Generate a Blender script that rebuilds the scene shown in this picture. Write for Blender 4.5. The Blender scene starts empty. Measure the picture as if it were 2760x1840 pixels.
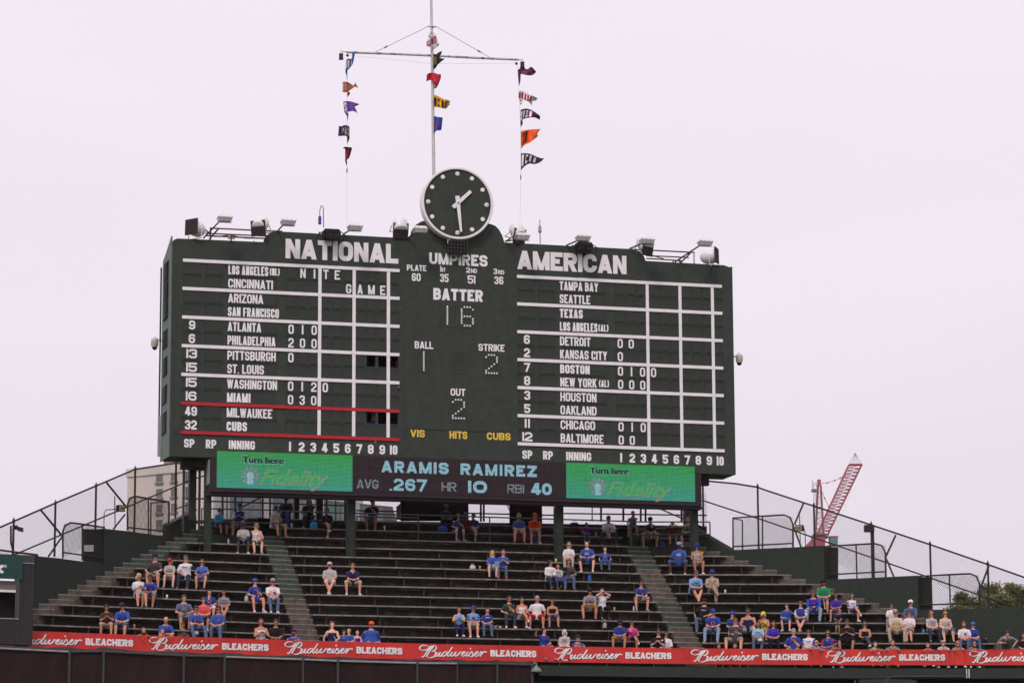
import bpy, bmesh, math, random
from mathutils import Vector, Matrix
random.seed(7)
S = bpy.context.scene
COL = S.collection

# ------------------------------------------------------------------ camera
F_PX, PITCH, ROLL = 8605.07, 0.175064562, -0.0046450246
HAZE_D = .00007
CAM = Vector((0, 0, 1.5))
cd = bpy.data.cameras.new('camera'); cam = bpy.data.objects.new('camera', cd); COL.objects.link(cam)
cd.sensor_fit = 'HORIZONTAL'; cd.sensor_width = 36.0; cd.lens = 36.0*F_PX/2760.0
cd.clip_start = 1.0; cd.clip_end = 6000.0
cam.matrix_world = Matrix.Translation(CAM) @ Matrix.Rotation(math.pi/2+PITCH, 4, 'X') @ Matrix.Rotation(ROLL, 4, 'Z')
S.camera = cam

# ------------------------------------------------------------------ sky and sun (bright overcast)
SUN_EL, SUN_AZ, SUN_STR = math.radians(44), math.radians(-162), 1.5
W = bpy.data.worlds.new('World'); S.world = W; W.use_nodes = True
nt = W.node_tree; nt.nodes.clear()
out = nt.nodes.new('ShaderNodeOutputWorld'); bg1 = nt.nodes.new('ShaderNodeBackground'); bg2 = nt.nodes.new('ShaderNodeBackground')
sky = nt.nodes.new('ShaderNodeTexSky'); sky.sky_type = 'NISHITA'; sky.sun_disc = False
sky.sun_elevation = SUN_EL; sky.sun_rotation = SUN_AZ
nt.links.new(sky.outputs[0], bg1.inputs[0]); bg1.inputs[1].default_value = 0.05
tc = nt.nodes.new('ShaderNodeTexCoord'); mp = nt.nodes.new('ShaderNodeMapping'); mp.inputs['Scale'].default_value = (1.2, 1.2, 4.0)
nz = nt.nodes.new('ShaderNodeTexNoise'); nz.inputs['Scale'].default_value = 2.2; nz.inputs['Detail'].default_value = 3.0
cr = nt.nodes.new('ShaderNodeValToRGB')
cr.color_ramp.elements[0].position = 0.3; cr.color_ramp.elements[0].color = (0.785, 0.72, 0.805, 1)
cr.color_ramp.elements[1].position = 0.7; cr.color_ramp.elements[1].color = (0.87, 0.79, 0.88, 1)
nt.links.new(tc.outputs['Generated'], mp.inputs[0]); nt.links.new(mp.outputs[0], nz.inputs[0]); nt.links.new(nz.outputs[0], cr.inputs[0])
# overcast: a little brighter towards the zenith
sz = nt.nodes.new('ShaderNodeSeparateXYZ'); mr = nt.nodes.new('ShaderNodeMapRange'); mr.inputs['From Min'].default_value = 0.0; mr.inputs['From Max'].default_value = 0.35; mr.inputs['To Min'].default_value = 0.86; mr.inputs['To Max'].default_value = 1.12
ml = nt.nodes.new('ShaderNodeVectorMath'); ml.operation = 'SCALE'
nt.links.new(tc.outputs['Generated'], sz.inputs[0]); nt.links.new(sz.outputs[2], mr.inputs['Value']); nt.links.new(cr.outputs[0], ml.inputs[0]); nt.links.new(mr.outputs[0], ml.inputs['Scale'])
nt.links.new(ml.outputs[0], bg2.inputs[0]); bg2.inputs[1].default_value = 1.155
mx = nt.nodes.new('ShaderNodeMixShader'); mx.inputs[0].default_value = 0.9
nt.links.new(bg1.outputs[0], mx.inputs[1]); nt.links.new(bg2.outputs[0], mx.inputs[2]); nt.links.new(mx.outputs[0], out.inputs[0])
sl = bpy.data.lights.new('sun', 'SUN'); sl.energy = SUN_STR; sl.angle = math.radians(14); sl.color = (1.0, 0.91, 0.88)
so = bpy.data.objects.new('sun', sl); COL.objects.link(so)
# SUN_AZ measured clockwise from +Y: light stands on the camera side, to the left
sd = Vector((math.sin(SUN_AZ)*math.cos(SUN_EL), math.cos(SUN_AZ)*math.cos(SUN_EL), math.sin(SUN_EL)))
so.rotation_euler = sd.to_track_quat('Z', 'Y').to_euler(); so.location = (0, 0, 60)
S.view_settings.view_transform = 'Standard'; S.view_settings.look = 'None'; S.view_settings.exposure = 0.0
S.view_settings.gamma = 1.0; S.view_settings.use_curve_mapping = False
S.cycles.max_bounces = 6; S.cycles.volume_bounces = 0; S.cycles.transparent_max_bounces = 8

# ------------------------------------------------------------------ pixel <-> place
_R = cam.matrix_world.to_3x3()
def ray(x, y): return (_R @ Vector((x-1380.0, -(y-920.0), -F_PX)))
def at_z(x, y, z): d = ray(x, y); return CAM + d*((z-CAM.z)/d.z)
def at_Y(x, y, Y): d = ray(x, y); return CAM + d*((Y-CAM.y)/d.y)
def at_plane(x, y, P, n): d = ray(x, y); return CAM + d*(((P-CAM).dot(n))/d.dot(n))
def on_line(x, y, A, B):
    A = Vector((A[0], A[1], 0)); B = Vector((B[0], B[1], 0)); t = B-A; return at_plane(x, y, A, Vector((t.y, -t.x, 0)))
def to_px(P):
    q = _R.transposed() @ (Vector(P)-CAM); return 1380+F_PX*q.x/(-q.z), 920-F_PX*q.y/(-q.z)
ZK = 0.340136
def z1(x, y): return (400+x*ZK, 400+y*ZK)
def z2(x, y): return (1200+x*ZK, 400+y*ZK)
def z3(x, y): return (400+x*ZK, 850+y*ZK)
def z4(x, y): return (1200+x*ZK, 850+y*ZK)
def r2(x, y): return (x*.40816, 1200+y*.40816)
def r3(x, y): return (500+x*.34443, 1300+y*.34443)
def r4(x, y): return (1000+x*.34443, 1300+y*.34443)
def r5(x, y): return (1500+x*.34443, 1300+y*.34443)
def r6(x, y): return (2060+x*.40816, 1200+y*.40816)
def f7(x, y): return (860+x*.30608, y*.30608)

# ------------------------------------------------------------------ materials
_M = {}
def mat(name, col, rough=0.7, var=0.12, scale=3.0, bump=0.0, metal=0.0, col2=None, spec=0.3, vec='Object', stretch=(1, 1, 1), lo=.35, hi=.65, emit=None, detail=6.0, coat=0.0):
    if name in _M: return _M[name]
    m = bpy.data.materials.new(name); m.use_nodes = True; n = m.node_tree; b = n.nodes['Principled BSDF']
    tc = n.nodes.new('ShaderNodeTexCoord'); mp = n.nodes.new('ShaderNodeMapping'); mp.inputs['Scale'].default_value = stretch
    nz = n.nodes.new('ShaderNodeTexNoise'); nz.inputs['Scale'].default_value = scale; nz.inputs['Detail'].default_value = detail; nz.inputs['Roughness'].default_value = .65
    cr = n.nodes.new('ShaderNodeValToRGB'); c = Vector(col[:3])
    c2 = Vector(col2) if col2 else c*(1+var); c1 = c if col2 else c*(1-var)
    cr.color_ramp.elements[0].position = lo; cr.color_ramp.elements[0].color = (*c1, 1)
    cr.color_ramp.elements[1].position = hi; cr.color_ramp.elements[1].color = (*c2, 1)
    n.links.new(tc.outputs[vec], mp.inputs[0]); n.links.new(mp.outputs[0], nz.inputs[0]); n.links.new(nz.outputs[0], cr.inputs[0]); n.links.new(cr.outputs[0], b.inputs['Base Color'])
    b.inputs['Roughness'].default_value = rough; b.inputs['Metallic'].default_value = metal; b.inputs['Specular IOR Level'].default_value = spec
    if bump:
        bp = n.nodes.new('ShaderNodeBump'); bp.inputs['Strength'].default_value = bump; bp.inputs['Distance'].default_value = .02
        n.links.new(nz.outputs[0], bp.inputs['Height']); n.links.new(bp.outputs[0], b.inputs['Normal'])
    if emit:
        b.inputs['Emission Strength'].default_value = emit; n.links.new(cr.outputs[0], b.inputs['Emission Color'])
    _M[name] = m; return m
def two_noise(name, base, spots, streaks, rough=.8, s1=1.2, s2=9.0):
    """painted concrete: a base paint, worn patches and fine vertical streaks"""
    m = mat(name, base, rough, .15, s2, bump=.25); n = m.node_tree; b = n.nodes['Principled BSDF']
    src = b.inputs['Base Color'].links[0].from_socket
    g = n.nodes.new('ShaderNodeNewGeometry')
    last = src
    for c, sc, st, lo, hi in ((spots, s1, (1, 1, 2.2), .52, .72), (streaks, 2.4, (1.5, 1.5, .35), .5, .75)):
        mp = n.nodes.new('ShaderNodeMapping'); mp.inputs['Scale'].default_value = st
        nz = n.nodes.new('ShaderNodeTexNoise'); nz.inputs['Scale'].default_value = sc; nz.inputs['Detail'].default_value = 8; nz.inputs['Roughness'].default_value = .7
        cr = n.nodes.new('ShaderNodeValToRGB'); cr.color_ramp.elements[0].position = lo; cr.color_ramp.elements[1].position = hi
        mxx = n.nodes.new('ShaderNodeMixRGB'); mxx.inputs[2].default_value = (*c, 1)
        n.links.new(g.outputs['Position'], mp.inputs[0]); n.links.new(mp.outputs[0], nz.inputs[0]); n.links.new(nz.outputs[0], cr.inputs[0])
        n.links.new(cr.outputs[0], mxx.inputs[0]); n.links.new(last, mxx.inputs[1]); last = mxx.outputs[0]
    n.links.new(last, b.inputs['Base Color']); return m

GREEN = mat('board_green_paint', (.034, .043, .034), .75, .16, 1.3, .12)
GREEND = mat('panel_green_paint', (.031, .038, .031), .75, .14, 2.2, .12)
GREENL = mat('lit_side_green', (.115, .15, .125), .6, .15, 2.0, .1)  # board green, lightened: the light on the left wall is put into the colour
BENCHG = mat('bench_green_paint', (.10, .088, .076), .45, .3, 5.0, .2, spec=.5, col2=(.28, .245, .215))
IRON = mat('dark_iron', (.026, .019, .017), .55, .3, 12.0, .2)
PIPEG = mat('green_pipe_paint', (.035, .06, .045), .45, .2, 8.0, spec=.5)
PIPED = mat('dark_pipe_paint', (.032, .036, .032), .5, .25, 8.0, spec=.5)
RUST = mat('rusty_steel', (.10, .035, .025), .8, .4, 6.0, .3, col2=(.20, .09, .06))
WHITE = mat('white_lettering_paint', (.82, .775, .785), .6, .05, 4.0)
STRIPE = mat('white_stripe_paint', (.80, .755, .765), .6, .06, 3.0)
REDST = mat('red_stripe_paint', (.44, .018, .024), .6, .12, 3.0)
YELLOW = mat('yellow_lettering_paint', (.75, .50, .06), .6, .06, 4.0)
BLACK = mat('black_interior', (.008, .006, .006), .9, .2, 3.0)
LENS = mat('dark_lens_screen', (.045, .028, .028), .6, .2, 10.0)
GALV = mat('galvanised_steel', (.30, .29, .29), .45, .2, 6.0, metal=.3)
LAMPW = mat('white_enamel', (.72, .70, .69), .35, .05, 3.0, spec=.5)
LAMPG = mat('grey_lamp_glass', (.42, .41, .41), .25, .12, 6.0, spec=.6)
CREAM = mat('cream_plastic', (.55, .50, .43), .4, .05, 4.0)
CABINET = mat('black_cabinet', (.022, .012, .016), .6, .2, 4.0)
GREEN = two_noise('board_green_paint_worn', (.034, .043, .034), (.041, .050, .041), (.027, .034, .027), rough=.75, s1=.5, s2=3.0)
CONC = two_noise('worn_concrete', (.055, .05, .042), (.15, .125, .10), (.02, .02, .018))
CONCS = two_noise('step_concrete', (.10, .082, .066), (.22, .175, .14), (.035, .029, .024), s1=2.5)
CONCG = two_noise('green_painted_concrete', (.021, .0185, .0135), (.11, .085, .065), (.008, .006, .0045))
STEPG = two_noise('green_painted_step', (.048, .068, .053), (.10, .095, .08), (.03, .036, .03), s1=2.5)
WALLG = two_noise('green_painted_wall', (.023, .033, .025), (.019, .026, .020), (.028, .035, .028), s1=.8)

# ------------------------------------------------------------------ mesh builder
class MB:
    def __init__(s): s.v = []; s.f = []; s.mi = []; s.mats = []; s.cur = 0
    def m(s, material):
        if material not in s.mats: s.mats.append(material)
        s.cur = s.mats.index(material); return s
    def add(s, vs, fs):
        n = len(s.v); s.v += [Vector(v) for v in vs]; s.f += [tuple(n+i for i in f) for f in fs]; s.mi += [s.cur]*len(fs); return s
    def obox(s, o, a, b, c):
        o, a, b, c = Vector(o), Vector(a), Vector(b), Vector(c)
        vs = [o, o+a, o+a+b, o+b, o+c, o+a+c, o+a+b+c, o+b+c]
        fl = a.cross(b).dot(c) < 0
        fs = [(0, 3, 2, 1), (4, 5, 6, 7), (0, 1, 5, 4), (1, 2, 6, 5), (2, 3, 7, 6), (3, 0, 4, 7)]
        return s.add(vs, [f[::-1] for f in fs] if fl else fs)
    def box(s, x0, x1, y0, y1, z0, z1): return s.obox((x0, y0, z0), (x1-x0, 0, 0), (0, y1-y0, 0), (0, 0, z1-z0))
    def quad(s, a, b, c, d): return s.add([a, b, c, d], [(0, 1, 2, 3)])
    def poly(s, pts): return s.add(pts, [tuple(range(len(pts)))])
    def prism(s, pts, ext):
        ext = Vector(ext); n = len(pts); P = [Vector(p) for p in pts]
        fs = [tuple(range(n))[::-1], tuple(range(n, 2*n))] + [(i, (i+1) % n, n+(i+1) % n, n+i) for i in range(n)]
        return s.add(P+[p+ext for p in P], fs)
    def tube(s, pts, r, n=6, cap=True, r2=None):
        pts = [Vector(p) for p in pts]; N = len(pts); rings = []
        for i, p in enumerate(pts):
            d = (pts[min(i+1, N-1)]-pts[max(i-1, 0)]).normalized()
            if i == 0: u = d.orthogonal().normalized()
            else: u = (u-d*u.dot(d)).normalized()
            w = d.cross(u); rr = r if r2 is None else r+(r2-r)*i/(N-1)
            rings.append([p+(u*math.cos(2*math.pi*j/n)+w*math.sin(2*math.pi*j/n))*rr for j in range(n)])
        fs = []
        for i in range(N-1):
            for j in range(n): fs.append((i*n+j, i*n+(j+1) % n, (i+1)*n+(j+1) % n, (i+1)*n+j))
        if cap: fs += [tuple(range(n))[::-1], tuple(range((N-1)*n, N*n))]
        return s.add([q for rg in rings for q in rg], fs)
    def lathe(s, prof, o=(0, 0, 0), ax=(0, 0, 1), n=16):
        o = Vector(o); ax = Vector(ax).normalized(); u = ax.orthogonal().normalized(); w = ax.cross(u); vs = []
        for r, h in prof:
            for j in range(n): vs.append(o+ax*h+(u*math.cos(2*math.pi*j/n)+w*math.sin(2*math.pi*j/n))*max(r, 1e-4))
        fs = [(i*n+j, i*n+(j+1) % n, (i+1)*n+(j+1) % n, (i+1)*n+j) for i in range(len(prof)-1) for j in range(n)]
        fs += [tuple(range(n))[::-1], tuple(range((len(prof)-1)*n, len(prof)*n))]
        return s.add(vs, fs)
    def ball(s, c, r, n=8, k=5, sc=(1, 1, 1)):
        c = Vector(c); vs = [c+Vector((0, 0, -r*sc[2]))]
        for i in range(1, k):
            a = math.pi*i/k-math.pi/2
            for j in range(n): vs.append(c+Vector((math.cos(a)*math.cos(2*math.pi*j/n)*r*sc[0], math.cos(a)*math.sin(2*math.pi*j/n)*r*sc[1], math.sin(a)*r*sc[2])))
        vs.append(c+Vector((0, 0, r*sc[2]))); fs = [(0, 1+(j+1) % n, 1+j) for j in range(n)]
        for i in range(k-2):
            for j in range(n): fs.append((1+i*n+j, 1+i*n+(j+1) % n, 1+(i+1)*n+(j+1) % n, 1+(i+1)*n+j))
        L = len(vs)-1; fs += [(L, L-n+j, L-n+(j+1) % n) for j in range(n)]
        return s.add(vs, fs)
    def mesh(s, name, off=None, smooth=False):
        me = bpy.data.meshes.new(name); M = off
        vs = [(M @ v) if M else v for v in s.v]
        me.from_pydata([tuple(v) for v in vs], [], s.f)
        for mt in s.mats: me.materials.append(mt)
        me.polygons.foreach_set('material_index', s.mi)
        if smooth: me.polygons.foreach_set('use_smooth', [True]*len(me.polygons))
        me.update(); return me
def wmat(o):
    M = Matrix.LocRotScale(o.location, o.rotation_euler, o.scale)
    return wmat(o.parent) @ M if o.parent else M
def tag(o, label=None, cat=None, group=None, kind=None):
    for k, v in (('label', label), ('category', cat), ('group', group), ('kind', kind)):
        if v: o[k] = v
    return o
def empty(name, loc, rz=0, label=None, cat=None, group=None, kind=None):
    o = bpy.data.objects.new(name, None); o.empty_display_size = .2; COL.objects.link(o); o.location = loc; o.rotation_euler = (0, 0, rz)
    return tag(o, label, cat, group, kind)
def build(name, mb, parent=None, label=None, cat=None, group=None, kind=None, smooth=False, local=False, origin=None, me=None):
    """link the gathered shapes as ONE object. Shapes are in world coordinates unless local=True (then in the parent's)"""
    o = bpy.data.objects.new(name, None if me is None else me)
    if parent: o.parent = parent
    if me is None:
        if origin is None and not parent and not local:
            xs = [v for v in mb.v]; origin = Vector((sum(v.x for v in xs)/len(xs), sum(v.y for v in xs)/len(xs), min(v.z for v in xs)))
        if local: off = None
        else:
            if origin is not None and not parent: off = Matrix.Translation(-Vector(origin))
            else: off = wmat(parent).inverted() if parent else None
        me = mb.mesh(name, off, smooth)
        o2 = bpy.data.objects.new(name, me); bpy.data.objects.remove(o); o = o2
        if parent: o.parent = parent
        elif origin is not None: o.location = origin
    COL.objects.link(o); return tag(o, label, cat, group, kind)
def copy_tree(o, parent=None):
    c = o.copy(); COL.objects.link(c); c.parent = parent
    for ch in list(o.children): copy_tree(ch, c)
    return c

# ------------------------------------------------------------------ block gothic lettering
def fillet(pts, R, seg=5):
    out = []
    for i, p in enumerate(pts):
        P = Vector(p[:2])
        if len(p) > 2 and 0 < i < len(pts)-1:
            A = Vector(pts[i-1][:2])-P; B = Vector(pts[i+1][:2])-P
            r = min(R, A.length*.5 if len(pts[i-1]) > 2 else A.length, B.length*.5 if len(pts[i+1]) > 2 else B.length)
            a = P+A.normalized()*r; b = P+B.normalized()*r
            for k in range(seg+1):
                t = k/seg; out.append(a*(1-t)**2+P*2*t*(1-t)*.98+b*t*t+(a+b)*.5*.04*t*(1-t))
        else: out.append(P)
    q = [out[0]]
    for p in out[1:]:
        if (p-q[-1]).length > 1e-4: q.append(p)
    return q
def stroke(pts, t):
    n = len(pts); L = []; Rr = []
    for i, p in enumerate(pts):
        d1 = (p-pts[i-1]).normalized() if i else None; d2 = (pts[i+1]-p).normalized() if i < n-1 else None
        if d1 is None: d1 = d2
        if d2 is None: d2 = d1
        n1 = Vector((-d1.y, d1.x)); n2 = Vector((-d2.y, d2.x)); m = (n1+n2)
        if m.length < 1e-4: m = n1
        m.normalize(); k = min(1/max(m.dot(n1), .35), 2.0)
        L.append(p+m*t/2*k); Rr.append(p-m*t/2*k)
    return L, Rr
r_ = 1
RING = [(.5, 0), (0, 0, r_), (0, 1, r_), (1, 1, r_), (1, 0, r_), (.5, 0)]
GL = {
 'A': [('d', 0, 0, .5, 1), ('d', 1, 0, .5, 1), ('p', (.18, .2), (.82, .2))],
 'B': [('p', (0, -9), (0, 9)), ('p', (-9, 0), (1, 0, r_), (1, .52, r_), (0, .52)), ('p', (-9, 1), (.95, 1, r_), (.95, .52, r_), (0, .52))],
 'C': [('p', (1, .66), (1, 1, r_), (0, 1, r_), (0, 0, r_), (1, 0, r_), (1, .34))],
 'D': [('p', (0, -9), (0, 9)), ('p', (-9, 1), (1, 1, r_), (1, 0, r_), (-9, 0))],
 'E': [('p', (0, -9), (0, 9)), ('p', (0, 0), (9, 0)), ('p', (0, .52), (.9, .52)), ('p', (0, 1), (9, 1))],
 'F': [('p', (0, -9), (0, 9)), ('p', (0, .5), (.9, .5)), ('p', (0, 1), (9, 1))],
 'G': [('p', (1, .68), (1, 1, r_), (0, 1, r_), (0, 0, r_), (1, 0, r_), (1, .42), (.5, .42))],
 'H': [('p', (0, -9), (0, 9)), ('p', (1, -9), (1, 9)), ('p', (0, .5), (1, .5))],
 'I': [('p', (0, -9), (0, 9))], '1': [('p', (0, -9), (0, 9))],
 'J': [('p', (1, 9), (1, 0, r_), (0, 0, r_), (0, .3))],
 'K': [('p', (0, -9), (0, 9)), ('d', .05, .32, 1, 1), ('d', .35, .62, 1, 0)],
 'L': [('p', (0, -9), (0, 9)), ('p', (0, 0), (9, 0))],
 'M': [('p', (0, -9), (0, 9)), ('p', (1, -9), (1, 9)), ('d', .02, 1, .5, 0), ('d', .98, 1, .5, 0)],
 'N': [('p', (0, -9), (0, 9)), ('p', (1, -9), (1, 9)), ('d', .04, 1, .96, 0)],
 'O': [('p', *RING)], '0': [('p', *RING)],
 'P': [('p', (0, -9), (0, 9)), ('p', (-9, 1), (1, 1, r_), (1, .42, r_), (0, .42))],
 'R': [('p', (0, -9), (0, 9)), ('p', (-9, 1), (1, 1, r_), (1, .48, r_), (0, .48)), ('d', .5, .48, 1, 0)],
 'S': [('p', (1, .7), (1, 1, r_), (0, 1, r_), (0, .52, r_), (1, .48, r_), (1, 0, r_), (0, 0, r_), (0, .3))],
 'T': [('p', (.5, -9), (.5, 9)), ('p', (-9, 1), (9, 1))],
 'U': [('p', (0, 9), (0, 0, r_), (1, 0, r_), (1, 9))],
 'V': [('d', 0, 1, .5, 0), ('d', 1, 1, .5, 0)],
 'W': [('d', 0, 1, .25, 0), ('d', .5, 1, .25, 0), ('d', .5, 1, .75, 0), ('d', 1, 1, .75, 0)],
 'X': [('d', 0, 0, 1, 1), ('d', 0, 1, 1, 0)],
 'Y': [('d', 0, 1, .5, .42), ('d', 1, 1, .5, .42), ('p', (.5, -9), (.5, .5))],
 'Z': [('p', (-9, 1), (9, 1)), ('p', (-9, 0), (9, 0)), ('d', .05, .05, .95, .95)],
 '2': [('p', (0, .7), (0, 1, r_), (1, 1, r_), (1, .6), (0, .12), (0, 0)), ('p', (-9, 0), (9, 0))],
 '3': [('p', (0, .74), (0, 1, r_), (1, 1, r_), (1, .52, r_), (.35, .52)), ('p', (.35, .52), (1, .52, r_), (1, 0, r_), (0, 0, r_), (0, .26))],
 '4': [('p', (.72, -9), (.72, 9)), ('d', .0, .22, .62, 1), ('p', (-9, .22), (9, .22))],
 '5': [('p', (9, 1), (0, 1), (0, .56), (1, .6, r_), (1, 0, r_), (0, 0, r_), (0, .24))],
 '6': [('p', (1, .74), (1, 1, r_), (0, 1, r_), (0, 0, r_), (1, 0, r_), (1, .56, r_), (0, .56))],
 '7': [('p', (-9, 1), (1, 1), (.3, -9))],
 '8': [('p', (.5, .52), (0, .52, r_), (0, 1, r_), (1, 1, r_), (1, .52, r_), (.5, .52)), ('p', (.5, 0), (0, 0, r_), (0, .52, r_), (1, .52, r_), (1, 0, r_), (.5, 0))],
 '9': [('p', (0, .26), (0, 0, r_), (1, 0, r_), (1, 1, r_), (0, 1, r_), (0, .44, r_), (1, .44))],
 '(': [('p', (1, 9), (0, .7), (0, .3), (1, -9))], ')': [('p', (0, 9), (1, .7), (1, .3), (0, -9))],
 '.': [('p', (0, -9), (0, .02))], '-': [('p', (-9, .5), (9, .5))],
}
WID = {'I': 0, '1': 0, '.': 0, 'M': 1.35, 'W': 1.5, 'E': .85, 'F': .82, 'L': .8, 'T': .95, '(': .4, ')': .4, ' ': .35, 'A': 1.12, 'V': 1.1, 'Y': 1.1, '-': .5}
def block_text(mb, s, x0, x1, y0, y1, fn, t=.21, gap=.34, depth=.0006):
    """fill the box x0..x1, y0..y1 with the words; fn(x, y, lift) places a point"""
    H = y1-y0; T = t*H
    # unit: free width U per letter = WID*U + T
    tot = 0; fix = 0
    for i, c in enumerate(s):
        g = (i < len(s)-1)
        if c == ' ': tot += .42; fix += .7*T
        else: tot += WID.get(c, 1.0) if WID.get(c, 1.0) > 0 else 0; fix += T
        if g: fix += gap*T if c != ' ' else 0
    U = ((x1-x0)-fix)/tot if tot else 0; x = x0
    if tot == 0: x = (x0+x1)/2-fix/2
    k = 0
    for i, c in enumerate(s):
        if c == ' ': x += .42*U+.7*T; continue
        w = T+WID.get(c, 1.0)*U; WW, HH = w-T, H-T
        def mx(v): return 0 if v <= -9 else (w if v >= 9 else T/2+v*WW)
        def my(v): return 0 if v <= -9 else (H if v >= 9 else T/2+v*HH)
        for st in GL.get(c, []):
            k += 1; lift = depth*(k % 4)
            if st[0] == 'p':
                pts = fillet([(mx(p[0]), my(p[1]), *p[2:]) for p in st[1:]], max(WW*.62, T*.6))
                A, B = stroke(pts, T)
            else:
                _, ax, ay, bx, by = st; ay2 = 0 if ay == 0 else (H if ay == 1 else my(ay)); by2 = 0 if by == 0 else (H if by == 1 else my(by))
                dx0 = (bx-ax)*WW; dy0 = by2-ay2; hw = T*min(math.hypot(dx0, dy0)/abs(dy0), 1.5)*(.88 if c in 'MNW' else 1)
                cx = lambda v: hw/2+v*(w-hw)
                A = [Vector((cx(ax)-hw/2, ay2)), Vector((cx(bx)-hw/2, by2))]; B = [Vector((cx(ax)+hw/2, ay2)), Vector((cx(bx)+hw/2, by2))]
            vs = [fn(x+p.x, y0+p.y, lift) for p in A]+[fn(x+p.x, y0+p.y, lift) for p in B]; n = len(A)
            mb.add(vs, [(j, j+1, n+j+1, n+j) for j in range(n-1)])
        x += w+gap*T
    return mb

# ------------------------------------------------------------------ chain link wires
def clip_poly(p, q, poly):
    """clip segment p-q (2D) to a convex counter-clockwise polygon"""
    t0, t1 = 0.0, 1.0; d = q-p
    for i in range(len(poly)):
        a = poly[i]; b = poly[(i+1) % len(poly)]; n = Vector((-(b.y-a.y), b.x-a.x)); den = n.dot(d); num = n.dot(a-p)
        if abs(den) < 1e-9:
            if num > 0: return None
        elif den > 0: t0 = max(t0, num/den)
        else: t1 = min(t1, num/den)
    return (p+d*t0, p+d*t1) if t1-t0 > 1e-3 else None
def chain_link(mb, corners, pitch=.10, r=.0035, mesh_mat=None):
    """corners: 3D quad in a vertical plane, ordered counter-clockwise seen from the front"""
    o = corners[0]; ax = Vector((corners[1]-corners[0])); ax.z = 0; ax.normalize(); nrm = Vector((ax.y, -ax.x, 0))
    P = [Vector(((c-o).dot(ax), c.z-o.z)) for c in corners]
    xs = [p.x for p in P]; ys = [p.y for p in P]; x0, x1, y0, y1 = min(xs), max(xs), min(ys), max(ys)
    sl = 1.15; side = 0
    for sg in (1, -1):
        c = x0-(y1-y0)/sl-pitch; side += 1
        while c < x1+(y1-y0)/sl+pitch:
            a = Vector((c, y0)); b = Vector((c+sg*(y1-y0)/sl, y1)); k = clip_poly(a, b, P)
            if k:
                A = o+ax*k[0].x+Vector((0, 0, k[0].y))+nrm*r*side; B = o+ax*k[1].x+Vector((0, 0, k[1].y))+nrm*r*side
                d = (B-A).normalized(); w = d.cross(nrm).normalized()
                mb.add([A+w*r, A-w*r, A+nrm*r*1.4, B+w*r, B-w*r, B+nrm*r*1.4], [(0, 2, 5, 3), (2, 1, 4, 5), (1, 0, 3, 4)])
            c += pitch
    return mb
# ================================================================== SCOREBOARD
PSI = 0.267880818
BO = Vector((-2.3992, 124.7111, 21.9202+1.5)); BU = Vector((math.cos(PSI), math.sin(PSI), 0)); BN = Vector((math.sin(PSI), -math.cos(PSI), 0))
def BW(u, v, w=0.0): return BO+BU*u+BN*w+Vector((0, 0, v))
def uv(p, w=0.0):
    P = at_plane(p[0], p[1], BO+BN*w, BN)-BO; return P.dot(BU), P.z
# local frame of things standing on the board: x = BU, y = -BN, z = up
def bl(u, v, w=0.0): return Vector((u, -w, v))
VL = [2.900, 1.782, .654, -.475, -1.602, -2.728, -3.857]      # heights of the long stripes
UL0, UL1, UR0, UR1 = -10.79, -2.13, 2.70, 11.355
BOT = -4.80
sb = empty('scoreboard', BO, PSI, 'huge dark green hand-operated scoreboard with white stripes, city names and inning panels above the bleachers', 'scoreboard')

# outline of the face (u, v), traced once on the board's own plane
def U_(p): return uv(p)
top = [z1(182, 790), z1(184, 755), z1(200, 725), z1(228, 713), z1(915, 742), z1(922, 712), z1(940, 685), z1(975, 664), z1(1010, 657), z1(2060, 712),
       z1(2080, 690), z1(2090, 650), z1(2120, 605), z1(2160, 580), z1(2200, 570)]
rt = [z2(355, 597), z2(395, 612), z2(425, 640), z2(452, 690), z2(470, 745), z2(1450, 796), z2(1510, 805), z2(1550, 825), z2(1575, 855), z2(1588, 890), z2(2210, 925), z2(2250, 940), z2(2275, 936)]
TOP = [Vector(U_(p)) for p in top]+[Vector(U_(p)) for p in rt]
UE0, UE1 = -11.19, 11.83
TOP[0].x = UE0; TOP[-1].x = UE1
# openings without a panel (a missing number plate): rows 6 and 10 of the left half, innings 8, 9, 10
def inn_u(side, i):      # centre of inning column i = 1..10
    if side == 'L': a = uv(z3(1128, 335))[0]; b = uv(z3(1945, 360))[0]
    else: a = uv(z4(1385, 220))[0]; b = uv(z4(2165, 250))[0]
    return a+(b-a)*(i-1)/9
ROWV = []
for i in range(6):
    h = VL[i]-VL[i+1]; ROWV += [VL[i]-h*.262, VL[i]-h*.735]
PH, PW = .45, .345
OPEN = [('L', 6, 8), ('L', 6, 9), ('L', 6, 10), ('L', 10, 8), ('L', 10, 9), ('L', 10, 10)]
face = MB().m(GREEN)
ub = sorted({UE0, UE1}); holes = []
for (sd_, r, i) in OPEN:
    u = inn_u(sd_, i); holes.append((u-PW/2, u+PW/2, ROWV[r]-PH/2, ROWV[r]+PH/2))
us = [UE0]+sorted({h[0] for h in holes} | {h[1] for h in holes})+[UE1]
VT = 2.95
vs_ = [BOT]+sorted({h[2] for h in holes} | {h[3] for h in holes})+[VT]
for a, b in zip(us[:-1], us[1:]):
    for c, d in zip(vs_[:-1], vs_[1:]):
        if any(abs(a-h[0]) < 1e-4 and abs(c-h[2]) < 1e-4 for h in holes): continue
        face.quad(bl(a, c), bl(b, c), bl(b, d), bl(a, d))
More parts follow.
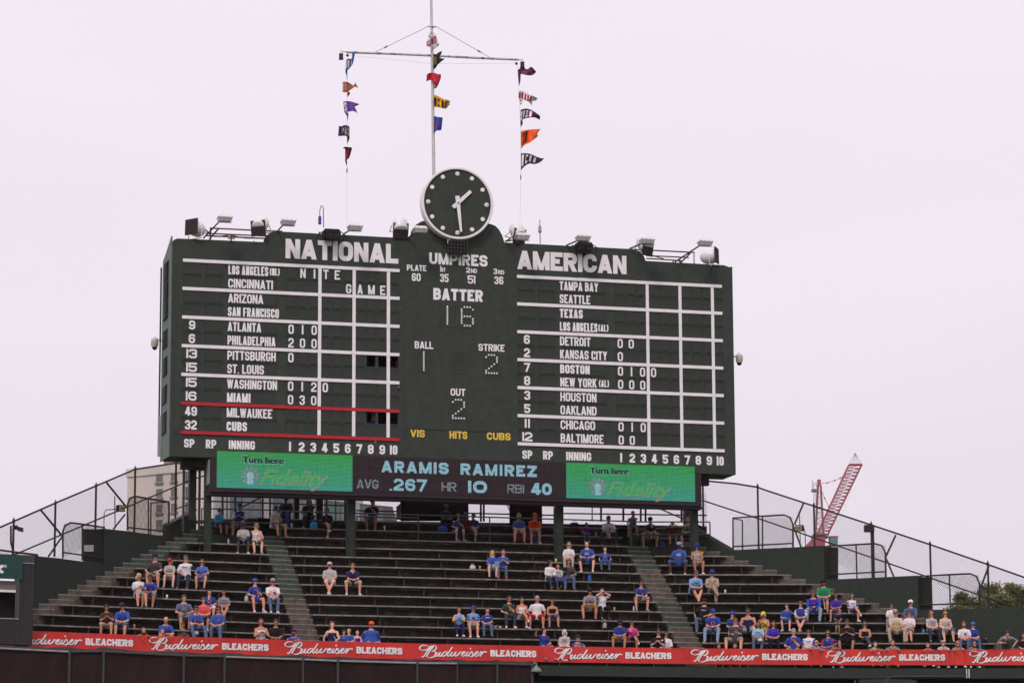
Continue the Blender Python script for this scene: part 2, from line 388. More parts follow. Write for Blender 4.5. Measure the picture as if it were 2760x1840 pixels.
for h in holes:      # reveals of the openings
    a, b, c, d = h
    face.m(BLACK); 
    for p, q in (((a, c), (b, c)), ((b, c), (b, d)), ((b, d), (a, d)), ((a, d), (a, c))):
        face.quad(bl(p[0], p[1]), bl(p[0], p[1], -.12), bl(q[0], q[1], -.12), bl(q[0], q[1]))
face.m(GREEN)
# upper part above VT as one polygon with rounded shoulders, and its thickness
up = [bl(UE0, VT)]+[bl(UE1, VT)]+[bl(p.x, p.y) for p in reversed(TOP)]
face.poly(up)
DEP = 1.62
rim = [Vector((UE0, BOT))]+TOP+[Vector((UE1, BOT))]
for p, q in zip(rim[:-1], rim[1:]):
    top_edge = abs(p.x-q.x) > .3; back = .16 if (p.y > VT-.2 and q.y > VT-.2) else .16
    face.m(RUST if top_edge and p.y > 2 else GREEN)
    face.quad(bl(p.x, p.y), bl(q.x, q.y), bl(q.x, q.y, -back), bl(p.x, p.y, -back))
face.m(GREEN)
face.poly([bl(p.x, p.y, -.16) for p in [Vector((UE0, VT))]+TOP+[Vector((UE1, VT))]][::-1])
build('face_sheet', face, sb, local=True)
# body behind: side walls, deck, back
body = MB().m(BLACK)
VB = 3.15
body.quad(bl(UE0, BOT, -DEP), bl(UE1, BOT, -DEP), bl(UE1, VB, -DEP), bl(UE0, VB, -DEP))
body.m(GREEN).quad(bl(UE1, BOT, -.01), bl(UE1, BOT, -DEP), bl(UE1, 3.3, -DEP), bl(UE1, 3.3, -.01))
body.m(GREEN).quad(bl(UE0, 3.1, -.17), bl(UE1, 3.2, -.17), bl(UE1, 3.2, -DEP), bl(UE0, 3.1, -DEP))
body.m(IRON).quad(bl(UE0, BOT, -DEP), bl(UE1, BOT, -DEP), bl(UE1, BOT+.001, 0), bl(UE0, BOT+.001, 0))
build('housing', body, sb, local=True)
# left return wall with louvres and a door opening
side = MB().m(GREENL)
SW0 = Vector((UE0, 0)); 
def sl_(t, v, o=0.0): return bl(UE0-.012-o-.06*t, v, -DEP*t)     # t 0..1 from front to back
side.add([sl_(0, BOT-.02), sl_(1, BOT-.02), sl_(1, 3.15), sl_(.6, 3.4), sl_(0, 3.85)], [(0, 4, 3, 2, 1)])
side.add([sl_(0, BOT-.02, .05), sl_(1, BOT-.02, .05), sl_(1, 3.15, .05), sl_(.6, 3.4, .05), sl_(0, 3.85, .05)], [(0, 1, 2, 3, 4)])
side.add([sl_(0, BOT-.02), sl_(0, 3.85), sl_(0, 3.85, .05), sl_(0, BOT-.02, .05)], [(0, 1, 2, 3)])
sw = build('side_wall', side, sb, local=True)
for k, (y0, y1) in enumerate([(165, 300), (310, 440), (450, 580), (850, 985), (1055, 1185), (1245, 1405)]):
    p0 = uv((444, 640+y0/2.657)); p1 = uv((444, 640+y1/2.657)); v0, v1 = p1[1]+.12, p0[1]+.12
    lv = MB().m(BLACK).quad(sl_(.28, v0, .055), sl_(.82, v0-.0, .055), sl_(.82, v1, .055), sl_(.28, v1, .055))
    lv.m(GREENL)
    n = 9
    for j in range(n):
        v = v0+(v1-v0)*(j+.2)/n; lv.quad(sl_(.28, v, .12), sl_(.82, v, .12), sl_(.82, v+.09, .06), sl_(.28, v+.09, .06))
    build('louvre', lv, sw, local=True)
dm = MB().m(BLACK); p0 = uv((444, 640+655/2.657)); p1 = uv((444, 640+790/2.657)); v0, v1 = p1[1]+.12, p0[1]+.12
dm.quad(sl_(.25, v0, .056), sl_(.82, v0, .056), sl_(.82, v1, .056), sl_(.25, v1, .056)); build('window', dm, sw, local=True)
cd_ = MB().m(GALV).tube([sl_(1.02, -4.6, .1), sl_(1.02, -3.0, .1)], .05).m(GREEN).tube([sl_(1.03, -3.0, .1), sl_(1.03, 2.9, .1)], .035); build('conduit', cd_, sw, local=True)
# seams of the sheet metal on the face (thin raised laps)
seam = MB().m(GREEND)
for u in (-11.05, 2.35, -1.9):
    seam.obox(bl(u, BOT+.1, 0), (.012, 0, 0), (0, -.006, 0), (0, 0, 7.4))
seam.obox(bl(-2.0, 3.45, 0), (4.6, 0, 0), (0, -.006, 0), (0, 0, .014)).obox(bl(-1.9, -3.42, 0), (4.2, 0, 0), (0, -.02, 0), (0, 0, .03))
seam.obox(bl(UE0, BOT+.45, 0), (.5, 0, 0), (0, -.006, 0), (0, 0, .012))
build('seam', seam, sb, local=True)

# number and name panels, one object each
JO = .022
def plate_mesh(nm, w, h):
    m_ = MB().m(GREEND); m_.obox((-w/2, 0, -h/2), (w, 0, 0), (0, -JO, 0), (0, 0, h))
    m_.m(GREEN)     # dark lintel over each slot
    m_.obox((-w/2-.03, 0, h/2+.012), (w+.06, 0, 0), (0, -.035, 0), (0, 0, .016))
    return m_.mesh(nm)
PM = plate_mesh('inning_panel', PW, PH); SM = plate_mesh('pitcher_panel', .66, PH); NMm = plate_mesh('name_panel', 1.83, PH)
ULc = lambda x: uv(z3(x, 400))[0]; URc = lambda x: uv(z4(x, 400))[0]
panels = {}
def place_panel(kind, me, u, v):
    o = bpy.data.objects.new(kind, me); o.parent = sb; o.location = bl(u, v); COL.objects.link(o); return o
for sd_ in 'LR':
    for r in range(12):
        if sd_ == 'L': a, b, c = ULc(337), ULc(512), ULc(825)
        else: a, b, c = URc(643), URc(806), URc(1098)
        panels[sd_, r, 'sp'] = place_panel('pitcher_panel', SM, a, ROWV[r]); panels[sd_, r, 'rp'] = place_panel('pitcher_panel', SM, b, ROWV[r])
        panels[sd_, r, 'name'] = place_panel('name_panel', NMm, c, ROWV[r])
        for i in range(1, 11):
            if (sd_, r, i) in OPEN: continue
            panels[sd_, r, i] = place_panel('inning_panel', PM, inn_u(sd_, i), ROWV[r])
# stripes
def stripe(u0, u1, v0, v1, m_, w=.05, nm='stripe'):
    s_ = MB().m(m_).obox(bl(u0, v0, .0), (u1-u0, 0, 0), (0, -w, 0), (0, 0, v1-v0)); return build(nm, s_, sb, local=True)
HW = .063
for i, v in enumerate(VL):
    stripe(UL0, UL1, v-HW, v+HW, REDST if i >= 5 else STRIPE); stripe(UR0, UR1, v-HW, v+HW, STRIPE)
for x in (-5.345, -3.967, -2.58):
    stripe(x-.065, x+.065, VL[6]+HW+.01, VL[5]-HW-.01, STRIPE, .045); stripe(x-.065, x+.065, VL[5]+HW+.01, VL[0]-HW-.005, STRIPE, .045)
for x in (8.16, 9.551, 10.937): stripe(x-.062, x+.062, VL[6]+HW+.01, VL[0]-HW-.01, STRIPE, .045)

# lettering
def letter(s, u0, u1, v0, v1, m_=None, parent=None, w=.012, t=.21, gap=.34):
    mb = MB().m(m_ or WHITE); block_text(mb, s, u0, u1, v0, v1, lambda x, y, l: bl(x, y, w+l), t, gap)
    if parent is not None and parent is not sb:
        off = parent.location; mb.v = [q-off for q in mb.v]
    return build('lettering', mb, parent or sb, local=True)
def letter_px(s, zf, x0, yt, yb, x1, **k):
    a = uv(zf(x0, yt)); b = uv(zf(x0, yb)); c = uv(zf(x1, (yt+yb)/2)); return letter(s, a[0], c[0], b[1], a[1], **k)
CH = .36      # cap height of a row
LN = [('LOS ANGELES', 942), ('CINCINNATI', 980), ('ARIZONA', 905), ('SAN FRANCISCO', 1030), ('ATLANTA', 890), ('PHILADELPHIA', 1005), ('PITTSBURGH', 1008), ('ST. LOUIS', 915), ('WASHINGTON', 1020), ('MIAMI', 810), ('MILWAUKEE', 983), ('CUBS', 785)]
RN = [('TAMPA BAY', 1217), ('SEATTLE', 1152), ('TEXAS', 1092), ('LOS ANGELES', 1207), ('DETROIT', 1152), ('KANSAS CITY', 1283), ('BOSTON', 1143), ('NEW YORK', 1198), ('HOUSTON', 1195), ('OAKLAND', 1195), ('CHICAGO', 1182), ('BALTIMORE', 1248)]
for sd_, names, fx, xl in (('L', LN, ULc, 624), ('R', RN, URc, 909)):
    for r, (nm, xr) in enumerate(names):
        v = ROWV[r]; letter(nm, fx(xl), fx(xr), v-CH/2, v+CH/2, parent=panels[sd_, r, 'name'], w=.026, t=.21 if len(nm) < 7 else .175)
letter('(NL)', ULc(955), ULc(1033), ROWV[0]-.14, ROWV[0]+.14, parent=panels['L', 0, 'name'], w=.026, t=.18)
for r in (3, 7): letter('(AL)', URc(1215), URc(1295), ROWV[r]-.14, ROWV[r]+.14, parent=panels['R', r, 'name'], w=.026, t=.18)
def digit(sd_, r, i, s, wd=.22, h=.375):
    o = panels[sd_, r, i]; u = o.location.x; letter(s, u-wd/2, u+wd/2, ROWV[r]-h/2, ROWV[r]+h/2, parent=o, w=.026, t=.17)
for r, i, s in [(0, 2, 'N'), (0, 3, 'I'), (0, 4, 'T'), (0, 5, 'E'), (1, 6, 'G'), (1, 7, 'A'), (1, 8, 'M'), (1, 9, 'E'), (4, 1, '0'), (4, 2, '1'), (4, 3, '0'), (5, 1, '2'), (5, 2, '0'), (5, 3, '0'), (6, 1, '0'),
                (8, 1, '0'), (8, 2, '1'), (8, 3, '2'), (8, 4, '0'), (9, 1, '0'), (9, 2, '3'), (9, 3, '0')]: digit('L', r, i, s, .27 if s == 'M' else .215)
for r, i, s in [(4, 1, '0'), (4, 2, '0'), (5, 1, '0'), (6, 1, '0'), (6, 2, '1'), (6, 3, '0'), (6, 4, '0'), (7, 1, '0'), (7, 2, '0'), (7, 3, '0'), (10, 1, '0'), (10, 2, '1'), (10, 3, '0'), (11, 1, '0'), (11, 2, '0')]: digit('R', r, i, s)
def pitcher(sd_, r, s):
    o = panels[sd_, r, 'sp']; u = o.location.x; wd = .25 if len(s) == 1 else (.42 if '1' in s else .47)
    if s == '11': wd = .26
    letter(s, u-wd/2+.02, u+wd/2+.02, ROWV[r]-.18, ROWV[r]+.18, parent=o, w=.026, t=.2, gap=.9 if s == '11' else .3)
for r, s in ((4, '9'), (5, '6'), (6, '13'), (7, '15'), (8, '15'), (9, '16'), (10, '49'), (11, '32')): pitcher('L', r, s)
for r, s in ((4, '6'), (5, '2'), (6, '7'), (7, '8'), (8, '3'), (9, '5'), (10, '11'), (11, '12')): pitcher('R', r, s)
letter_px('NATIONAL', z1, 1087, 715, 870, 1980, t=.25, gap=.2)
letter_px('AMERICAN', z2, 570, 808, 955, 1435, t=.25, gap=.18)
a = uv(z1(2225, 825)); b = uv(z1(2225, 915)); letter('UMPIRES', a[0], uv(z2(335, 900))[0], b[1], a[1], t=.23)
a = uv(z1(2257, 1105)); b = uv(z1(2257, 1198)); letter('BATTER', a[0], uv(z2(298, 1160))[0], b[1], a[1], t=.24)
letter_px('PLATE', z1, 2048, 920, 967, 2202); letter_px('60', z1, 2087, 988, 1050, 2157, t=.18)
letter_px('1', z1, 2312, 932, 977, 2320); a = uv(z1(2322, 945)); letter('ST', a[0], a[0]+.16, uv(z1(2322, 977))[1], a[1], t=.2)
letter_px('35', z1, 2310, 993, 1058, 2378, t=.18)
letter_px('2', z2, 165, 943, 985, 198); letter_px('ND', z2, 203, 953, 986, 252, t=.2); letter_px('51', z2, 177, 1005, 1070, 238, t=.18)
letter_px('3', z2, 382, 952, 996, 412); letter_px('RD', z2, 418, 964, 997, 467, t=.2); letter_px('36', z2, 388, 1013, 1075, 460, t=.18)
letter_px('BALL', z3, 2110, 203, 260, 2257, t=.19); letter_px('STRIKE', z4, 262, 223, 279, 470, t=.19); letter_px('OUT', z4, 42, 577, 634, 160, t=.19)
letter_px('VIS', z3, 2075, 903, 961, 2190, m_=YELLOW, t=.22); letter_px('HITS', z4, 33, 914, 974, 175, m_=YELLOW, t=.22); letter_px('CUBS', z4, 329, 925, 983, 518, m_=YELLOW, t=.23)
for zf, q, f_ in ((z3, [('SP', 290, 372), ('RP', 462, 545), ('INNING', 643, 850)], ULc), (z4, [('SP', 607, 685), ('RP', 770, 848), ('INNING', 952, 1150)], URc)):
    for s, a, b in q:
        vv = -4.27; letter(s, f_(a), f_(b), vv-.175, vv+.165, t=.21)
for sd_ in 'LR':
    for i in range(1, 11):
        u = inn_u(sd_, i)-.005; wd = .3 if i == 10 else .235; letter(str(i), u-wd/2, u+wd/2, -4.27-.185, -4.27+.185, t=.22, gap=.35)
# small number plates under the umpire titles and the yellow strip are their own panels
for (x0, x1, zf, yy) in ((2062, 2240, z3, 930), (2300, 2352, z3, 940)):
    pass
# dot-matrix numbers
dotw = mat('white_dot_paint', (.78, .75, .75), .4, .05, 6, spec=.5); dotg = mat('green_dot_paint', (.045, .062, .05), .6, .1, 6)
PAT = {'1': ['00100']*9, '2': ['01110', '10001', '00001', '00001', '00010', '00100', '01000', '10000', '11111'],
       '6': ['01110', '10001', '10000', '10000', '11110', '10001', '10001', '10001', '01110'], ' ': ['00000']*9}
def matrix(ch, x0, x1, y0, y1, zf):
    a = uv(zf(x0, y0)); b = uv(zf(x1, y1)); cu = (a[0]+b[0])/2; w = abs(b[0]-a[0]); h = .93*1; h = abs(a[1]-uv(zf(x0, y1))[1]); vt = (a[1]+uv(zf(x1, y0))[1])/2
    fr = MB().m(GREEN).obox(bl(cu-w/2-.06, vt-h-.06, 0), (w+.12, 0, 0), (0, -.012, 0), (0, 0, h+.12)); p = build('dot_matrix', fr, sb, local=True)
    on = MB().m(dotw); off = MB().m(dotg)
    for r in range(9):
        for c in range(5):
            u = cu-w/2+w*(c+.5)/5; v = vt-h*(r+.5)/9
            if PAT[ch][r][c] == '1': on.lathe([(.038, 0), (.038, .02), (.028, .03)], bl(u, v, .012), (0, -1, 0), 10)
            else: off.add([bl(u-.04, v+.02, .012), bl(u-.025, v+.038, .03), bl(u+.025, v+.038, .03), bl(u+.04, v+.02, .012), bl(u-.025, v+.01, .012), bl(u+.025, v+.01, .012)], [(0, 1, 2, 3), (0, 4, 1), (1, 4, 5, 2), (2, 5, 3)])
    if on.v: build('lit_dots', on, p, local=True, kind='stuff')
    build('dark_dots', off, p, local=True, kind='stuff')
matrix('1', -58, 90, 1245, 1400, z2); matrix('6', 118, 230, 1250, 1415, z2); matrix('1', 2124, 2238, 283, 443, z3); matrix(' ', 48, 158, 287, 448, z4); matrix('2', 312, 420, 306, 467, z4); matrix('2', 48, 160, 660, 824, z4)

# ------------------------------------------------------------------ clock
ck_c = uv((1233.5, 547.5), .35); clk = empty('clock', BW(ck_c[0], ck_c[1], .3), PSI, 'round dark green clock with white rim and hands on top of the scoreboard', 'clock')
CR_ = 1.475
d = MB().m(GREEN).lathe([(CR_-.02, -.3), (CR_-.02, .0)], ax=(0, -1, 0), n=72); build('dial', d, clk, local=True)
d = MB().m(STRIPE)
n = 72
prof = [(CR_, -.3), (CR_, .05), (CR_-.02, .07), (CR_-.085, .07), (CR_-.10, .05), (CR_-.10, .002)]
vs2 = [(r*math.cos(2*math.pi*j/n), -h, r*math.sin(2*math.pi*j/n)) for r, h in prof for j in range(n)]
d.add(vs2, [(i*n+j, i*n+(j+1) % n, (i+1)*n+(j+1) % n, (i+1)*n+j) for i in range(len(prof)-1) for j in range(n)]); build('rim', d, clk, local=True)
for k in range(12):
    a = math.radians(30*k); dd = MB().m(WHITE).lathe([(.088, 0), (.088, .03), (.07, .045)], (1.2*math.sin(a), -.001, 1.2*math.cos(a)), (0, -1, 0), 16)
    if k in (0, 3, 6, 9): dd.m(LAMPG).ball((1.2*math.sin(a), -.045, 1.2*math.cos(a)), .03, 8, 5)
    build('hour_dot', dd, clk, local=True)
def hand(nm, deg, l0, l1, w0, w1, y):
    a = math.radians(deg); dx = Vector((math.sin(a), 0, math.cos(a))); nx = Vector((math.cos(a), 0, -math.sin(a))); q = MB().m(WHITE)
    q.prism([dx*-l0+nx*w0+Vector((0, y, 0)), dx*l1+nx*w1+Vector((0, y, 0)), dx*l1-nx*w1+Vector((0, y, 0)), dx*-l0-nx*w0+Vector((0, y, 0))], (0, -.035, 0)); return build(nm, q, clk, local=True)
hand('hour_hand', 46.5, .27, .74, .08, .066, -.05); mh = hand('minute_hand', 174, .28, 1.18, .088, .042, -.10)
build('hub', MB().m(GALV).lathe([(.035, 0), (.035, .06), (.01, .07)], (0, -.13, 0), (0, -1, 0), 10), mh, local=True)

# ------------------------------------------------------------------ loudspeaker grille box under the clock
c = uv(z2(98, 787), .3); sp = empty('caged_loudspeaker', BW(c[0], c[1]-.45, .3), PSI, 'black box behind a wire grille just under the clock above the umpires title', 'loudspeaker')
b = MB().m(BLACK).obox((-.37, .0, .18), (.74, 0, 0), (0, .25, 0), (0, 0, .5)); build('box', b, sp, local=True)
b = MB().m(PIPED)
for k in range(7): b.tube([(-.4+k*.8/6, -.05, .15), (-.4+k*.8/6, -.05, .72)], .012, 4)
for k in range(5): b.tube([(-.4, -.05, .15+k*.57/4), (.4, -.05, .15+k*.57/4)], .012, 4)
b.m(STRIPE).tube([(-.42, -.06, .60), (-.42, -.06, .74), (-.3, -.06, .74)], .014, 4).tube([(.40, -.06, .2), (.42, -.06, .13), (.2, -.06, .12)], .014, 4)
build('grille', b, sp, local=True)

# ------------------------------------------------------------------ light fittings on the top edge
def top_v(u):
    for p, q in zip(TOP[:-1], TOP[1:]):
        if p.x <= u <= q.x and q.x-p.x > 1e-6: return p.y+(q.y-p.y)*(u-p.x)/(q.x-p.x)
    return 4.2
def barrel_light(px, py, yaw, tilt, label, back=(0, 0), base=None, rr=.30):
    """white drum floodlight with a dark square louvre; (px,py) = centre of the dark screen"""
    c = uv((px, py), .1); P = BW(c[0], c[1], .1); rt_ = empty('drum_floodlight', P-Vector((0, 0, .6)), PSI+math.radians(yaw), label, 'floodlight', 'white drum floodlights along the top of the scoreboard')
    T = Matrix.Translation((0, 0, .6)) @ Matrix.Rotation(math.radians(tilt), 4, 'X')
    def X(mb): mb.v = [T @ q for q in mb.v]; return mb
    s_ = .31
    m_ = MB().m(LENS).obox((-s_, -.03, -s_), (2*s_, 0, 0), (0, .05, 0), (0, 0, 2*s_))
    for k in range(9): m_.obox((-s_, -.045, -s_+2*s_*k/9), (2*s_, 0, 0), (0, .014, 0), (0, 0, .012))
    for k in range(9): m_.obox((-s_+2*s_*k/9, -.042, -s_), (.012, 0, 0), (0, .012, 0), (0, 0, 2*s_))
    T_ = T; T = Matrix.Translation((0, 0, .6)) @ Matrix.Rotation(math.radians(tilt*.2), 4, 'X')
    def X(mb, T=T): mb.v = [T @ q for q in mb.v]; return mb
    build('louvre_screen', X(m_), rt_, local=True); T = T_
    def X(mb, T=T): mb.v = [T @ q for q in mb.v]; return mb
    m_ = MB().m(LAMPW).lathe([(.28, .02), (.30, .06), (.31, .3), (.29, .45), (.22, .58), (.12, .66), (.03, .69)], (0, 0, 0), (0, 1, 0), 20); build('drum', X(m_), rt_, local=True, smooth=True)
    m_ = MB().m(LAMPW).tube([(-.34, .25, 0), (-.34, .25, -.42)], .02, 5).tube([(.34, .25, 0), (.34, .25, -.42)], .02, 5).tube([(-.34, .25, -.42), (.34, .25, -.42)], .025, 5).m(IRON).tube([(0, .25, -.42), (0, .3, -.75)], .03, 6)
    build('yoke', X(m_), rt_, local=True)
barrel_light(516.5, 611, -52, -8, 'white drum floodlight, leftmost on the scoreboard top, turned to the left')
barrel_light(696.5, 615, -38, 46, 'white drum floodlight with dark square screen between two box lamps left of NATIONAL')
barrel_light(1080, 622, 0, 66, 'white drum floodlight facing straight down the field beside the left side of the clock')
barrel_light(1400, 637, 28, 62, 'white drum floodlight just right of the clock, half behind a box lamp')
barrel_light(1746, 669, 32, 52, 'white drum floodlight behind a box lamp above the end of AMERICAN')
barrel_light(1931, 688, 58, -6, 'white drum floodlight at the right end of the scoreboard top, turned to the right')
def box_lamp(px, py, arm, label):
    c = uv((px, py), 1.1); P = BW(c[0], c[1], 1.1); rt_ = empty('box_floodlight', P, PSI, label, 'floodlight', 'flat grey box lamps on arms over the scoreboard face')
    m_ = MB().m(LAMPW).add([(-.26, -.16, .03), (.26, -.16, .03), (.26, .2, .03), (-.26, .2, .03), (-.21, -.12, .13), (.21, -.12, .13), (.21, .16, .15), (-.21, .16, .15)], [(0, 1, 5, 4), (1, 2, 6, 5), (2, 3, 7, 6), (3, 0, 4, 7), (4, 5, 6, 7), (3, 2, 1, 0)])
    build('lid', m_, rt_, local=True)
    m_ = MB().m(LAMPG).add([(-.29, -.19, .03), (.29, -.19, .03), (.29, .22, .03), (-.29, .22, .03), (-.23, -.14, -.14), (.23, -.14, -.14), (.23, .16, -.14), (-.23, .16, -.14)], [(0, 4, 5, 1), (1, 5, 6, 2), (2, 6, 7, 3), (3, 7, 4, 0), (4, 7, 6, 5), (0, 1, 2, 3)])
    m_.m(GALV)
    for x in (-.27, -.1, .1, .27): m_.obox((x-.012, -.2, .0), (.024, 0, 0), (0, .02, 0), (0, 0, .05))
    build('lens_housing', m_, rt_, local=True)
    m_ = MB().m(IRON)
    for k in range(9): m_.tube([(-.24+k*.06, -.15, -.14), (-.24+k*.06, -.15, -.19)], .006, 3)
    m_.tube([(-.26, -.15, -.19), (.26, -.15, -.19)], .008, 4); build('wire_guard', m_, rt_, local=True)
    ax, ay = arm; c2 = uv((ax, ay), .0); Q = BW(c2[0], c2[1], -.05)-P; q = Vector((Q.dot(BU), -Q.dot(BN), Q.z))
    m_ = MB().m(IRON).tube([(-.18, .1, -.1), q], .032, 6).tube([(-.18, .1, -.1), (.0, .0, -.13)], .03, 6); build('arm', m_, rt_, local=True)
def t4(x, y): return (480+x*.28061, 560+y*.28061)
def t5(x, y): return (1120+x*.38265, 600+y*.38265)
box_lamp(*t4(448, 102), t4(245, 290), 'flat box lamp on a long arm, leftmost one over the scoreboard')
box_lamp(*t4(1058, 136), t4(955, 225), 'flat box lamp right of the second drum floodlight')
box_lamp(*t4(1700, 187), t4(1590, 252), 'flat box lamp above the O of NATIONAL')
box_lamp(*t4(2325, 210), t4(2215, 285), 'flat box lamp close to the lower left of the clock')
box_lamp(*t5(752, 98), t5(635, 130), 'flat box lamp in front of the drum light right of the clock')
box_lamp(*t5(1180, 106), t5(1065, 158), 'flat box lamp directly above the dark twin speaker over AMERICAN')
box_lamp(*t5(1630, 127), t5(1510, 182), 'flat box lamp in front of the tilted drum light right of AMERICAN')
box_lamp(*t5(2040, 140), t5(1830, 275), 'flat box lamp on a long arm, rightmost one over the scoreboard')
def twin(px, py, label):
    c = uv((px, py), .35); rt_ = empty('twin_loudspeaker', BW(c[0], c[1]-.2, .35), PSI, label, 'loudspeaker', 'dark twin loudspeakers on the scoreboard edge')
    m_ = MB().m(BLACK).prism([(-.32, -.2, .0), (-.2, -.24, -.12), (.2, -.24, -.12), (.32, -.2, .0), (.35, -.15, .2), (.28, -.1, .32), (-.28, -.1, .32), (-.35, -.15, .2)], (0, .4, 0)); build('cabinet', m_, rt_, local=True)
    for s_ in (-1, 1): build('speaker_cone', MB().m(LENS).lathe([(.13, 0), (.13, .02), (.05, -.02)], (s_*.16, -.215, .06), (0, -1, -.3), 14), rt_, local=True)
    m_ = MB().m(IRON).tube([(-.38, -.2, .18), (.38, -.2, .18)], .015, 5).tube([(-.4, -.2, .16), (-.55, -.1, .08), (-.55, .2, -.05)], .02, 5).tube([(.38, -.2, .16), (.5, -.1, .08), (.5, .2, -.05)], .02, 5).ball((-.5, -.1, .14), .04).ball((.48, -.1, .12), .04); build('bracket', m_, rt_, local=True)
twin(*t4(1475, 235), 'dark twin loudspeaker under the lightning rod above the N and A of NATIONAL'); twin(*t5(1187, 160), 'dark twin loudspeaker under a box lamp above AMERICAN')
# pipework racks on both lower shoulders
def rack(name, lines, label):
    m_ = MB()
    for mt_, r, pts, w in lines: m_.m(mt_).tube([BW(*uv(p, w), w) for p in pts], r, 6)
    build(name, m_, label=label, cat='pipe rack')
rack('pipe_rack', [(RUST, .03, [t4(305, 195), t4(850, 222), t4(1000, 226)], -.3), (RUST, .028, [t4(262, 245), t4(850, 272)], -.9), (RUST, .03, [t4(262, 268), t4(840, 295)], -.5), (IRON, .028, [t4(312, 195), t4(312, 312)], -.3),
                   (IRON, .03, [t4(258, 205), t4(310, 260)], -.5), (IRON, .035, [t4(385, 205), t4(300, 300)], -.4), (IRON, .018, [t4(350, 278), t4(500, 262), t4(640, 292), t4(820, 296)], -.2), (IRON, .03, [t4(510, 262), t4(510, 325)], .05), (GALV, .03, [t4(480, 295), t4(545, 295)], .05), (GALV, .04, [t4(720, 322), t4(735, 332)], .05)],
     'rusty pipes and cables behind the left shoulder of the scoreboard')
rack('pipe_rack', [(IRON, .028, [t5(1520, 188), t5(1965, 210)], -.3), (RUST, .028, [t5(1625, 232), t5(1925, 246)], -.9), (RUST, .028, [t5(1625, 252), t5(1880, 268)], -.5), (GALV, .028, [t5(1962, 210), t5(1962, 290)], -.3), (RUST, .02, [t5(1640, 225), t5(1750, 255)], -.4),
                   (IRON, .035, [t5(1935, 215), t5(1870, 280)], -.4), (IRON, .03, [t5(1815, 262), t5(1815, 285)], -.1), (IRON, .03, [t5(1850, 262), t5(1870, 285)], -.1)],
     'rusty pipes and railing behind the right shoulder of the scoreboard')
# lightning rods
def rod(p0, p1, label, blue):
    a = uv(p0, -.2); b = uv(p1, -.2); A = BW(*a, -.2); B = BW(*b, -.2); rt_ = empty('lightning_rod', A, 0, label, 'rod')
    m_ = MB().m(PIPED).tube([A, B], .018, 6)
    if blue: m_.tube([B, B+BU*-.03+Vector((0, 0, .1)), B+BU*-.1+Vector((0, 0, .1)), B+BU*-.14+Vector((0, 0, -.1)), B+BU*-.14+Vector((0, 0, -.35))], .016, 6)
    build('mast', m_, rt_)
    if blue:
        bm_ = mat('blue_lamp_glass', (.03, .02, .35), .2, .1, 4, spec=.7); Q = B+BU*-.14+Vector((0, 0, -.65))
        build('blue_lamp', MB().m(bm_).lathe([(.05, 0), (.065, .03), (.065, .22), (.04, .27)], Q, n=10).m(PIPED).lathe([(.07, .22), (.05, .33)], Q, n=10), rt_)
    else:
        build('tip', MB().m(GALV).lathe([(.03, -.55), (.075, -.5), (.06, -.3), (.02, -.2), (.02, .0)], B, n=10), rt_)
rod(t4(1398, 190), (871.5, 562), 'thin rod with a small blue lamp above the left twin loudspeaker', True)
rod((1456, 657), (1455, 592), 'thin rod with a bulbous tip right of the clock', False)
# security cameras on arms at both ends and domes below
def dome_cam(p_arm, p_cam, label, w):
    a = BW(*uv(p_arm, w), w); c = BW(*uv(p_cam, w), w); rt_ = empty('security_camera', c, 0, label, 'security camera', 'white dome cameras on the ends of the scoreboard')
    build('arm', MB().m(LAMPW).tube([a, a+(c-a)*.6+Vector((0, 0, .12)), c+Vector((0, 0, .3)), c+Vector((0, 0, .2))], .035, 6), rt_)
    build('housing', MB().m(CREAM).lathe([(.10, .24), (.15, .17), (.15, .16), (.14, -.06), (.1, -.1)], c, n=16), rt_, smooth=True)
    build('dome', MB().m(BLACK).lathe([(.1, -.1), (.095, -.17), (.05, -.22), (.01, -.23)], c, n=14).m(LAMPW).lathe([(.115, -.08), (.115, -.11)], c, n=16), rt_, smooth=True)
dome_cam(z3(115, 200), z3(50, 228), 'cream dome camera on a short arm at the left edge of the scoreboard', -1.7)
dome_cam(z4(2288, 325), z4(2330, 352), 'cream dome camera on a short arm at the right edge of the scoreboard', -.3)
def under_dome(p, w, label, r=.15, mt_=None):
    c = BW(*uv(p, w), w); m_ = MB().m(mt_ or LAMPG).lathe([(r*.8, .18), (r, .15), (r, .03), (r*1.05, .02), (r*.95, -.05), (r*.6, -.12), (.02, -.14)], c, n=16); build('dome_camera', m_, label=label, cat='security camera', smooth=True)
under_dome((474.5, 1214), -.5, 'grey dome camera under the left end of the scoreboard'); under_dome(z4(2222, 1195), -.4, 'dark dome camera under the right end of the scoreboard', .15, IRON)
m_ = MB().m(IRON)
for p, q in ((z4(2030, 1190), z4(2190, 1195)), (z4(2030, 1212), z4(2120, 1216))): m_.tube([BW(*uv(p, -.2), -.2), BW(*uv(q, -.2), -.2)], .07, 6)
m_.ball(BW(*uv(z4(2080, 1218), -.1), -.1), .09); build('pipe_bracket', m_, label='dark pipe stub sticking out under the right end of the scoreboard', cat='pipe')

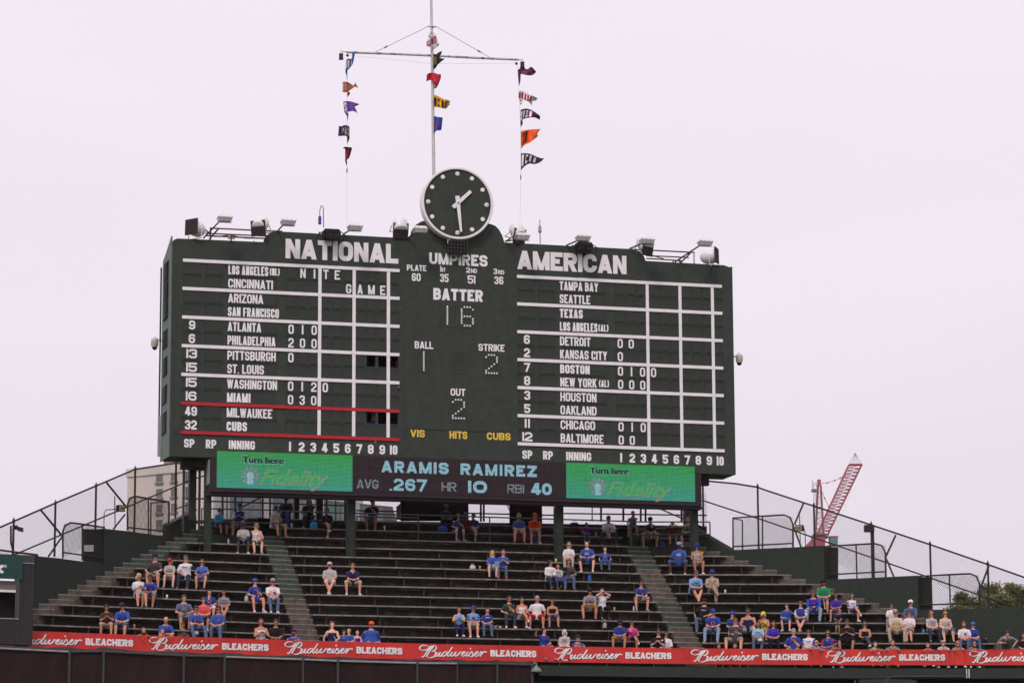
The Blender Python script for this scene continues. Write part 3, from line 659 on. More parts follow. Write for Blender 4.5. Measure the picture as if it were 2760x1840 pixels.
# ------------------------------------------------------------------ message board (screen) under the scoreboard
lu0 = uv(z3(487, 1200))[0]; lu1 = uv(z4(2022, 1300))[0]; vt = BOT-.03; vb = uv(z3(600, 1404))[1]; vb = (vb+uv(r5(1100, 180))[1])/2
LW = .12
led = empty('message_board', BW(lu0, vb, LW), PSI, 'long black electronic message board with two green ad screens and a player name between them', 'message board')
def ll(u, v, w=0.0): return Vector((u-lu0, -w, v-vb))
m_ = MB().m(CABINET).obox(ll(lu0, vb, -.75), (lu1-lu0, 0, 0), (0, -.75, 0), (0, 0, vt-vb)); m_.m(GALV).obox(ll(lu0-.05, vb+.3, -.7), (.045, 0, 0), (0, -.6, 0), (0, 0, vt-vb-.35))
m_.m(CABINET).obox(ll(lu0-.05, vb-.12, -.6), (lu1-lu0+.1, 0, 0), (0, -.5, 0), (0, 0, .11))
for k in range(60): m_.obox(ll(lu0+.3+k*(lu1-lu0-.6)/60, vb-.01, -.02), (.03, 0, 0), (0, -.03, 0), (0, 0, .14))
build('cabinet', m_, led, local=True)
def led_mat(name, kind):
    m = bpy.data.materials.new(name); m.use_nodes = True; n = m.node_tree; b = n.nodes['Principled BSDF']; L = n.links.new
    tc = n.nodes.new('ShaderNodeTexCoord'); sx = n.nodes.new('ShaderNodeSeparateXYZ'); L(tc.outputs['Object'], sx.inputs[0])
    def math_(op, a, v=None, b_=None):
        q = n.nodes.new('ShaderNodeMath'); q.operation = op; L(a, q.inputs[0])
        if b_ is not None: L(b_, q.inputs[1])
        elif v is not None: q.inputs[1].default_value = v
        return q.outputs[0]
    P_ = .052
    fx = math_('FRACT', math_('MULTIPLY', sx.outputs[0], 1/P_)); fz = math_('FRACT', math_('MULTIPLY', sx.outputs[2], 1/P_))
    gx = math_('GREATER_THAN', fx, .25); gz = math_('GREATER_THAN', fz, .25); g = math_('MULTIPLY', gx, b_=gz)
    nz = n.nodes.new('ShaderNodeTexNoise'); mp = n.nodes.new('ShaderNodeMapping'); mp.inputs['Scale'].default_value = (1, 1, 9); L(tc.outputs['Object'], mp.inputs[0]); L(mp.outputs[0], nz.inputs[0]); nz.inputs['Scale'].default_value = 1.1 if kind == 'ad' else 8; nz.inputs['Detail'].default_value = 9
    cr = n.nodes.new('ShaderNodeValToRGB'); e = cr.color_ramp.elements
    if kind == 'ad':
        e[0].position = 0; e[0].color = (.03, .42, .34, 1); e[1].position = 1; e[1].color = (.012, .42, .05, 1); x = e.new(.5); x.color = (.02, .42, .17, 1)
        hh = math_('ADD', math_('MULTIPLY', sx.outputs[2], .58), b_=math_('MULTIPLY', math_('SUBTRACT', nz.outputs[0], .5), 1.1)); L(hh, cr.inputs[0])
    elif kind == 'cyan':
        e[0].position = .35; e[0].color = (.16, .50, .56, 1); e[1].position = .65; e[1].color = (.42, .62, .78, 1); L(nz.outputs[0], cr.inputs[0])
    elif kind == 'grey':
        e[0].position = .4; e[0].color = (.06, .10, .12, 1); e[1].position = .6; e[1].color = (.32, .38, .42, 1); L(nz.outputs[0], cr.inputs[0])
    elif kind == 'logo':
        e[0].position = .4; e[0].color = (.30, .25, .42, 1); e[1].position = .6; e[1].color = (.25, .5, .6, 1); x = e.new(.5); x.color = (.5, .12, .25, 1); L(nz.outputs[0], cr.inputs[0])
    elif kind == 'bright': 
        nz.inputs['Scale'].default_value = 14; x = e.new(.42); x.color = (.03, .05, .06, 1)
        
        e[0].position = .3; e[0].color = (.02, .50, .03, 1); e[1].position = .7; e[1].color = (.05, .62, .10, 1); L(nz.outputs[0], cr.inputs[0])
    if kind == 'ad':
        m2 = n.nodes.new('ShaderNodeMapping'); m2.inputs['Scale'].default_value = (1.4, 1, 26); n2 = n.nodes.new('ShaderNodeTexNoise'); n2.inputs['Scale'].default_value = 1.3; n2.inputs['Detail'].default_value = 6
        L(tc.outputs['Object'], m2.inputs[0]); L(m2.outputs[0], n2.inputs[0]); st = math_('GREATER_THAN', n2.outputs[0], .60); g = math_('MULTIPLY', g, b_=math_('SUBTRACT', n.nodes.new('ShaderNodeValue').outputs[0], b_=math_('MULTIPLY', st, .55)))
        [setattr(q.outputs[0], 'default_value', 1.0) for q in n.nodes if q.type == 'VALUE']
    mxr = n.nodes.new('ShaderNodeMixRGB'); mxr.blend_type = 'MULTIPLY'; mxr.inputs[0].default_value = .8; cb = n.nodes.new('ShaderNodeCombineColor'); [L(g, cb.inputs[i]) for i in range(3)]
    L(cr.outputs[0], mxr.inputs[1]); L(cb.outputs[0], mxr.inputs[2]); L(mxr.outputs[0], b.inputs['Emission Color']); b.inputs['Emission Strength'].default_value = .88 if kind in ('ad', 'bright', 'logo') else 1.0
    b.inputs['Base Color'].default_value = (.01, .01, .01, 1); b.inputs['Roughness'].default_value = .5; return m
LA, LC, LG, LL, LB = led_mat('led_green_ad', 'ad'), led_mat('led_cyan_letters', 'cyan'), led_mat('led_grey_letters', 'grey'), led_mat('led_logo_patches', 'logo'), led_mat('led_green_letters', 'bright')
LK = mat('led_black_letters', (.01, .015, .012), .6, .2, 20)
def screen(nm, u0, u1, v0, v1, mt_, w=.01): return build(nm, MB().m(mt_).obox(ll(u0, v0, .001), (u1-u0, 0, 0), (0, -w, 0), (0, 0, v1-v0)), led, local=True)
su0, su1 = uv(z3(538, 1200))[0], uv(z3(1611, 1230))[0]; sv0 = uv(z3(538, 1365))[1]; sv1 = uv(z3(540, 1075))[1]
cu0, cu1 = uv(z4(952, 1300))[0], uv(z4(1971, 1300))[0]
s1 = screen('ad_screen', su0, su1, sv0, sv1, LA); s2 = screen('ad_screen', cu0, cu1, sv0, sv1, LA)
LEDK = mat('unlit_led_modules', (.020, .010, .014), .55, .25, 5.0)
sc_ = MB().m(LEDK)
for k in range(14):
    for j in range(3):
        a = su1+.03+(cu0-su1-.06)*k/14; b = (cu0-su1-.06)/14-.012; sc_.obox(ll(a, sv0+(sv1-sv0)*j/3, .001), (b, 0, 0), (0, -.010-.003*((k*7+j*3) % 3), 0), (0, 0, (sv1-sv0)/3-.012))
s3 = build('text_screen', sc_, led, local=True)
def led_text(s, zf, x0, yt, yb, x1, mt_, par, zf1=None, t=.2, gap=.35):
    a = uv(zf(x0, yt), LW); b = uv(zf(x0, yb), LW); c = uv((zf1 or zf)(x1, (yt+yb)/2), LW); mb = MB().m(mt_)
    block_text(mb, s, a[0], c[0], b[1], a[1], lambda x, y, l: ll(x, y, .022+l), t, gap); return build('lettering', mb, par, local=True)
led_text('ARAMIS  RAMIREZ', z3, 1845, 1150, 1240, 725, LC, s3, z4, .26, .75)
led_text('AVG', z3, 1650, 1295, 1368, 1823, LG, s3, t=.17); led_text('.267', z3, 1910, 1290, 1385, 2205, LC, s3, t=.22, gap=.6); led_text('HR', z3, 2322, 1318, 1390, 2440, LG, s3, t=.17)
led_text('10', z4, 180, 1308, 1403, 330, LC, s3, t=.27, gap=.6); led_text('RBI', z4, 490, 1335, 1405, 625, LG, s3, t=.17); led_text('40', z4, 680, 1325, 1418, 843, LC, s3, t=.27)
def font_text(s, u0, u1, v0, v1, mt_, par, w, fn, shear=0.0, off=0.0, nm='lettering'):
    cu = bpy.data.curves.new('t', 'FONT'); cu.body = s; cu.offset = off; cu.shear = shear; cu.resolution_u = 3
    o = bpy.data.objects.new('t', cu); COL.objects.link(o); dg = bpy.context.evaluated_depsgraph_get(); me = bpy.data.meshes.new_from_object(o.evaluated_get(dg)); bpy.data.objects.remove(o)
    xs = [v.co.x for v in me.vertices]; ys = [v.co.y for v in me.vertices]; a, b, c, d = min(xs), max(xs), min(ys), max(ys)
    mb = MB().m(mt_); mb.add([fn(u0+(v.co.x-a)/(b-a)*(u1-u0), v0+(v.co.y-c)/(d-c)*(v1-v0), w) for v in me.vertices], [tuple(p.vertices) for p in me.polygons]); bpy.data.meshes.remove(me)
    return mb if par is None else build(nm, mb, par, local=True)
for sN, zf, (tx0, tx1, ty0, ty1), (cx, cy, crd), (gx0, gx1, gy0, gy1) in ((s1, z3, (742, 1068, 1112, 1168), (805, 1268, 72), (888, 1415, 1222, 1365)), (s2, z4, (1142, 1450, 1200, 1252), (1207, 1356, 68), (1285, 1785, 1318, 1450))):
    a = uv(zf(tx0, ty0), LW); b = uv(zf(tx1, ty1), LW)
    font_text('Turn here', a[0]-.02, b[0]+.03, uv(zf(tx0, ty1), LW)[1]-.03, a[1]+.02, LC, sN, .024, ll, off=.03)
    for q_ in (0, .018): font_text('Turn here', a[0]+q_, b[0]+q_, uv(zf(tx0, ty1), LW)[1], a[1], LK, sN, .03+q_*.1, ll, off=.018)
    a = uv(zf(gx0, gy0), LW); b = uv(zf(gx1, gy1), LW); v0_ = uv(zf(gx0, gy1), LW)[1]
    font_text('Fidelity', a[0]-.05, b[0]+.07, v0_-.07, a[1]+.03, LL, sN, .026, ll, .45, .024)
    font_text('Fidelity', a[0], b[0], v0_, a[1], LB, sN, .034, ll, .45, .010)
    c = uv(zf(cx, cy), LW); q = MB().m(LL)
    cc = ll(c[0], c[1], .02); R_ = .36; nn = 24
    for k in range(10):
        a0 = math.pi*2*k/10; a1 = a0+.34; q.add([cc+Vector((math.cos(a0)*.17, 0, math.sin(a0)*.17)), cc+Vector((math.cos(a0)*R_, 0, math.sin(a0)*R_)), cc+Vector((math.cos(a1)*R_, 0, math.sin(a1)*R_)), cc+Vector((math.cos(a1)*.17, 0, math.sin(a1)*.17))], [(0, 1, 2, 3)])
    q.m(LC).poly([cc+Vector((math.cos(-2*math.pi*j/nn)*.15, -.003, math.sin(-2*math.pi*j/nn)*.15)) for j in range(nn)]).poly([cc+Vector((-.13, -.006, -.34)), cc+Vector((.13, -.006, -.34)), cc+Vector((.07, -.006, .1)), cc+Vector((-.07, -.006, .1))])
    build('emblem', q, sN, local=True)

# ------------------------------------------------------------------ steel posts carrying the board
def column(u, w, wd, dp, v0, v1, mt_, label, rivets=False):
    m_ = MB().m(mt_).obox(BW(u-wd/2, v0, w), BU*wd, -BN*dp, Vector((0, 0, v1-v0)))
    o = build('steel_post', m_, label=label, cat='post', origin=BW(u, v0, w), group='steel posts carrying the scoreboard')
    if rivets:
        r = MB().m(mt_)
        k = 0; v = v0+.05
        while v < v0+1.6:
            for s_ in (-.36, -.12, .12, .36): r.ball(BW(u+s_*wd, v, w+.005), .018, 5, 3)
            v += .075
        for s_ in (-.46, .46): r.obox(BW(u+s_*wd-.01, v0, w), BU*.02, BN*.03, Vector((0, 0, v1-v0)))
        build('rivets', r, o, kind='stuff')
    return o
cu_ = lambda x, y: uv((x, y))[0]
# ================================================================== BLEACHERS
RISE = .455
def ZB(k): return 11.306+RISE*k
def ZT(k): return ZB(k)-.43
def _l(x0, dx, y0, dy): return lambda s: Vector((x0+dx*s, y0+dy*s, 0))
AL = _l(-17.224, .509, 111.669, 1.238); AR = _l(-7.913, -.190, 116.542, .807)
BL_ = _l(-7.096, -.192, 116.904, .811); BR_ = _l(6.207, -.161, 120.691, .821)
CL_ = _l(7.155, -.162, 121.09, .812); CRR = _l(18.356, -1.082, 122.024, .727)
DA = Vector((.887, .462, 0)); DC = Vector((.9967, .083, 0))
ALo = lambda s: AL(s)-DA*.95
CRo = lambda s: CRR(s)+DC*.95
UPZ = Vector((0, 0, 1))
def at(p, z): return Vector((p.x, p.y, z))
ground = MB().m(mat('field_grass', (.03, .07, .02), .9, .3, .4, .2)).quad((-750, -300, 0), (750, -300, 0), (750, 1100, 0), (-750, 1100, 0)); build('ground', ground, kind='structure', origin=(0, 0, 0))
def terrace(name, L, R, k0, k1, green_from):
    m_ = MB()
    for k in range(k0, k1+1):
        s0, s1 = k-.8, k+.2
        if k == k0: s0 = k-.25
        m_.m(CONCG if k < green_from else WALLG)
        m_.quad(at(L(s0), ZT(k)), at(R(s0), ZT(k)), at(R(s1), ZT(k)), at(L(s1), ZT(k)))
        m_.quad(at(L(s1), ZT(k)), at(R(s1), ZT(k)), at(R(s1), ZT(k+1)), at(L(s1), ZT(k+1)))
    m_.m(CONCG); kb = k0
    m_.quad(at(L(kb-.25), ZT(kb)-.5), at(R(kb-.25), ZT(kb)-.5), at(R(kb-.25), ZT(kb)), at(L(kb-.25), ZT(kb)))
    # closing slab underneath so that nothing shows through from the side
    m_.quad(at(L(kb-.24), ZT(kb)-.6), at(L(k1+.2), ZT(k1)-.6), at(R(k1+.2), ZT(k1)-.6), at(R(kb-.24), ZT(kb)-.6))
    for Q in (L, R):
        for k in range(k0+1, k1+1): m_.quad(at(Q(k-.8), ZT(k)-.75), at(Q(k+.2), ZT(k)-.75), at(Q(k+.2), ZT(k)), at(Q(k-.8), ZT(k)))
    return build(name, m_, kind='structure')
terrace('terrace', AL, AR, -1, 12, 10); terrace('terrace', BL_, BR_, -1, 12, 99); terrace('terrace', CL_, CRR, -1, 12, 10)
# landing behind the last row
m_ = MB().m(CONCG)
for L, R in ((AL, AR), (AR, BL_), (BL_, BR_), (BR_, CL_), (CL_, CRR)):
    m_.quad(at(L(12.2), ZT(13)), at(R(12.2), ZT(13)), at(R(15), ZT(13)), at(L(15), ZT(13)))
    m_.quad(at(L(15), ZT(13)-.6), at(R(15), ZT(13)-.6), at(R(15), ZT(13)), at(L(15), ZT(13)))
build('landing', m_, kind='structure')
def stairs(L, R, k0, k1, fm, label):
    root = empty('aisle_stairs', at((L(k0)+R(k0))/2, ZT(k0)), 0, kind='structure')
    for k in range(k0, k1+1):
        for h in (0, 1):
            s0 = k-1.3+.5*h; z = ZT(k)-.2275*(1-h); mm = fm(k+.5*h); m_ = MB().m(mm)
            A, B, C, D = L(s0), R(s0), R(s0+.56), L(s0+.56)
            m_.prism([at(A, z-.34), at(B, z-.34), at(C, z-.34), at(D, z-.34)], (0, 0, .34))
            # slightly proud worn nosing
            n_ = (A-D).normalized()*.012; m_.m(NOSE).prism([at(A, z-.035)+n_, at(B, z-.035)+n_, at(B, z-.035), at(A, z-.035)], (0, 0, .037))
            build('step', m_, root)
    return root
NOSE = two_noise('worn_step_edge', (.20, .175, .15), (.32, .28, .24), (.08, .07, .06), s1=4)
stairs(AR, BL_, 0, 11, lambda k: STEPG if k > 5 else CONCS, '')
stairs(BR_, CL_, 0, 11, lambda k: STEPG if 6 > k > 3 or k > 9 else CONCS, '')
stairs(ALo, AL, 0, 12, lambda k: CONCS if k < 8 else STEPG, '')
stairs(CRR, CRo, 0, 12, lambda k: CONCS, '')

# benches
EDGEW = two_noise('worn_highlit_edge', (.06, .052, .047), (.26, .225, .20), (.03, .026, .023), s1=.7)  # worn edge whose broken highlights are put into the colour
BRK = mat('bracket_iron', (.045, .032, .028), .7, .3, 12, .2)
def bench(P, Q, z, label, grp):
    d = (Q-P).normalized(); n_ = Vector((d.y, -d.x, 0)); Lg = (Q-P).length
    rt_ = empty('bleacher_bench', at(P, z-.43), 0, label, 'bench', grp)
    m_ = MB().m(BENCHG); q = at(P, z)-n_*.14
    m_.add([q+n_*x+UPZ*y+d*l for l in (0, Lg) for x, y in ((0, -.062), (.26, -.062), (.28, -.045), (.28, -.008), (.265, 0), (0, 0))],
           [(0, 1, 2, 3, 4, 5), (11, 10, 9, 8, 7, 6)]+[(i, 6+i, 6+(i+1) % 6, (i+1) % 6) for i in range(6)])
    build('plank', m_, rt_)
    # lower board standing in for the light tread edge under the seat
    m_ = MB().m(EDGEW).obox(at(P, z-.12)-n_*.12, d*Lg, n_*.03, UPZ*.05); build('back_rail', m_, rt_)
    nb = max(2, int(Lg/1.75)); first = None
    for i in range(nb):
        t = (.45+i*(Lg-.9)/(nb-1))+random.uniform(-.1, .1)
        if first is None:
            m_ = MB().m(BRK).obox(-d*.02+n_*.08-UPZ*.43, d*.045, -n_*.05, UPZ*.375).obox(-d*.02+n_*.12-UPZ*.10, d*.045, -n_*.26, UPZ*.048).prism([n_*.06-UPZ*.32-d*.01, n_*-.1-UPZ*.09-d*.01, n_*.0-UPZ*.09-d*.01, n_*.06-UPZ*.24-d*.01], d*.03)
            first = m_.mesh('bracket')
        o = bpy.data.objects.new('bracket', first); o.parent = rt_; o.location = Vector((0, 0, .43))+d*t; COL.objects.link(o)
    return rt_
ORD = ['front', 'second', 'third', 'fourth', 'fifth', 'sixth', 'seventh', 'eighth', 'ninth', 'tenth', 'eleventh', 'twelfth', 'thirteenth']
SEC = []      # (k, P, Q) for seating people
for k in range(-1, 13):
    for nm, L, R, kmax in (('left', AL, AR, 9), ('middle', BL_, BR_, 12), ('right', CL_, CRR, 9)):
        P, Q = L(k), R(k); row = ORD[k] if k >= 0 else 'lowest'
        lab = f'{row} green bleacher bench from the bottom in the {nm} block of seats' if k >= 0 else f'low green bench behind the red banner in the {nm} block of seats'
        if nm == 'left' and k >= 0: P = P
        if k > kmax:
            if k == 10: continue
            if nm == 'left':
                P = at_z(578, 1425, ZB(k)); P = Vector((P.x, P.y, 0)); A_, B_ = L(k), R(k); d_ = (B_-A_); t = (P-A_).dot(d_)/d_.length_squared; P = A_+d_*t
                lab = f'dark green bench on the raised platform left, {"front" if k == 11 else "rear"} row under the message board'
            else:
                A_, B_ = L(k), R(k); Q = A_+(B_-A_).normalized()*2.6; lab = f'dark green bench on the raised platform right, {"front" if k == 11 else "rear"} row under the message board'
        if k == -1:
            P, Q = L(-1), R(-1)
        bench(P, Q, ZB(k), lab, 'green bleacher benches'); SEC.append((k, P, Q))
# platform fronts are the green risers; pipe rails
def pipe_rail(name, pts, zt, zl, posts, label, zbase=None, mt_=None):
    m_ = MB().m(mt_ or PIPEG); rt_ = empty(name, at(pts[0], zbase), 0, label, 'railing')
    for z in (zt, zl):
        if z: build('rail', MB().m(mt_ or PIPEG).tube([at(p, z) for p in pts], .028, 6), rt_)
    for p in posts: build('post', MB().m(mt_ or PIPEG).tube([at(p, zbase), at(p, zt)], .028, 6), rt_)
    return rt_
LN_ = lambda A, B, t: A+(B-A)*t
def on_row(L, R, s, x):      # point on the line L(s)-R(s) seen at pixel column x
    A, B = L(s), R(s); d = ray(x, 1450); d = Vector((d.x, d.y, 0)); o = Vector((CAM.x, CAM.y, 0)); AB = B-A
    # solve o+d*t = A+AB*u
    det = d.x*(-AB.y)+AB.x*d.y; u = (d.x*(A.y-o.y)-d.y*(A.x-o.x))/(-det) if abs(det) > 1e-9 else 0
    u = ((A.x-o.x)*d.y-(A.y-o.y)*d.x)/(AB.y*d.x-AB.x*d.y); return A+AB*u
rA = [on_row(AL, AR, 10.2, 543), on_row(AL, AR, 10.2, 755)]
pipe_rail('guard_rail', rA, ZT(11)+1.02, ZT(11)+.5, [rA[0], rA[1]], 'green pipe rail in front of the left platform seats', ZT(10))
rB0, rB1 = on_row(BL_, BR_, 10.25, 757), on_row(BL_, BR_, 10.25, 1700)
pipe_rail('guard_rail', [rB0, rB1], ZT(11)+1.02, None, [on_row(BL_, BR_, 10.25, x) for x in (1127, 1320, 1699)], 'long green pipe rail in front of the middle upper seats', ZT(10))
pipe_rail('guard_rail', [on_row(BL_, BR_, 11.3, 960), on_row(BL_, BR_, 11.3, 1130)], ZT(12)+.55, None, [on_row(BL_, BR_, 11.3, x) for x in (962, 1128)], 'short green pipe rail behind the man in black under the message board', ZT(11))
rC = [on_row(CL_, CRR, 10.2, 1702), on_row(CL_, CRR, 10.2, 1914)]
pipe_rail('guard_rail', rC, ZT(11)+1.02, ZT(11)+.5, [rC[0], rC[1]], 'green pipe rail in front of the right platform seats', ZT(10))

# columns (board frame)
for x, y, lab, riv, w, wd, mt_ in ((561, 1445, 'green steel post at the left end of the message board', False, -.5, .25, WALLG), (947.5, 1480, 'riveted green steel post left of the middle seats', True, -.5, .32, WALLG),
                          (1508.5, 1480, 'riveted green steel post near the right end of the middle seats', True, -.5, .31, WALLG), (1874, 1470, 'green steel post at the right end of the message board', False, -.5, .25, WALLG)):
    u = uv((x, 1400), w)[0]; P = BW(u, 0, w)
    # which row does it stand on
    zb = 13.0
    for k in range(12, -1, -1):
        A, B = BL_(k-.8), BR_(k-.8)
        if (P-A).dot(Vector((-(B-A).y, (B-A).x, 0))) > 0: zb = ZT(k); break
    column(u, w, wd, .35, zb-BO.z, (vb-.1 if 570 < x < 1860 else BOT), mt_, lab, riv)
for x, w, wd, lab in ((519, -1.5, .28, 'dark steel post left of the message board'), (1855, -3.6, .26, 'dark steel post behind the right end of the message board'), (800, -4.4, .2, 'dark post behind the second girl on the rear bench'), (862, -4.4, .26, 'dark thick post behind the woman in the black jacket'), (1440, -4.6, .28, 'dark post behind the orange capped man')):
    u = uv((x, 1380), w)[0]; column(u, w, wd, .3, ZT(12)-BO.z, BOT, IRON, lab)
for x, w in ((495, -1.3), (538, -1.4)):
    u = uv((x, 1300), w)[0]; build('drain_pipe', MB().m(PIPED).tube([BW(u, ZT(11)-BO.z, w), BW(u, BOT, w)], .05, 8), label='dark downpipe %s the thick dark post under the left end of the scoreboard' % ('left of' if x < 500 else 'right of'), cat='pipe')
# underside beam right behind the message board
build('steel_beam', MB().m(IRON).obox(BW(-10.6, BOT-.35, -.9), BU*21.6, -BN*.3, UPZ*.3), label='dark steel beam running behind the message board', cat='beam')
build('junction_box', MB().m(IRON).obox(BW(uv(z3(370, 1065), -.6)[0], BOT-.3, -.6), BU*.62, -BN*.3, UPZ*.22), label='dark box under the scoreboard left of the message board', cat='box')

# ================================================================== WALLS at both sides
def wall_from(name, A, B, polys, th, label, mt_=WALLG):
    A, B = Vector((A[0], A[1], 0)), Vector((B[0], B[1], 0)); d = (B-A).normalized(); n_ = Vector((d.y, -d.x, 0)); m_ = MB().m(mt_)
    for P in polys: m_.prism(P, -n_*th if n_.y < 0 else n_*th)
    return build(name, m_, label=label, cat='wall')
WL0, WL1 = ALo(-3), ALo(12.5)
def wl(x, y): return on_line(x, y, WL0, WL1)
def wlr(x, y): return wl(*r2(x, y))
def low(P, z=9.5): return Vector((P.x, P.y, z))
a = wlr(228, 728); b = wlr(415, 746); b2 = wlr(415, 747); c = wlr(690, 783); c2 = wlr(690, 548); d = wlr(845, 565); e = wlr(1113, 602); e2 = wlr(1113, 520); f = wlr(1292, 428); g = wlr(1297, 470)
wall_from('side_wall', WL0, WL1, [[low(a), low(b), b, a], [low(b), low(c), c, b2], [low(c), low(e), e, d, c2], [low(e), low(g), g, f, e2]], .25, 'dark green wall beside the stairs left of the seats, stepping up to the scoreboard')
cp = MB().m(PIPED).tube([wlr(1100, 528), wlr(1295, 424)], .05, 6); build('wall_coping', cp, label='sloping dark cap on the left wall under the scoreboard', cat='coping')
WR0, WR1 = CRo(-6), CRo(12.5)
def wrr(x, y, f_=r6): return on_line(*f_(x, y), WR0, WR1)
p0 = wrr(1108, 372, r5); p1 = wrr(1385, 532, r5); p2 = wrr(190, 676); p3 = wrr(413, 664); p3b = wrr(413, 890); p4 = wrr(800, 872); p5 = wrr(1030, 861); p5b = wrr(1030, 1088); p6 = wrr(1422, 1080); p7 = wrr(1716, 1064)
wall_from('side_wall', WR0, WR1, [[low(p0), low(p1), p1, p0], [low(p1), low(p3), p3, p2, p1], [low(p3), low(p5), p5, p4, p3b], [low(p5), low(p7), p7, p6, p5b]], -.25, 'dark green wall beside the stairs right of the seats, stepping down from the scoreboard')
build('wall_coping', MB().m(PIPED).tube([p0+UPZ*.03, p1+UPZ*.03], .05, 6), label='sloping dark cap on the right wall beside the scoreboard', cat='coping')
# seams/posts on the walls
build('wall_post', MB().m(PIPED).tube([wrr(1662, 1068), low(wrr(1662, 1068), 11.2)], .05, 6), label='thin dark pipe down the far right end of the green wall', cat='pipe')
m_ = MB().m(IRON).tube([wlr(243, 725), wlr(238, 965)], .05, 6); build('wall_pipe', m_, label='dark slot with pipe on the wall right of the corrugated hut', cat='pipe')

# ================================================================== FENCES
FW = mat('fence_wire', (.035, .028, .028), .5, .2, 10, metal=.3)
def offs(A, B, o):
    d = (B-A).normalized(); n_ = Vector((-d.y, d.x, 0)); return A+n_*o, B+n_*o
FL0, FL1 = offs(WL0, WL1, 2.2)
def fl(x, y): return on_line(*r2(x, y), FL0, FL1)
def fence(label, P, posts, tops, mids, bots, braces=(), pitch=.11, r=.0036, pw=.042):
    rt_ = empty('chain_link_fence', at(P(*tops[0]), 9), 0, label, 'fence')
    build('top_rail', MB().m(IRON).tube([P(*q) for q in tops], .036, 6), rt_)
    for q in mids: build('mid_rail', MB().m(IRON).tube([P(*t) for t in q], .03, 6), rt_)
    for x, yt, yb in posts:
        a = P(x, yt); b = P(x, yb); a.x, a.y = (a.x+b.x)/2, (a.y+b.y)/2; b.x, b.y = a.x, a.y
        build('post', MB().m(IRON).tube([b, a], pw, 7).lathe([(.05, 0), (.055, .03), (.02, .1), (.01, .14)], a, n=7), rt_)
    for q in braces: build('brace', MB().m(PIPED).tube([P(*t) for t in q], .04, 6), rt_)
    mb = MB().m(FW)
    for (a, b), (c, d) in zip(zip(tops[:-1], tops[1:]), zip(bots[:-1], bots[1:])):
        chain_link(mb, [P(*c), P(*d), P(*b), P(*a)], pitch, r)
    build('wire_mesh', mb, rt_, kind='stuff'); return rt_
fence('tall chain link fence climbing behind the left wall up to the scoreboard', fl,
      [(-90, 590, 900), (88, 497, 730), (363, 380, 735), (632, 265, 570), (890, 155, 580), (1160, 112, 560)],
      [(-100, 590), (0, 540), (365, 380), (635, 266), (892, 157), (1160, 116), (1245, 122)], [[(-60, 790), (100, 718), (1248, 233)], [(1160, 418), (1248, 388)]],
      [(-100, 800), (0, 780), (365, 760), (635, 640), (892, 610), (1160, 580), (1245, 500)],
      [[(268, 424), (412, 598)], [(412, 598), (320, 732)], [(700, 240), (830, 400)], [(825, 455), (750, 550)]])
fence('chain link fence behind the posts at the left end of the message board', lambda x, y: on_line(*r2(x, y), FL1, FL1+Vector((3.5, 1.2, 0))),
      [], [(1225, 118), (1370, 132)], [[(1225, 240), (1370, 192)], [(1225, 355), (1370, 350)]], [(1225, 520), (1370, 520)])
FR0, FR1 = offs(WR0, WR1, -2.2)
FR0, FR1 = WR0+Vector((.8, 2.2, 0)), WR1+Vector((1.2, 2.4, 0))
def fr(x, y): return on_line(*r6(x, y), FR0, FR1)
def c56(x, y): px = r5(x, y); return ((px[0]-2060)/.40816, (px[1]-1200)/.40816)
fence('tall chain link fence falling away behind the right wall', fr,
      [(*c56(1147, -20), c56(0, 385)[1]), (*c56(1578, 30), c56(0, 530)[1]), (330, 395, 665), (710, 520, 890), (1100, 650, 1085), (1480, 780, 1075), (1790, 890, 1090)],
      [c56(1125, -18), c56(1400, 8), c56(1575, 36), (0, 292), (330, 400), (710, 525), (1100, 655), (1480, 786), (1760, 885)],
      [[c56(1140, 138), (0, 495), (800, 770), (1640, 1062)]],
      [c56(1125, 385), c56(1400, 560), c56(1575, 560), (0, 700), (330, 690), (710, 900), (1100, 890), (1480, 1085), (1760, 1085)],
      [[(258, 382), (200, 520)], [(195, 540), (243, 670)], [(868, 590), (802, 735)], [(805, 745), (855, 866)], [(1482, 795), (1428, 940)], [(1430, 950), (1475, 1070)]])
# low guard panels of chain link set into the walls
def guard_panel(P, frame, verts, quad, label, solid=None):
    rt_ = empty('mesh_guard_panel', low(P(*frame[0]), 11), 0, label, 'guard panel')
    build('frame', MB().m(IRON).tube([P(*q) for q in frame], .038, 6), rt_)
    for v in verts: build('bar', MB().m(IRON).tube([P(*q) for q in v], .03, 6), rt_)
    mb = MB().m(FW); chain_link(mb, [P(*q)+Vector((0, .03, 0)) for q in quad], .085, .0052); build('wire_mesh', mb, rt_, kind='stuff')
    if solid: build('solid_panel', MB().m(WALLG).prism([P(*q)+Vector((0, .1, 0)) for q in solid], (0, .03, 0)), rt_)
    return rt_
G = wlr
guard_panel(G, [(415, 745), (415, 565), (430, 528), (465, 510), (550, 520), (688, 540), (686, 780)], [[(543, 520), (543, 760)], [(415, 705), (686, 742)]], [(417, 745), (686, 780), (686, 542), (417, 515)],
            'chain link guard panel next to the hut, half backed by a green board', [(546, 548), (686, 552), (684, 780), (546, 762)])
guard_panel(G, [(842, 560), (842, 390), (858, 348), (890, 336), (980, 350), (1116, 372), (1115, 600)], [[(980, 350), (980, 585)], [(842, 540), (1115, 570)], [(995, 590), (997, 380), (1110, 372)]], [(844, 565), (1114, 602), (1114, 374), (844, 340)],
            'chain link guard panel with a gate on top of the left wall below the scoreboard')
H = wrr
hx = lambda x, y: c56(x, y)
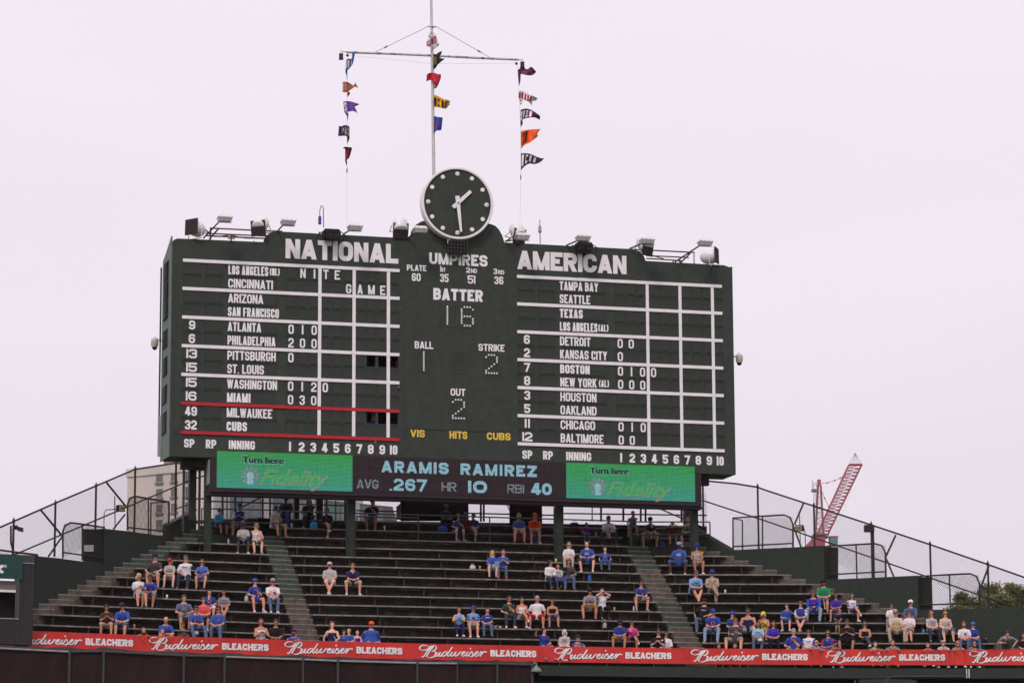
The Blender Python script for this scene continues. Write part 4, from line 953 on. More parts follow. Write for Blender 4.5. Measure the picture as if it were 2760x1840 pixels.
guard_panel(H, [hx(1382, 530), hx(1380, 276), hx(1600, 262), (0, 466), (130, 458), (170, 475), (190, 520), (190, 675)], [[hx(1612, 262), hx(1612, 528)], [hx(1385, 500), (0, 655), (190, 645)], [hx(1382, 278), hx(1455, 295), hx(1455, 532)]],
            [hx(1382, 545), (188, 675), (188, 470), hx(1382, 280)], 'chain link guard panel on the right wall next to the scoreboard')
guard_panel(H, [(416, 890), (414, 664), (600, 654), (730, 647), (775, 660), (800, 705), (803, 872)], [[(606, 655), (612, 880)], [(416, 852), (803, 832)]], [(416, 890), (803, 872), (803, 655), (416, 664)],
            'chain link guard panel below the crane, half backed by a green board', [(416, 668), (490, 668), (490, 888), (416, 890)])
guard_panel(H, [(1032, 1088), (1028, 862), (1220, 852), (1360, 846), (1400, 862), (1422, 910), (1425, 1080)], [[(1222, 855), (1228, 1045)], [(1032, 1052), (1425, 1040)]], [(1032, 1088), (1422, 1080), (1422, 855), (1032, 864)],
            'chain link guard panel near the trees, half backed by a green board', [(1032, 866), (1108, 868), (1108, 1086), (1032, 1088)])
guard_panel(lambda x, y: G(x, y), [(-60, 700), (0, 690), (248, 722), (248, 735)], [], [(-60, 735), (248, 735), (248, 722), (-60, 700)], 'low railing over the wall behind the hut roof')
m_ = MB().m(mat('white_notice', (.45, .42, .42), .6, .1, 8)).prism([G(556, 657), G(618, 657), G(618, 700), G(556, 700)], (0, -.02, 0)); build('notice_plate', m_, label='small pale notice on the green board of the left guard panel', cat='notice')
# exit-type signs in black boxes on thin bent poles, floodlight, camera and lamp post
SIGNC = mat('amber_sign_face', (.50, .36, .22), .5, .1, 10)
def box_sign(P, x0, x1, y0, y1, pole, label):
    rt_ = empty('box_sign', low(P(x0, y1), P(x0, y1).z-.6), 0, label, 'sign'); a = P(x0, y1); b = P(x1, y1); c = P(x0, y0); d = (b-a); n_ = Vector((d.y, -d.x, 0)).normalized(); h = c.z-a.z
    build('housing', MB().m(BLACK).obox(a+Vector((0, -.05, 0)), d, -n_*.12, UPZ*h), rt_)
    build('face', MB().m(SIGNC).obox(a+d*.1+UPZ*h*.14+Vector((0, -.05, 0)), d*.8, n_*.015, UPZ*h*.72), rt_)
    mb = MB().m(IRON); dn = d.normalized(); o_ = a+d*.17+UPZ*h*.28+n_*.02+Vector((0, -.05, 0))
    block_text(mb, 'STAIRS', 0, d.length*.66, 0, h*.42, lambda x, y, l: o_+dn*x+UPZ*y+n_*l, t=.2); build('lettering', mb, rt_)
    build('pole', MB().m(IRON).tube([P(*q) for q in pole], .018, 5), rt_)
box_sign(wlr, 785, 828, 393, 437, [(686, 560), (688, 450), (700, 425), (785, 418)], 'small boxed sign on a bent pole against the left fence')
box_sign(wrr, 200, 252, 525, 565, [(272, 665), (270, 580), (262, 545), (252, 543)], 'small boxed sign on a bent pole beside the right guard panel')
build('pole', MB().m(IRON).tube([wrr(233, 462), wrr(238, 670)], .02, 5), label='thin dark stick standing behind the right boxed sign', cat='pole')
build('pole', MB().m(IRON).tube([wlr(757, 335), wlr(760, 548)], .022, 5), label='thin dark stick standing left of the left boxed sign', cat='pole')
P_ = wrr(713, 560); q = empty('lamp_post', low(P_, 12), 0, 'dark lamp post with a slim box head in front of the right fence', 'lamp post')
build('pole', MB().m(IRON).tube([wrr(720, 880), wrr(713, 545)], .07, 8), q); build('lamp_head', MB().m(IRON).obox(wrr(658, 572)+Vector((0, -.3, 0)), wrr(722, 572)-wrr(658, 572), (0, .35, 0), UPZ*.26), q)
P_ = fl(125, 548); q = empty('floodlight', low(P_, 13), 0, 'small dark twin floodlight clamped on the far left fence post', 'floodlight')
build('lamp', MB().m(IRON).obox(fl(116, 562)+Vector((0, -.1, 0)), Vector((.20, 0, -.05)), (0, .2, 0), UPZ*.15).tube([fl(88, 535), fl(115, 545)], .04, 6).ball(fl(105, 540), .09), q); build('pole', MB().m(IRON).tube([fl(72, 530), fl(72, 640), fl(85, 690)], .04, 6), q)

# ------------------------------------------------------------------ fence, buildings and huts behind the top row
BF0, BF1 = Vector((-14, 127.2, 0)), Vector((14, 134.0, 0))
def bf(x, y): return on_line(x, y, BF0, BF1)
par = MB().m(WALLG).prism([low(bf(560, 1400), 12), low(bf(1905, 1420), 12), bf(1905, 1417), bf(560, 1396)], (0, .2, 0)); build('parapet', par, label='low dark green parapet behind the last row of seats', cat='wall')
rt_ = empty('chain_link_fence', low(bf(560, 1400), 15), 0, 'chain link fence behind the top row under the message board', 'fence')
mb = MB().m(FW); chain_link(mb, [bf(560, 1400), bf(1905, 1420), bf(1905, 1330), bf(560, 1300)], .10, .0045); build('wire_mesh', mb, rt_, kind='stuff')
for x in (600, 612, 634, 708, 728, 853, 880, 905, 930, 1009, 1296, 1304, 1596, 1620, 1680, 1727, 1740, 1837): build('post', MB().m(IRON).tube([bf(x, 1405), bf(x, 1310)], .045 if x not in (1009, 1596, 905, 612) else .025, 6), rt_)
for a_, b_ in (((560, 1350), (940, 1362)), ((960, 1375), (1500, 1388)), ((1520, 1383), (1905, 1388))): build('rail', MB().m(IRON).tube([bf(*a_), bf(*b_)], .03, 6), rt_)
for a_, b_ in (((640, 1373), (705, 1338)), ((1755, 1360), (1905, 1425))): build('brace', MB().m(IRON).tube([bf(*a_), bf(*b_)], .03, 6), rt_)
HUT = mat('dark_hut_panel', (.020, .012, .012), .8, .3, 3)
def hut(px0, px1, yt, yb, label, roof, w=2.2):
    a = bf(px0, yb)+Vector((0, -.6, 0)); b = bf(px1, yb)+Vector((0, -.6, 0)); c = bf(px0, yt); rt_ = empty('concession_hut', a, 0, label, 'hut'); d = b-a; h = c.z-a.z
    build('body', MB().m(HUT).obox(a, d, (0, .55, 0), UPZ*h), rt_)
    for k in range(3): build('panel', MB().m(HUT).obox(a+d*(.06+.32*k)+UPZ*h*.1, d*.28, (0, -.03, 0), UPZ*h*.8), rt_)
    if roof: build('roof', MB().m(IRON).obox(a-d*.07+UPZ*h, d*1.15, (0, -.35, 0), UPZ*.07).prism([a-d*.07+UPZ*h, a-d*.07+UPZ*(h-.05)+Vector((0, -.3, 0)), a+UPZ*(h-.25)], Vector((.04, 0, 0))), rt_)
    return rt_
hut(1080, 1263, 1343, 1404, 'dark boxy hut behind the woman in blue under the middle of the message board', False)
m_ = MB().m(mat('grey_transformer', (.16, .15, .16), .6, .15, 4)).prism([bf(1070, 1403)+Vector((0, -.8, 0)), bf(1082, 1403)+Vector((0, -.8, 0)), bf(1082, 1362)+Vector((0, -.8, 0)), bf(1070, 1372)+Vector((0, -.8, 0))], (0, .4, 0)); build('utility_cabinet', m_, label='grey cabinet at the left side of the big dark hut', cat='cabinet')
hut(1373, 1461, 1366, 1413, 'small dark hut with a flat roof behind the orange capped man', True)

# ================================================================== RED BANNER along the front rail
BPX = [(-40, 1694), (90, 1699), (500, 1714.5), (1050, 1731), (1600, 1742.3), (2060, 1747.3), (2800, 1749)]
ZBAN = 9.45+1.5
bp = [at_z(x, y, ZBAN) for x, y in BPX]
# least-squares cubic Y(X)
def polyfit(xs, ys, n):
    A = [[sum(x**(i+j) for x in xs) for j in range(n+1)] for i in range(n+1)]; b = [sum(y*x**i for x, y in zip(xs, ys)) for i in range(n+1)]
    for i in range(n+1):
        p = max(range(i, n+1), key=lambda r: abs(A[r][i])); A[i], A[p] = A[p], A[i]; b[i], b[p] = b[p], b[i]
        for r in range(i+1, n+1):
            f_ = A[r][i]/A[i][i]; A[r] = [u-f_*v for u, v in zip(A[r], A[i])]; b[r] -= f_*b[i]
    c = [0]*(n+1)
    for i in range(n, -1, -1): c[i] = (b[i]-sum(A[i][j]*c[j] for j in range(i+1, n+1)))/A[i][i]
    return c
bc = polyfit([p.x/10 for p in bp], [p.y for p in bp], 3)
def bY(X): return sum(c*(X/10)**i for i, c in enumerate(bc))
BX0, BX1 = at_z(70, 1698, ZBAN).x, at_z(2790, 1749, ZBAN).x
# arc length table
NT = 800; arc = [(BX0, 0.0)]
for i in range(1, NT+1):
    X = BX0+(BX1-BX0)*i/NT; Xp = arc[-1][0]; arc.append((X, arc[-1][1]+math.hypot(X-Xp, bY(X)-bY(Xp))))
TOTAL = arc[-1][1]
def bpos(s, h, w=0.0):
    i = max(0, min(NT-1, int(s/TOTAL*NT)))
    while i > 0 and arc[i][1] > s: i -= 1
    while i < NT-1 and arc[i+1][1] < s: i += 1
    t = (s-arc[i][1])/(arc[i+1][1]-arc[i][1]); X = arc[i][0]+(arc[i+1][0]-arc[i][0])*t; dY = (bY(X+.05)-bY(X-.05))/.1
    n_ = Vector((dY, -1, 0)).normalized(); return Vector((X, bY(X), ZBAN+h))+n_*(w+.012*math.sin(s*2.1)+.009*math.sin(s*5.3+h*5))
def s_at(px): 
    lo, hi = 0, TOTAL
    for _ in range(40):
        m2 = (lo+hi)/2
        if to_px(bpos(m2, -.3))[0] < px: lo = m2
        else: hi = m2
    return lo
BH = .585
def red_banner_mat():
    m = mat('red_banner_print', (.47, .020, .016), .45, .2, .8, col2=(.68, .036, .024), lo=.3, hi=.7, spec=.4); n = m.node_tree; b = n.nodes['Principled BSDF']; src = b.inputs['Base Color'].links[0].from_socket
    g = n.nodes.new('ShaderNodeNewGeometry'); v = n.nodes.new('ShaderNodeTexVoronoi'); v.inputs['Scale'].default_value = 7.0; v.inputs['Randomness'].default_value = 1.0; n.links.new(g.outputs['Position'], v.inputs['Vector'])
    cr = n.nodes.new('ShaderNodeValToRGB'); cr.color_ramp.elements[0].position = .10; cr.color_ramp.elements[0].color = (1, 1, 1, 1); cr.color_ramp.elements[1].position = .24; cr.color_ramp.elements[1].color = (0, 0, 0, 1)
    nz = n.nodes.new('ShaderNodeTexNoise'); nz.inputs['Scale'].default_value = 1.6; n.links.new(g.outputs['Position'], nz.inputs[0]); gt = n.nodes.new('ShaderNodeMath'); gt.operation = 'GREATER_THAN'; gt.inputs[1].default_value = .5; n.links.new(nz.outputs[0], gt.inputs[0])
    mu = n.nodes.new('ShaderNodeMath'); mu.operation = 'MULTIPLY'; n.links.new(v.outputs['Distance'], cr.inputs[0]); n.links.new(cr.outputs[0], mu.inputs[0]); n.links.new(gt.outputs[0], mu.inputs[1])
    mx_ = n.nodes.new('ShaderNodeMixRGB'); mx_.inputs[2].default_value = (.16, .008, .012, 1); n.links.new(mu.outputs[0], mx_.inputs[0]); n.links.new(src, mx_.inputs[1]); n.links.new(mx_.outputs[0], b.inputs['Base Color']); return m
REDB = red_banner_mat(); BSH = mat('banner_letter_shadow', (.06, .006, .01), .5, .1, 5); BWT = mat('banner_white_print', (.78, .73, .74), .45, .1, 5)
ban = empty('stadium_banner', bpos(TOTAL/2, -BH), 0, 'long red banner with white beer brand script and block lettering along the front rail', 'banner')
starts = [37, 402, 767, 1130, 1494.5, 1862.5, 2231, 2613]; edges = [s_at(70)]+[s_at(x-40) for x in starts[1:]]+[TOTAL-.01]
for a_, b_ in zip(edges[:-1], edges[1:]):
    m_ = MB().m(REDB); n = 12; a2, b2_ = a_+.004, b_-.004
    vs = []
    for i in range(n+1):
        s_ = a2+(b2_-a2)*i/n; vs += [bpos(s_, -BH), bpos(s_, 0), bpos(s_, 0, -.02), bpos(s_, -BH, -.02)]
    fs = []
    for i in range(n):
        o_ = 4*i
        for j in range(4): fs.append((o_+j, o_+(j+1) % 4, o_+4+(j+1) % 4, o_+4+j))
    fs = [f_[::-1] for f_ in fs]+[(0, 1, 2, 3), (4*n+3, 4*n+2, 4*n+1, 4*n)]; m_.add(vs, fs); build('banner_panel', m_, ban)
# script lettering: traced pen strokes (x right, y down, in a 1100 x 200 box), deskewed
SCR = [
 [(300, 240), (262, 218), (210, 207), (165, 215), (138, 238), (142, 268), (180, 285), (230, 283), (275, 262), (305, 235), (330, 218)],
 [(335, 222), (290, 270), (250, 315), (222, 355), (195, 388), (178, 388), (180, 372)],
 [(365, 232), (325, 265), (288, 315), (262, 352), (243, 385)],
 [(330, 245), (362, 216), (395, 220), (408, 245), (392, 275), (355, 296), (330, 302)],
 [(345, 300), (385, 305), (398, 335), (385, 370), (345, 395), (295, 400), (252, 385), (262, 368)],
 [(425, 318), (398, 352), (388, 375), (402, 384), (435, 360), (475, 315)], [(475, 315), (455, 352), (450, 376), (466, 382), (500, 360)],
 [(590, 318), (560, 312), (520, 330), (500, 362), (508, 382), (535, 378), (570, 348), (595, 315)], [(668, 238), (625, 300), (590, 352), (585, 376), (600, 384), (640, 356)],
 [(640, 356), (668, 318)], [(668, 318), (645, 352), (640, 376), (658, 384), (695, 356), (730, 315)], [(730, 315), (708, 352), (706, 376), (722, 383), (765, 358), (800, 318), (828, 328), (822, 345)],
 [(812, 362), (852, 345), (880, 322), (868, 312), (838, 330), (822, 362), (835, 386), (872, 376), (905, 352)],
 [(905, 352), (930, 318)], [(930, 318), (905, 352), (897, 376), (912, 386), (950, 356)],
 [(950, 356), (985, 312), (998, 335), (1008, 365), (990, 390), (958, 392), (945, 378)], [(1000, 388), (1030, 368)],
 [(1030, 370), (1068, 345), (1092, 322), (1080, 314), (1052, 332), (1036, 364), (1048, 390), (1085, 380), (1118, 352)],
 [(1118, 352), (1138, 322), (1156, 326), (1148, 352), (1120, 396)], [(1132, 374), (1165, 338), (1196, 320), (1222, 322), (1216, 338)],
]
def crom(pts, k=5):
    P = [Vector(p) for p in pts]; P = [P[0]*2-P[1]]+P+[P[-1]*2-P[-2]]; o = []
    for i in range(1, len(P)-2):
        for j in range(k):
            t = j/k; a, b, c, d = P[i-1], P[i], P[i+1], P[i+2]; o.append(.5*((2*b)+(c-a)*t+(2*a-5*b+4*c-d)*t*t+(3*b-a-3*c+d)*t*t*t))
    return o+[P[-2]]
def script(mb, s0, sc, y0, w, grow=0.0, dx=0.0, dy=0.0):
    """sc: metres per unit; y0: height offset of unit line 300"""
    nib = Vector((.93, .37)); c_ = 0
    def put(q, lift): 
        x, y = q.x, q.y-.035*(q.x-130); return bpos(s0+(x-130)*sc+dx, y0-(y-300)*sc+dy, w+lift)
    for st in SCR:
        c_ += 1; P = crom(st); n = len(P); A = []; B = []; lift = .0006*(c_ % 5)
        for i, p in enumerate(P):
            d = (P[min(i+1, n-1)]-P[max(i-1, 0)]).normalized(); nn = Vector((-d.y, d.x)); sg = 1 if nn.dot(nib) > 0 else -1
            base = 1.0 if 0 < i < n-1 else .5; hw = nn*sg*(4.2+grow)+nib*(7.5*base if st[0][1] > 150 else 0)
            A.append(put(p+hw, lift)); B.append(put(p-hw, lift))
        mb.add(A+B, [(j, j+1, n+j+1, n+j) for j in range(n-1)])
        mb.add(A+B, [(n+j, n+j+1, j+1, j) for j in range(0)])
    for k in range(1):
        c = Vector((965, 268+.0)); mb.poly([put(c+Vector((math.cos(a)*(14+grow), math.sin(a)*(14+grow))), .001) for a in [2*math.pi*j/12 for j in range(12)]])
for i, px in enumerate(starts):
    s0 = s_at(px) if px > 80 else s_at(402)-(s_at(767)-s_at(402)); sc = (s_at(588)-s_at(402))/1100
    if i == 7: s0 = s_at(2613)
    for mt_, w_, gr, dx, dy in ((BSH, .003, 2.5, .012, -.012), (BWT, .008, 0, 0, 0)):
        mb = MB().m(mt_); script(mb, s0, sc, -.285, w_, gr, dx, dy)
        lim0, lim1 = 0.02, TOTAL-.02
        # drop what would run past the ends of the banner
        X0 = bpos(lim0, 0).x; X1 = bpos(lim1, 0).x; keep = [f_ for f_ in mb.f if all(X0 < mb.v[q].x < X1 for q in f_)]; mb.f = keep; mb.mi = [0]*len(keep)
        if keep: build('script_lettering', mb, ban)
    t0 = s0+(s_at(598)-s_at(402)); t1 = s0+(s_at(724)-s_at(402))
    if t1 < TOTAL:
        for mt_, w_, dx in ((BSH, .003, .012), (BWT, .008, 0)):
            mb = MB().m(mt_); block_text(mb, 'BLEACHERS', t0+dx, t1+dx, -.415-dx, -.175-dx, lambda x, y, l: bpos(x, y, w_+l), t=.27, gap=.18); build('block_lettering', mb, ban)
s_ = s_at(2229); s_ = s_at(r6(413, 0)[0]); mb = MB().m(BWT); c = (s_, -.27)
mb.add([bpos(c[0]+math.cos(a)*r, c[1]+math.sin(a)*r, .009) for r in (.045, .032) for a in [2*math.pi*j/14 for j in range(14)]], [(j, (j+1) % 14, 14+(j+1) % 14, 14+j) for j in range(14)]); block_text(mb, 'R', c[0]-.014, c[0]+.014, c[1]-.02, c[1]+.02, lambda x, y, l: bpos(x, y, .009+l)); build('registered_mark', mb, ban)
# rail posts carrying the banner, and kick edge
for x in list(range(112, 2760, 127)):
    s_ = s_at(x); p = bpos(s_, 0, -.06); build('rail_post', MB().m(PIPEG).tube([at(p, ZT(-1)-.22), at(p, ZBAN-.01)], .022, 6), ban)
# deck under the front row and edge beam
m_ = MB().m(CONCG); n = 40
fr_edge = [bpos(TOTAL*i/n, 0, .05) for i in range(n+1)]; bk = [p+Vector((-.25 if p.x < 0 else 0, 2.6, 0)) for p in fr_edge]; zd = ZT(-1)-.2
for i in range(n): m_.quad(at(fr_edge[i], zd), at(fr_edge[i+1], zd), at(bk[i+1], zd), at(bk[i], zd))
build('front_walkway', m_, kind='structure')
bmb = MB().m(WALLG)
sL = s_at(1452)
for i in range(30):
    a_, b_ = sL+(TOTAL-sL)*i/30, sL+(TOTAL-sL)*(i+1)/30
    for z0, z1_, w0 in ((zd-.36, zd+.02, .08),):
        bmb.quad(at(bpos(a_, 0, w0), z0), at(bpos(b_, 0, w0), z0), at(bpos(b_, 0, w0), z1_), at(bpos(a_, 0, w0), z1_)); bmb.quad(at(bpos(a_, 0, w0), z1_), at(bpos(b_, 0, w0), z1_), at(bpos(b_, 0, -.1), z1_), at(bpos(a_, 0, -.1), z1_)); bmb.quad(at(bpos(a_, 0, -.4), z0), at(bpos(b_, 0, -.4), z0), at(bpos(b_, 0, w0), z0), at(bpos(a_, 0, w0), z0))
eb = build('edge_beam', bmb, label='green steel edge beam under the front row at the lower right', cat='beam')
build('beam_joint', MB().m(LAMPW).tube([at(bpos(s_at(r6(1330, 0)[0]), 0, .09), zd-.34), at(bpos(s_at(r6(1330, 0)[0]), 0, .09), zd)], .02, 5).tube([at(bpos(s_at(r6(1346, 0)[0]), 0, .09), zd-.34), at(bpos(s_at(r6(1346, 0)[0]), 0, .09), zd)], .02, 5), eb)
# dark wall set back below the beam, recess shade put into its colour
DKR = mat('dark_recess_shade', (.018, .009, .010), .35, .3, 1.2, spec=.4)
m_ = MB().m(DKR)
for i in range(12):
    a_, b_ = sL-.3+(TOTAL-sL+.3)*i/12, sL-.3+(TOTAL-sL+.3)*(i+1)/12; m_.quad(at(bpos(max(a_, 0), 0, -1.6), 0), at(bpos(b_, 0, -1.6), 0), at(bpos(b_, 0, -1.6), zd-.2), at(bpos(max(a_, 0), 0, -1.6), zd-.2))
lo_ = build('recess_wall', m_, label='dark wall standing for the shaded recess under the edge beam at the lower right', cat='wall')
build('mullion', MB().m(LAMPW).tube([at(bpos(s_at(2308), 0, -.3), 4), at(bpos(s_at(2308), 0, -.3), zd-.4)], .03, 5), lo_)
m_ = MB().m(WALLG)
a_ = s_at(2312); b_ = s_at(2388); c_ = s_at(2700)
def zpx(s_, y): return at_plane(to_px(bpos(s_, 0, .1))[0], y, bpos(s_, 0, .1), Vector((0, -1, 0))).z
m_.poly([at(bpos(a_, 0, .1), 4), at(bpos(s_at(2480), 0, .1), 4), at(bpos(s_at(2468), 0, .1), zpx(s_at(2468), 1833)), at(bpos(s_at(2450), 0, .1), zpx(s_at(2450), 1830)), at(bpos(b_, 0, .1), zpx(b_, 1829)), at(bpos(a_, 0, .1), zpx(a_, 1830))])
build('green_panel', m_, label='green panel below the edge beam at the very bottom right', cat='panel')
m_ = MB().m(PIPED).tube([at(bpos(s_at(2385), 0, .12), zpx(s_at(2385), 1839)), at(bpos(s_at(2393), 0, .12), zpx(s_at(2393), 1825)), at(bpos(s_at(2410), 0, .12), zpx(s_at(2410), 1822)), at(bpos(s_at(2595), 0, .12), zpx(s_at(2595), 1822)), at(bpos(s_at(2602), 0, .12), zpx(s_at(2602), 1815))], .025, 6)
build('conduit', m_, label='thin conduit bending along the edge beam', cat='pipe')

# windscreen fence at the lower left, in front of the walkway
WS = mat('dark_windscreen_fabric', (.014, .0050, .0050), .9, .35, .9, .2, stretch=(1, 1, .5), col2=(.028, .0115, .0115), lo=.3, hi=.75)
def wp(x, y): return on_line(x, y, bpos(0, 0, .75), bpos(s_at(1434), 0, .75))
rt_ = empty('windscreen_fence', low(wp(700, 1770), 0), 0, 'fence covered with dark windscreen fabric below the banner at the lower left', 'fence')
tp = [(-30, 1746.5), (188, 1757.5), (280, 1757), (496, 1768.5), (606, 1771), (817, 1778), (911, 1782), (1125, 1788), (1233, 1789), (1340, 1790.5), (1434, 1792.5)]
for (xa, ya), (xb, yb_) in zip(tp[:-1], tp[1:]):
    a_, b_ = wp(xa, ya), wp(xb, yb_); m_ = MB().m(WS); n = 8; vs = []
    for i in range(n+1):
        for j in range(5):
            p = a_.lerp(b_, i/n); z = p.z*(1-j/4)+(p.z-4.2)*j/4 if j < 4 else 0.0; w = random.uniform(-.03, .03) if 0 < i < n else 0; vs.append(Vector((p.x, p.y+w, z)))
    m_.add(vs, [(i*5+j+1, (i+1)*5+j+1, (i+1)*5+j, i*5+j) for i in range(n) for j in range(4)]); build('screen_panel', m_, rt_)
    build('top_rail', MB().m(GALV if xa < 0 or 600 < xa < 1200 else PIPED).tube([a_+Vector((0, -.05, .02)), b_+Vector((0, -.05, .02))], .035, 6), rt_)
    cloth = MB().m(mat('sagging_fabric', (.05, .035, .038), .9, .3, 3)); n = 10; vs = []
    for i in range(n+1):
        p = a_.lerp(b_, i/n)+Vector((0, .02, .09)); sag = .07*math.sin(math.pi*i/n)+random.uniform(-.01, .01); vs += [p+UPZ*(.10-sag), p+Vector((0, -.04, -.03-sag*.5))]
    cloth.add(vs, [(2*i+1, 2*i+3, 2*i+2, 2*i) for i in range(n)]); build('fabric_edge', cloth, rt_)
for x, y in tp[1:]: p = wp(x, y); build('post', MB().m(PIPED).tube([at(p, 0)+Vector((0, -.06, 0)), p+Vector((0, -.06, .05))], .05 if x not in (1233,) else .03, 7), rt_)
p = wp(1441, 1800)+Vector((0, -.1, 0)); q = empty('barn_lamp', at(p, 7), 0, 'small green dome lamp on a hooked pole at the end of the dark screen fence', 'lamp')
BLM = mat('pale_green_enamel', (.16, .2, .16), .5, .15, 5)
build('pole', MB().m(BLM).tube([at(p, 0)+Vector((-.08, 0, 0)), p+Vector((-.08, 0, .1)), p+Vector((-.02, 0, .2)), p+Vector((.06, 0, .17)), p+Vector((.06, 0, .05))], .035, 7), q); build('shade', MB().m(BLM).lathe([(.04, .1), (.08, .05), (.19, -.06), (.21, -.14), (.2, -.15), (.12, -.1)], p+Vector((.06, 0, .0)), n=16), q, smooth=True)

# ------------------------------------------------------------------ corrugated hut at the left edge
HB = bpos(0, 0, .55); HD = Vector((math.cos(.42), math.sin(.42), 0)); HA = Vector((HB.x, HB.y, 0))
def hp(x, y): return at_plane(x, y, at(HA, 0), Vector((HD.y, -HD.x, 0)))
def k8(x, y): return (x*.24233, 1460+y*.24233)
rt_ = empty('corrugated_hut', low(hp(92, 1742), 8.5), 0, 'dark corrugated metal hut with a service window and green sign at the left edge', 'hut')
SID = mat('dark_corrugated_steel', (.024, .021, .024), .55, .15, 3, stretch=(1, 1, .2)); n_ = Vector((HD.y, -HD.x, 0))
if n_.y > 0: n_ = -n_
def corr(P0, P1, z0, z1_, nm='siding'):
    Lg = (P1-P0).length; d = (P1-P0).normalized(); nn = max(2, int(Lg/.075)); m_ = MB().m(SID); vs = []
    for i in range(2*nn+1):
        p = P0+d*(Lg*i/(2*nn)); off_ = n_*(.02 if i % 2 else 0); vs += [at(p+off_, z0), at(p+off_, z1_)]
    m_.add(vs, [(2*i, 2*i+2, 2*i+3, 2*i+1) for i in range(2*nn)]); return build(nm, m_, rt_)
zb_ = hp(*k8(360, 1145)).z; zt_ = hp(*k8(400, 150)).z; zw0 = hp(*k8(200, 850)).z; zw1 = hp(*k8(200, 418)).z; zsg = hp(*k8(240, 160)).z
pL = hp(-60, 1640); pw = hp(*k8(212, 600)); pR = hp(*k8(370, 600)); pL.z = pw.z = pR.z = 0; 
corr(pL, pw, zb_, zw0); corr(pw, pR, zb_, zt_-.05)
build('return_wall', MB().m(SID).quad(at(pR, zb_), at(pR, zb_)-n_*2.5, at(pR, zt_)-n_*2.5, at(pR, zt_)), rt_)
build('roof', MB().m(SID).obox(at(pL, zt_-.06), pR-pL, -n_*2.5, UPZ*.06).m(GALV).obox(at(pw, hp(*k8(300, 240)).z)+n_*.03, pR-pw, n_*.01, UPZ*.03).m(PIPED).obox(at(pw, hp(*k8(300, 240)).z+.03)+n_*.02, pR-pw, n_*.02, UPZ*.26), rt_)
build('interior', MB().m(BLACK).quad(at(pL, zw0)-n_*.5, at(pw, zw0)-n_*.5, at(pw, zw1)-n_*.5, at(pL, zw1)-n_*.5), rt_)
build('counter', MB().m(GALV).obox(at(pL, zw0-.03)+n_*.04, pw-pL, -n_*.35, UPZ*.035), rt_)
sh = hp(*k8(180, 550)); SHM = mat('shutter_slats', (.18, .15, .15), .5, .1, 5)
shu = build('roller_shutter', MB().m(LAMPW).obox(at(pL, hp(*k8(90, 555)).z)-n_*.05, at(sh, 0)-pL, -n_*.03, UPZ*.08), rt_)
z0_ = hp(*k8(90, 530)).z; z1_ = hp(*k8(90, 430)).z
for j in range(6): build('slat', MB().m(SHM).obox(at(pL, z0_+(z1_-z0_)*j/6)-n_*.06, at(sh, 0)-pL, -n_*.03+UPZ*.01, UPZ*((z1_-z0_)/6-.012)), shu)
SGN = mat('teal_sign_panel', (.010, .050, .043), .5, .12, 2)
a_ = hp(-60, 1500); a_.z = 0; b_ = hp(*k8(246, 300)); b_.z = 0; zc = hp(*k8(240, 416)).z
sg_ = build('sign_board', MB().m(SGN).obox(at(a_, zc)+n_*.05, at(b_, 0)-at(a_, 0), n_*.04, UPZ*(zsg-zc)), rt_)
mb = MB().m(BWT); pz = hp(*k8(0, 300)); fnx = lambda x, y, l=0: pz+HD*x+UPZ*y+n_*(.10+l)
kx = .24233/8605.07*hp(0, 1500).y*8605.07/8605.07; kk = (hp(*k8(100, 300))-hp(*k8(0, 300))).length/100
S_ = lambda x, y: (x*kk, -(y-300)*kk)
for poly in ([(-75, 256), (-45, 256), (-22, 285), (0, 256), (35, 256), (30, 275), (14, 292), (-5, 300), (14, 315), (33, 325), (28, 347), (0, 347), (-22, 318), (-48, 347), (-78, 347), (-40, 300)],):
    mb.add([fnx(*S_(*q)) for q in poly][::-1], [(0, 1, 2, 3, 4, 5, 6, 7, 8, 9, 10, 11, 12, 13, 14, 15)])
nn = 14; cx, cy = S_(50, 270); mb.add([fnx(cx+math.cos(a)*r*kk, cy+math.sin(a)*r*kk) for r in (17, 13) for a in [2*math.pi*j/nn for j in range(nn)]], [(j, (j+1) % nn, nn+(j+1) % nn, nn+j) for j in range(nn)])
block_text(mb, 'R', cx-5*kk, cx+5*kk, cy-8*kk, cy+8*kk, lambda x, y, l: fnx(x, y, l)); build('lettering', mb, sg_)
build('bolt_row', MB().m(GALV).ball(fnx(*S_(45, 383)), .012).ball(fnx(*S_(88, 385)), .012).ball(fnx(*S_(125, 385)), .012).ball(fnx(*S_(205, 392)), .012).ball(fnx(*S_(130, 172)), .012).ball(fnx(*S_(60, 168)), .012), sg_)
# ================================================================== MAST, FLAGS
MW = -1.2
def mp_(x, y, w=MW): return BW(*uv((x, y), w), w)
MASTM = mat('worn_white_pole_paint', (.50, .47, .46), .5, .2, 3, .2, stretch=(1, 1, 1), col2=(.62, .58, .57)); MASTR = mat('chipped_pole_paint', (.50, .47, .46), .6, .2, 5, .2, col2=(.06, .045, .04), lo=.52, hi=.6)
ms = empty('flag_mast', mp_(1172, 560), 0, 'tall white flag mast with a crossarm, stays and small lamps rising behind the clock', 'flag mast')
build('pole', MB().m(MASTM).tube([mp_(1173, 600), mp_(1169, 465), mp_(1165.5, 200), mp_(1163, 60), mp_(1161.5, -60)], .075, 10, r2=.05).m(GALV).tube([mp_(1165, 72), mp_(1166, 76)], .09, 10), ms)
build('crossarm', MB().m(MASTR).tube([mp_(*f7(240, 462)), mp_(*f7(620, 475)), mp_(*f7(1010, 492)), mp_(*f7(1400, 512)), mp_(*f7(1755, 527))], .048, 8), ms)
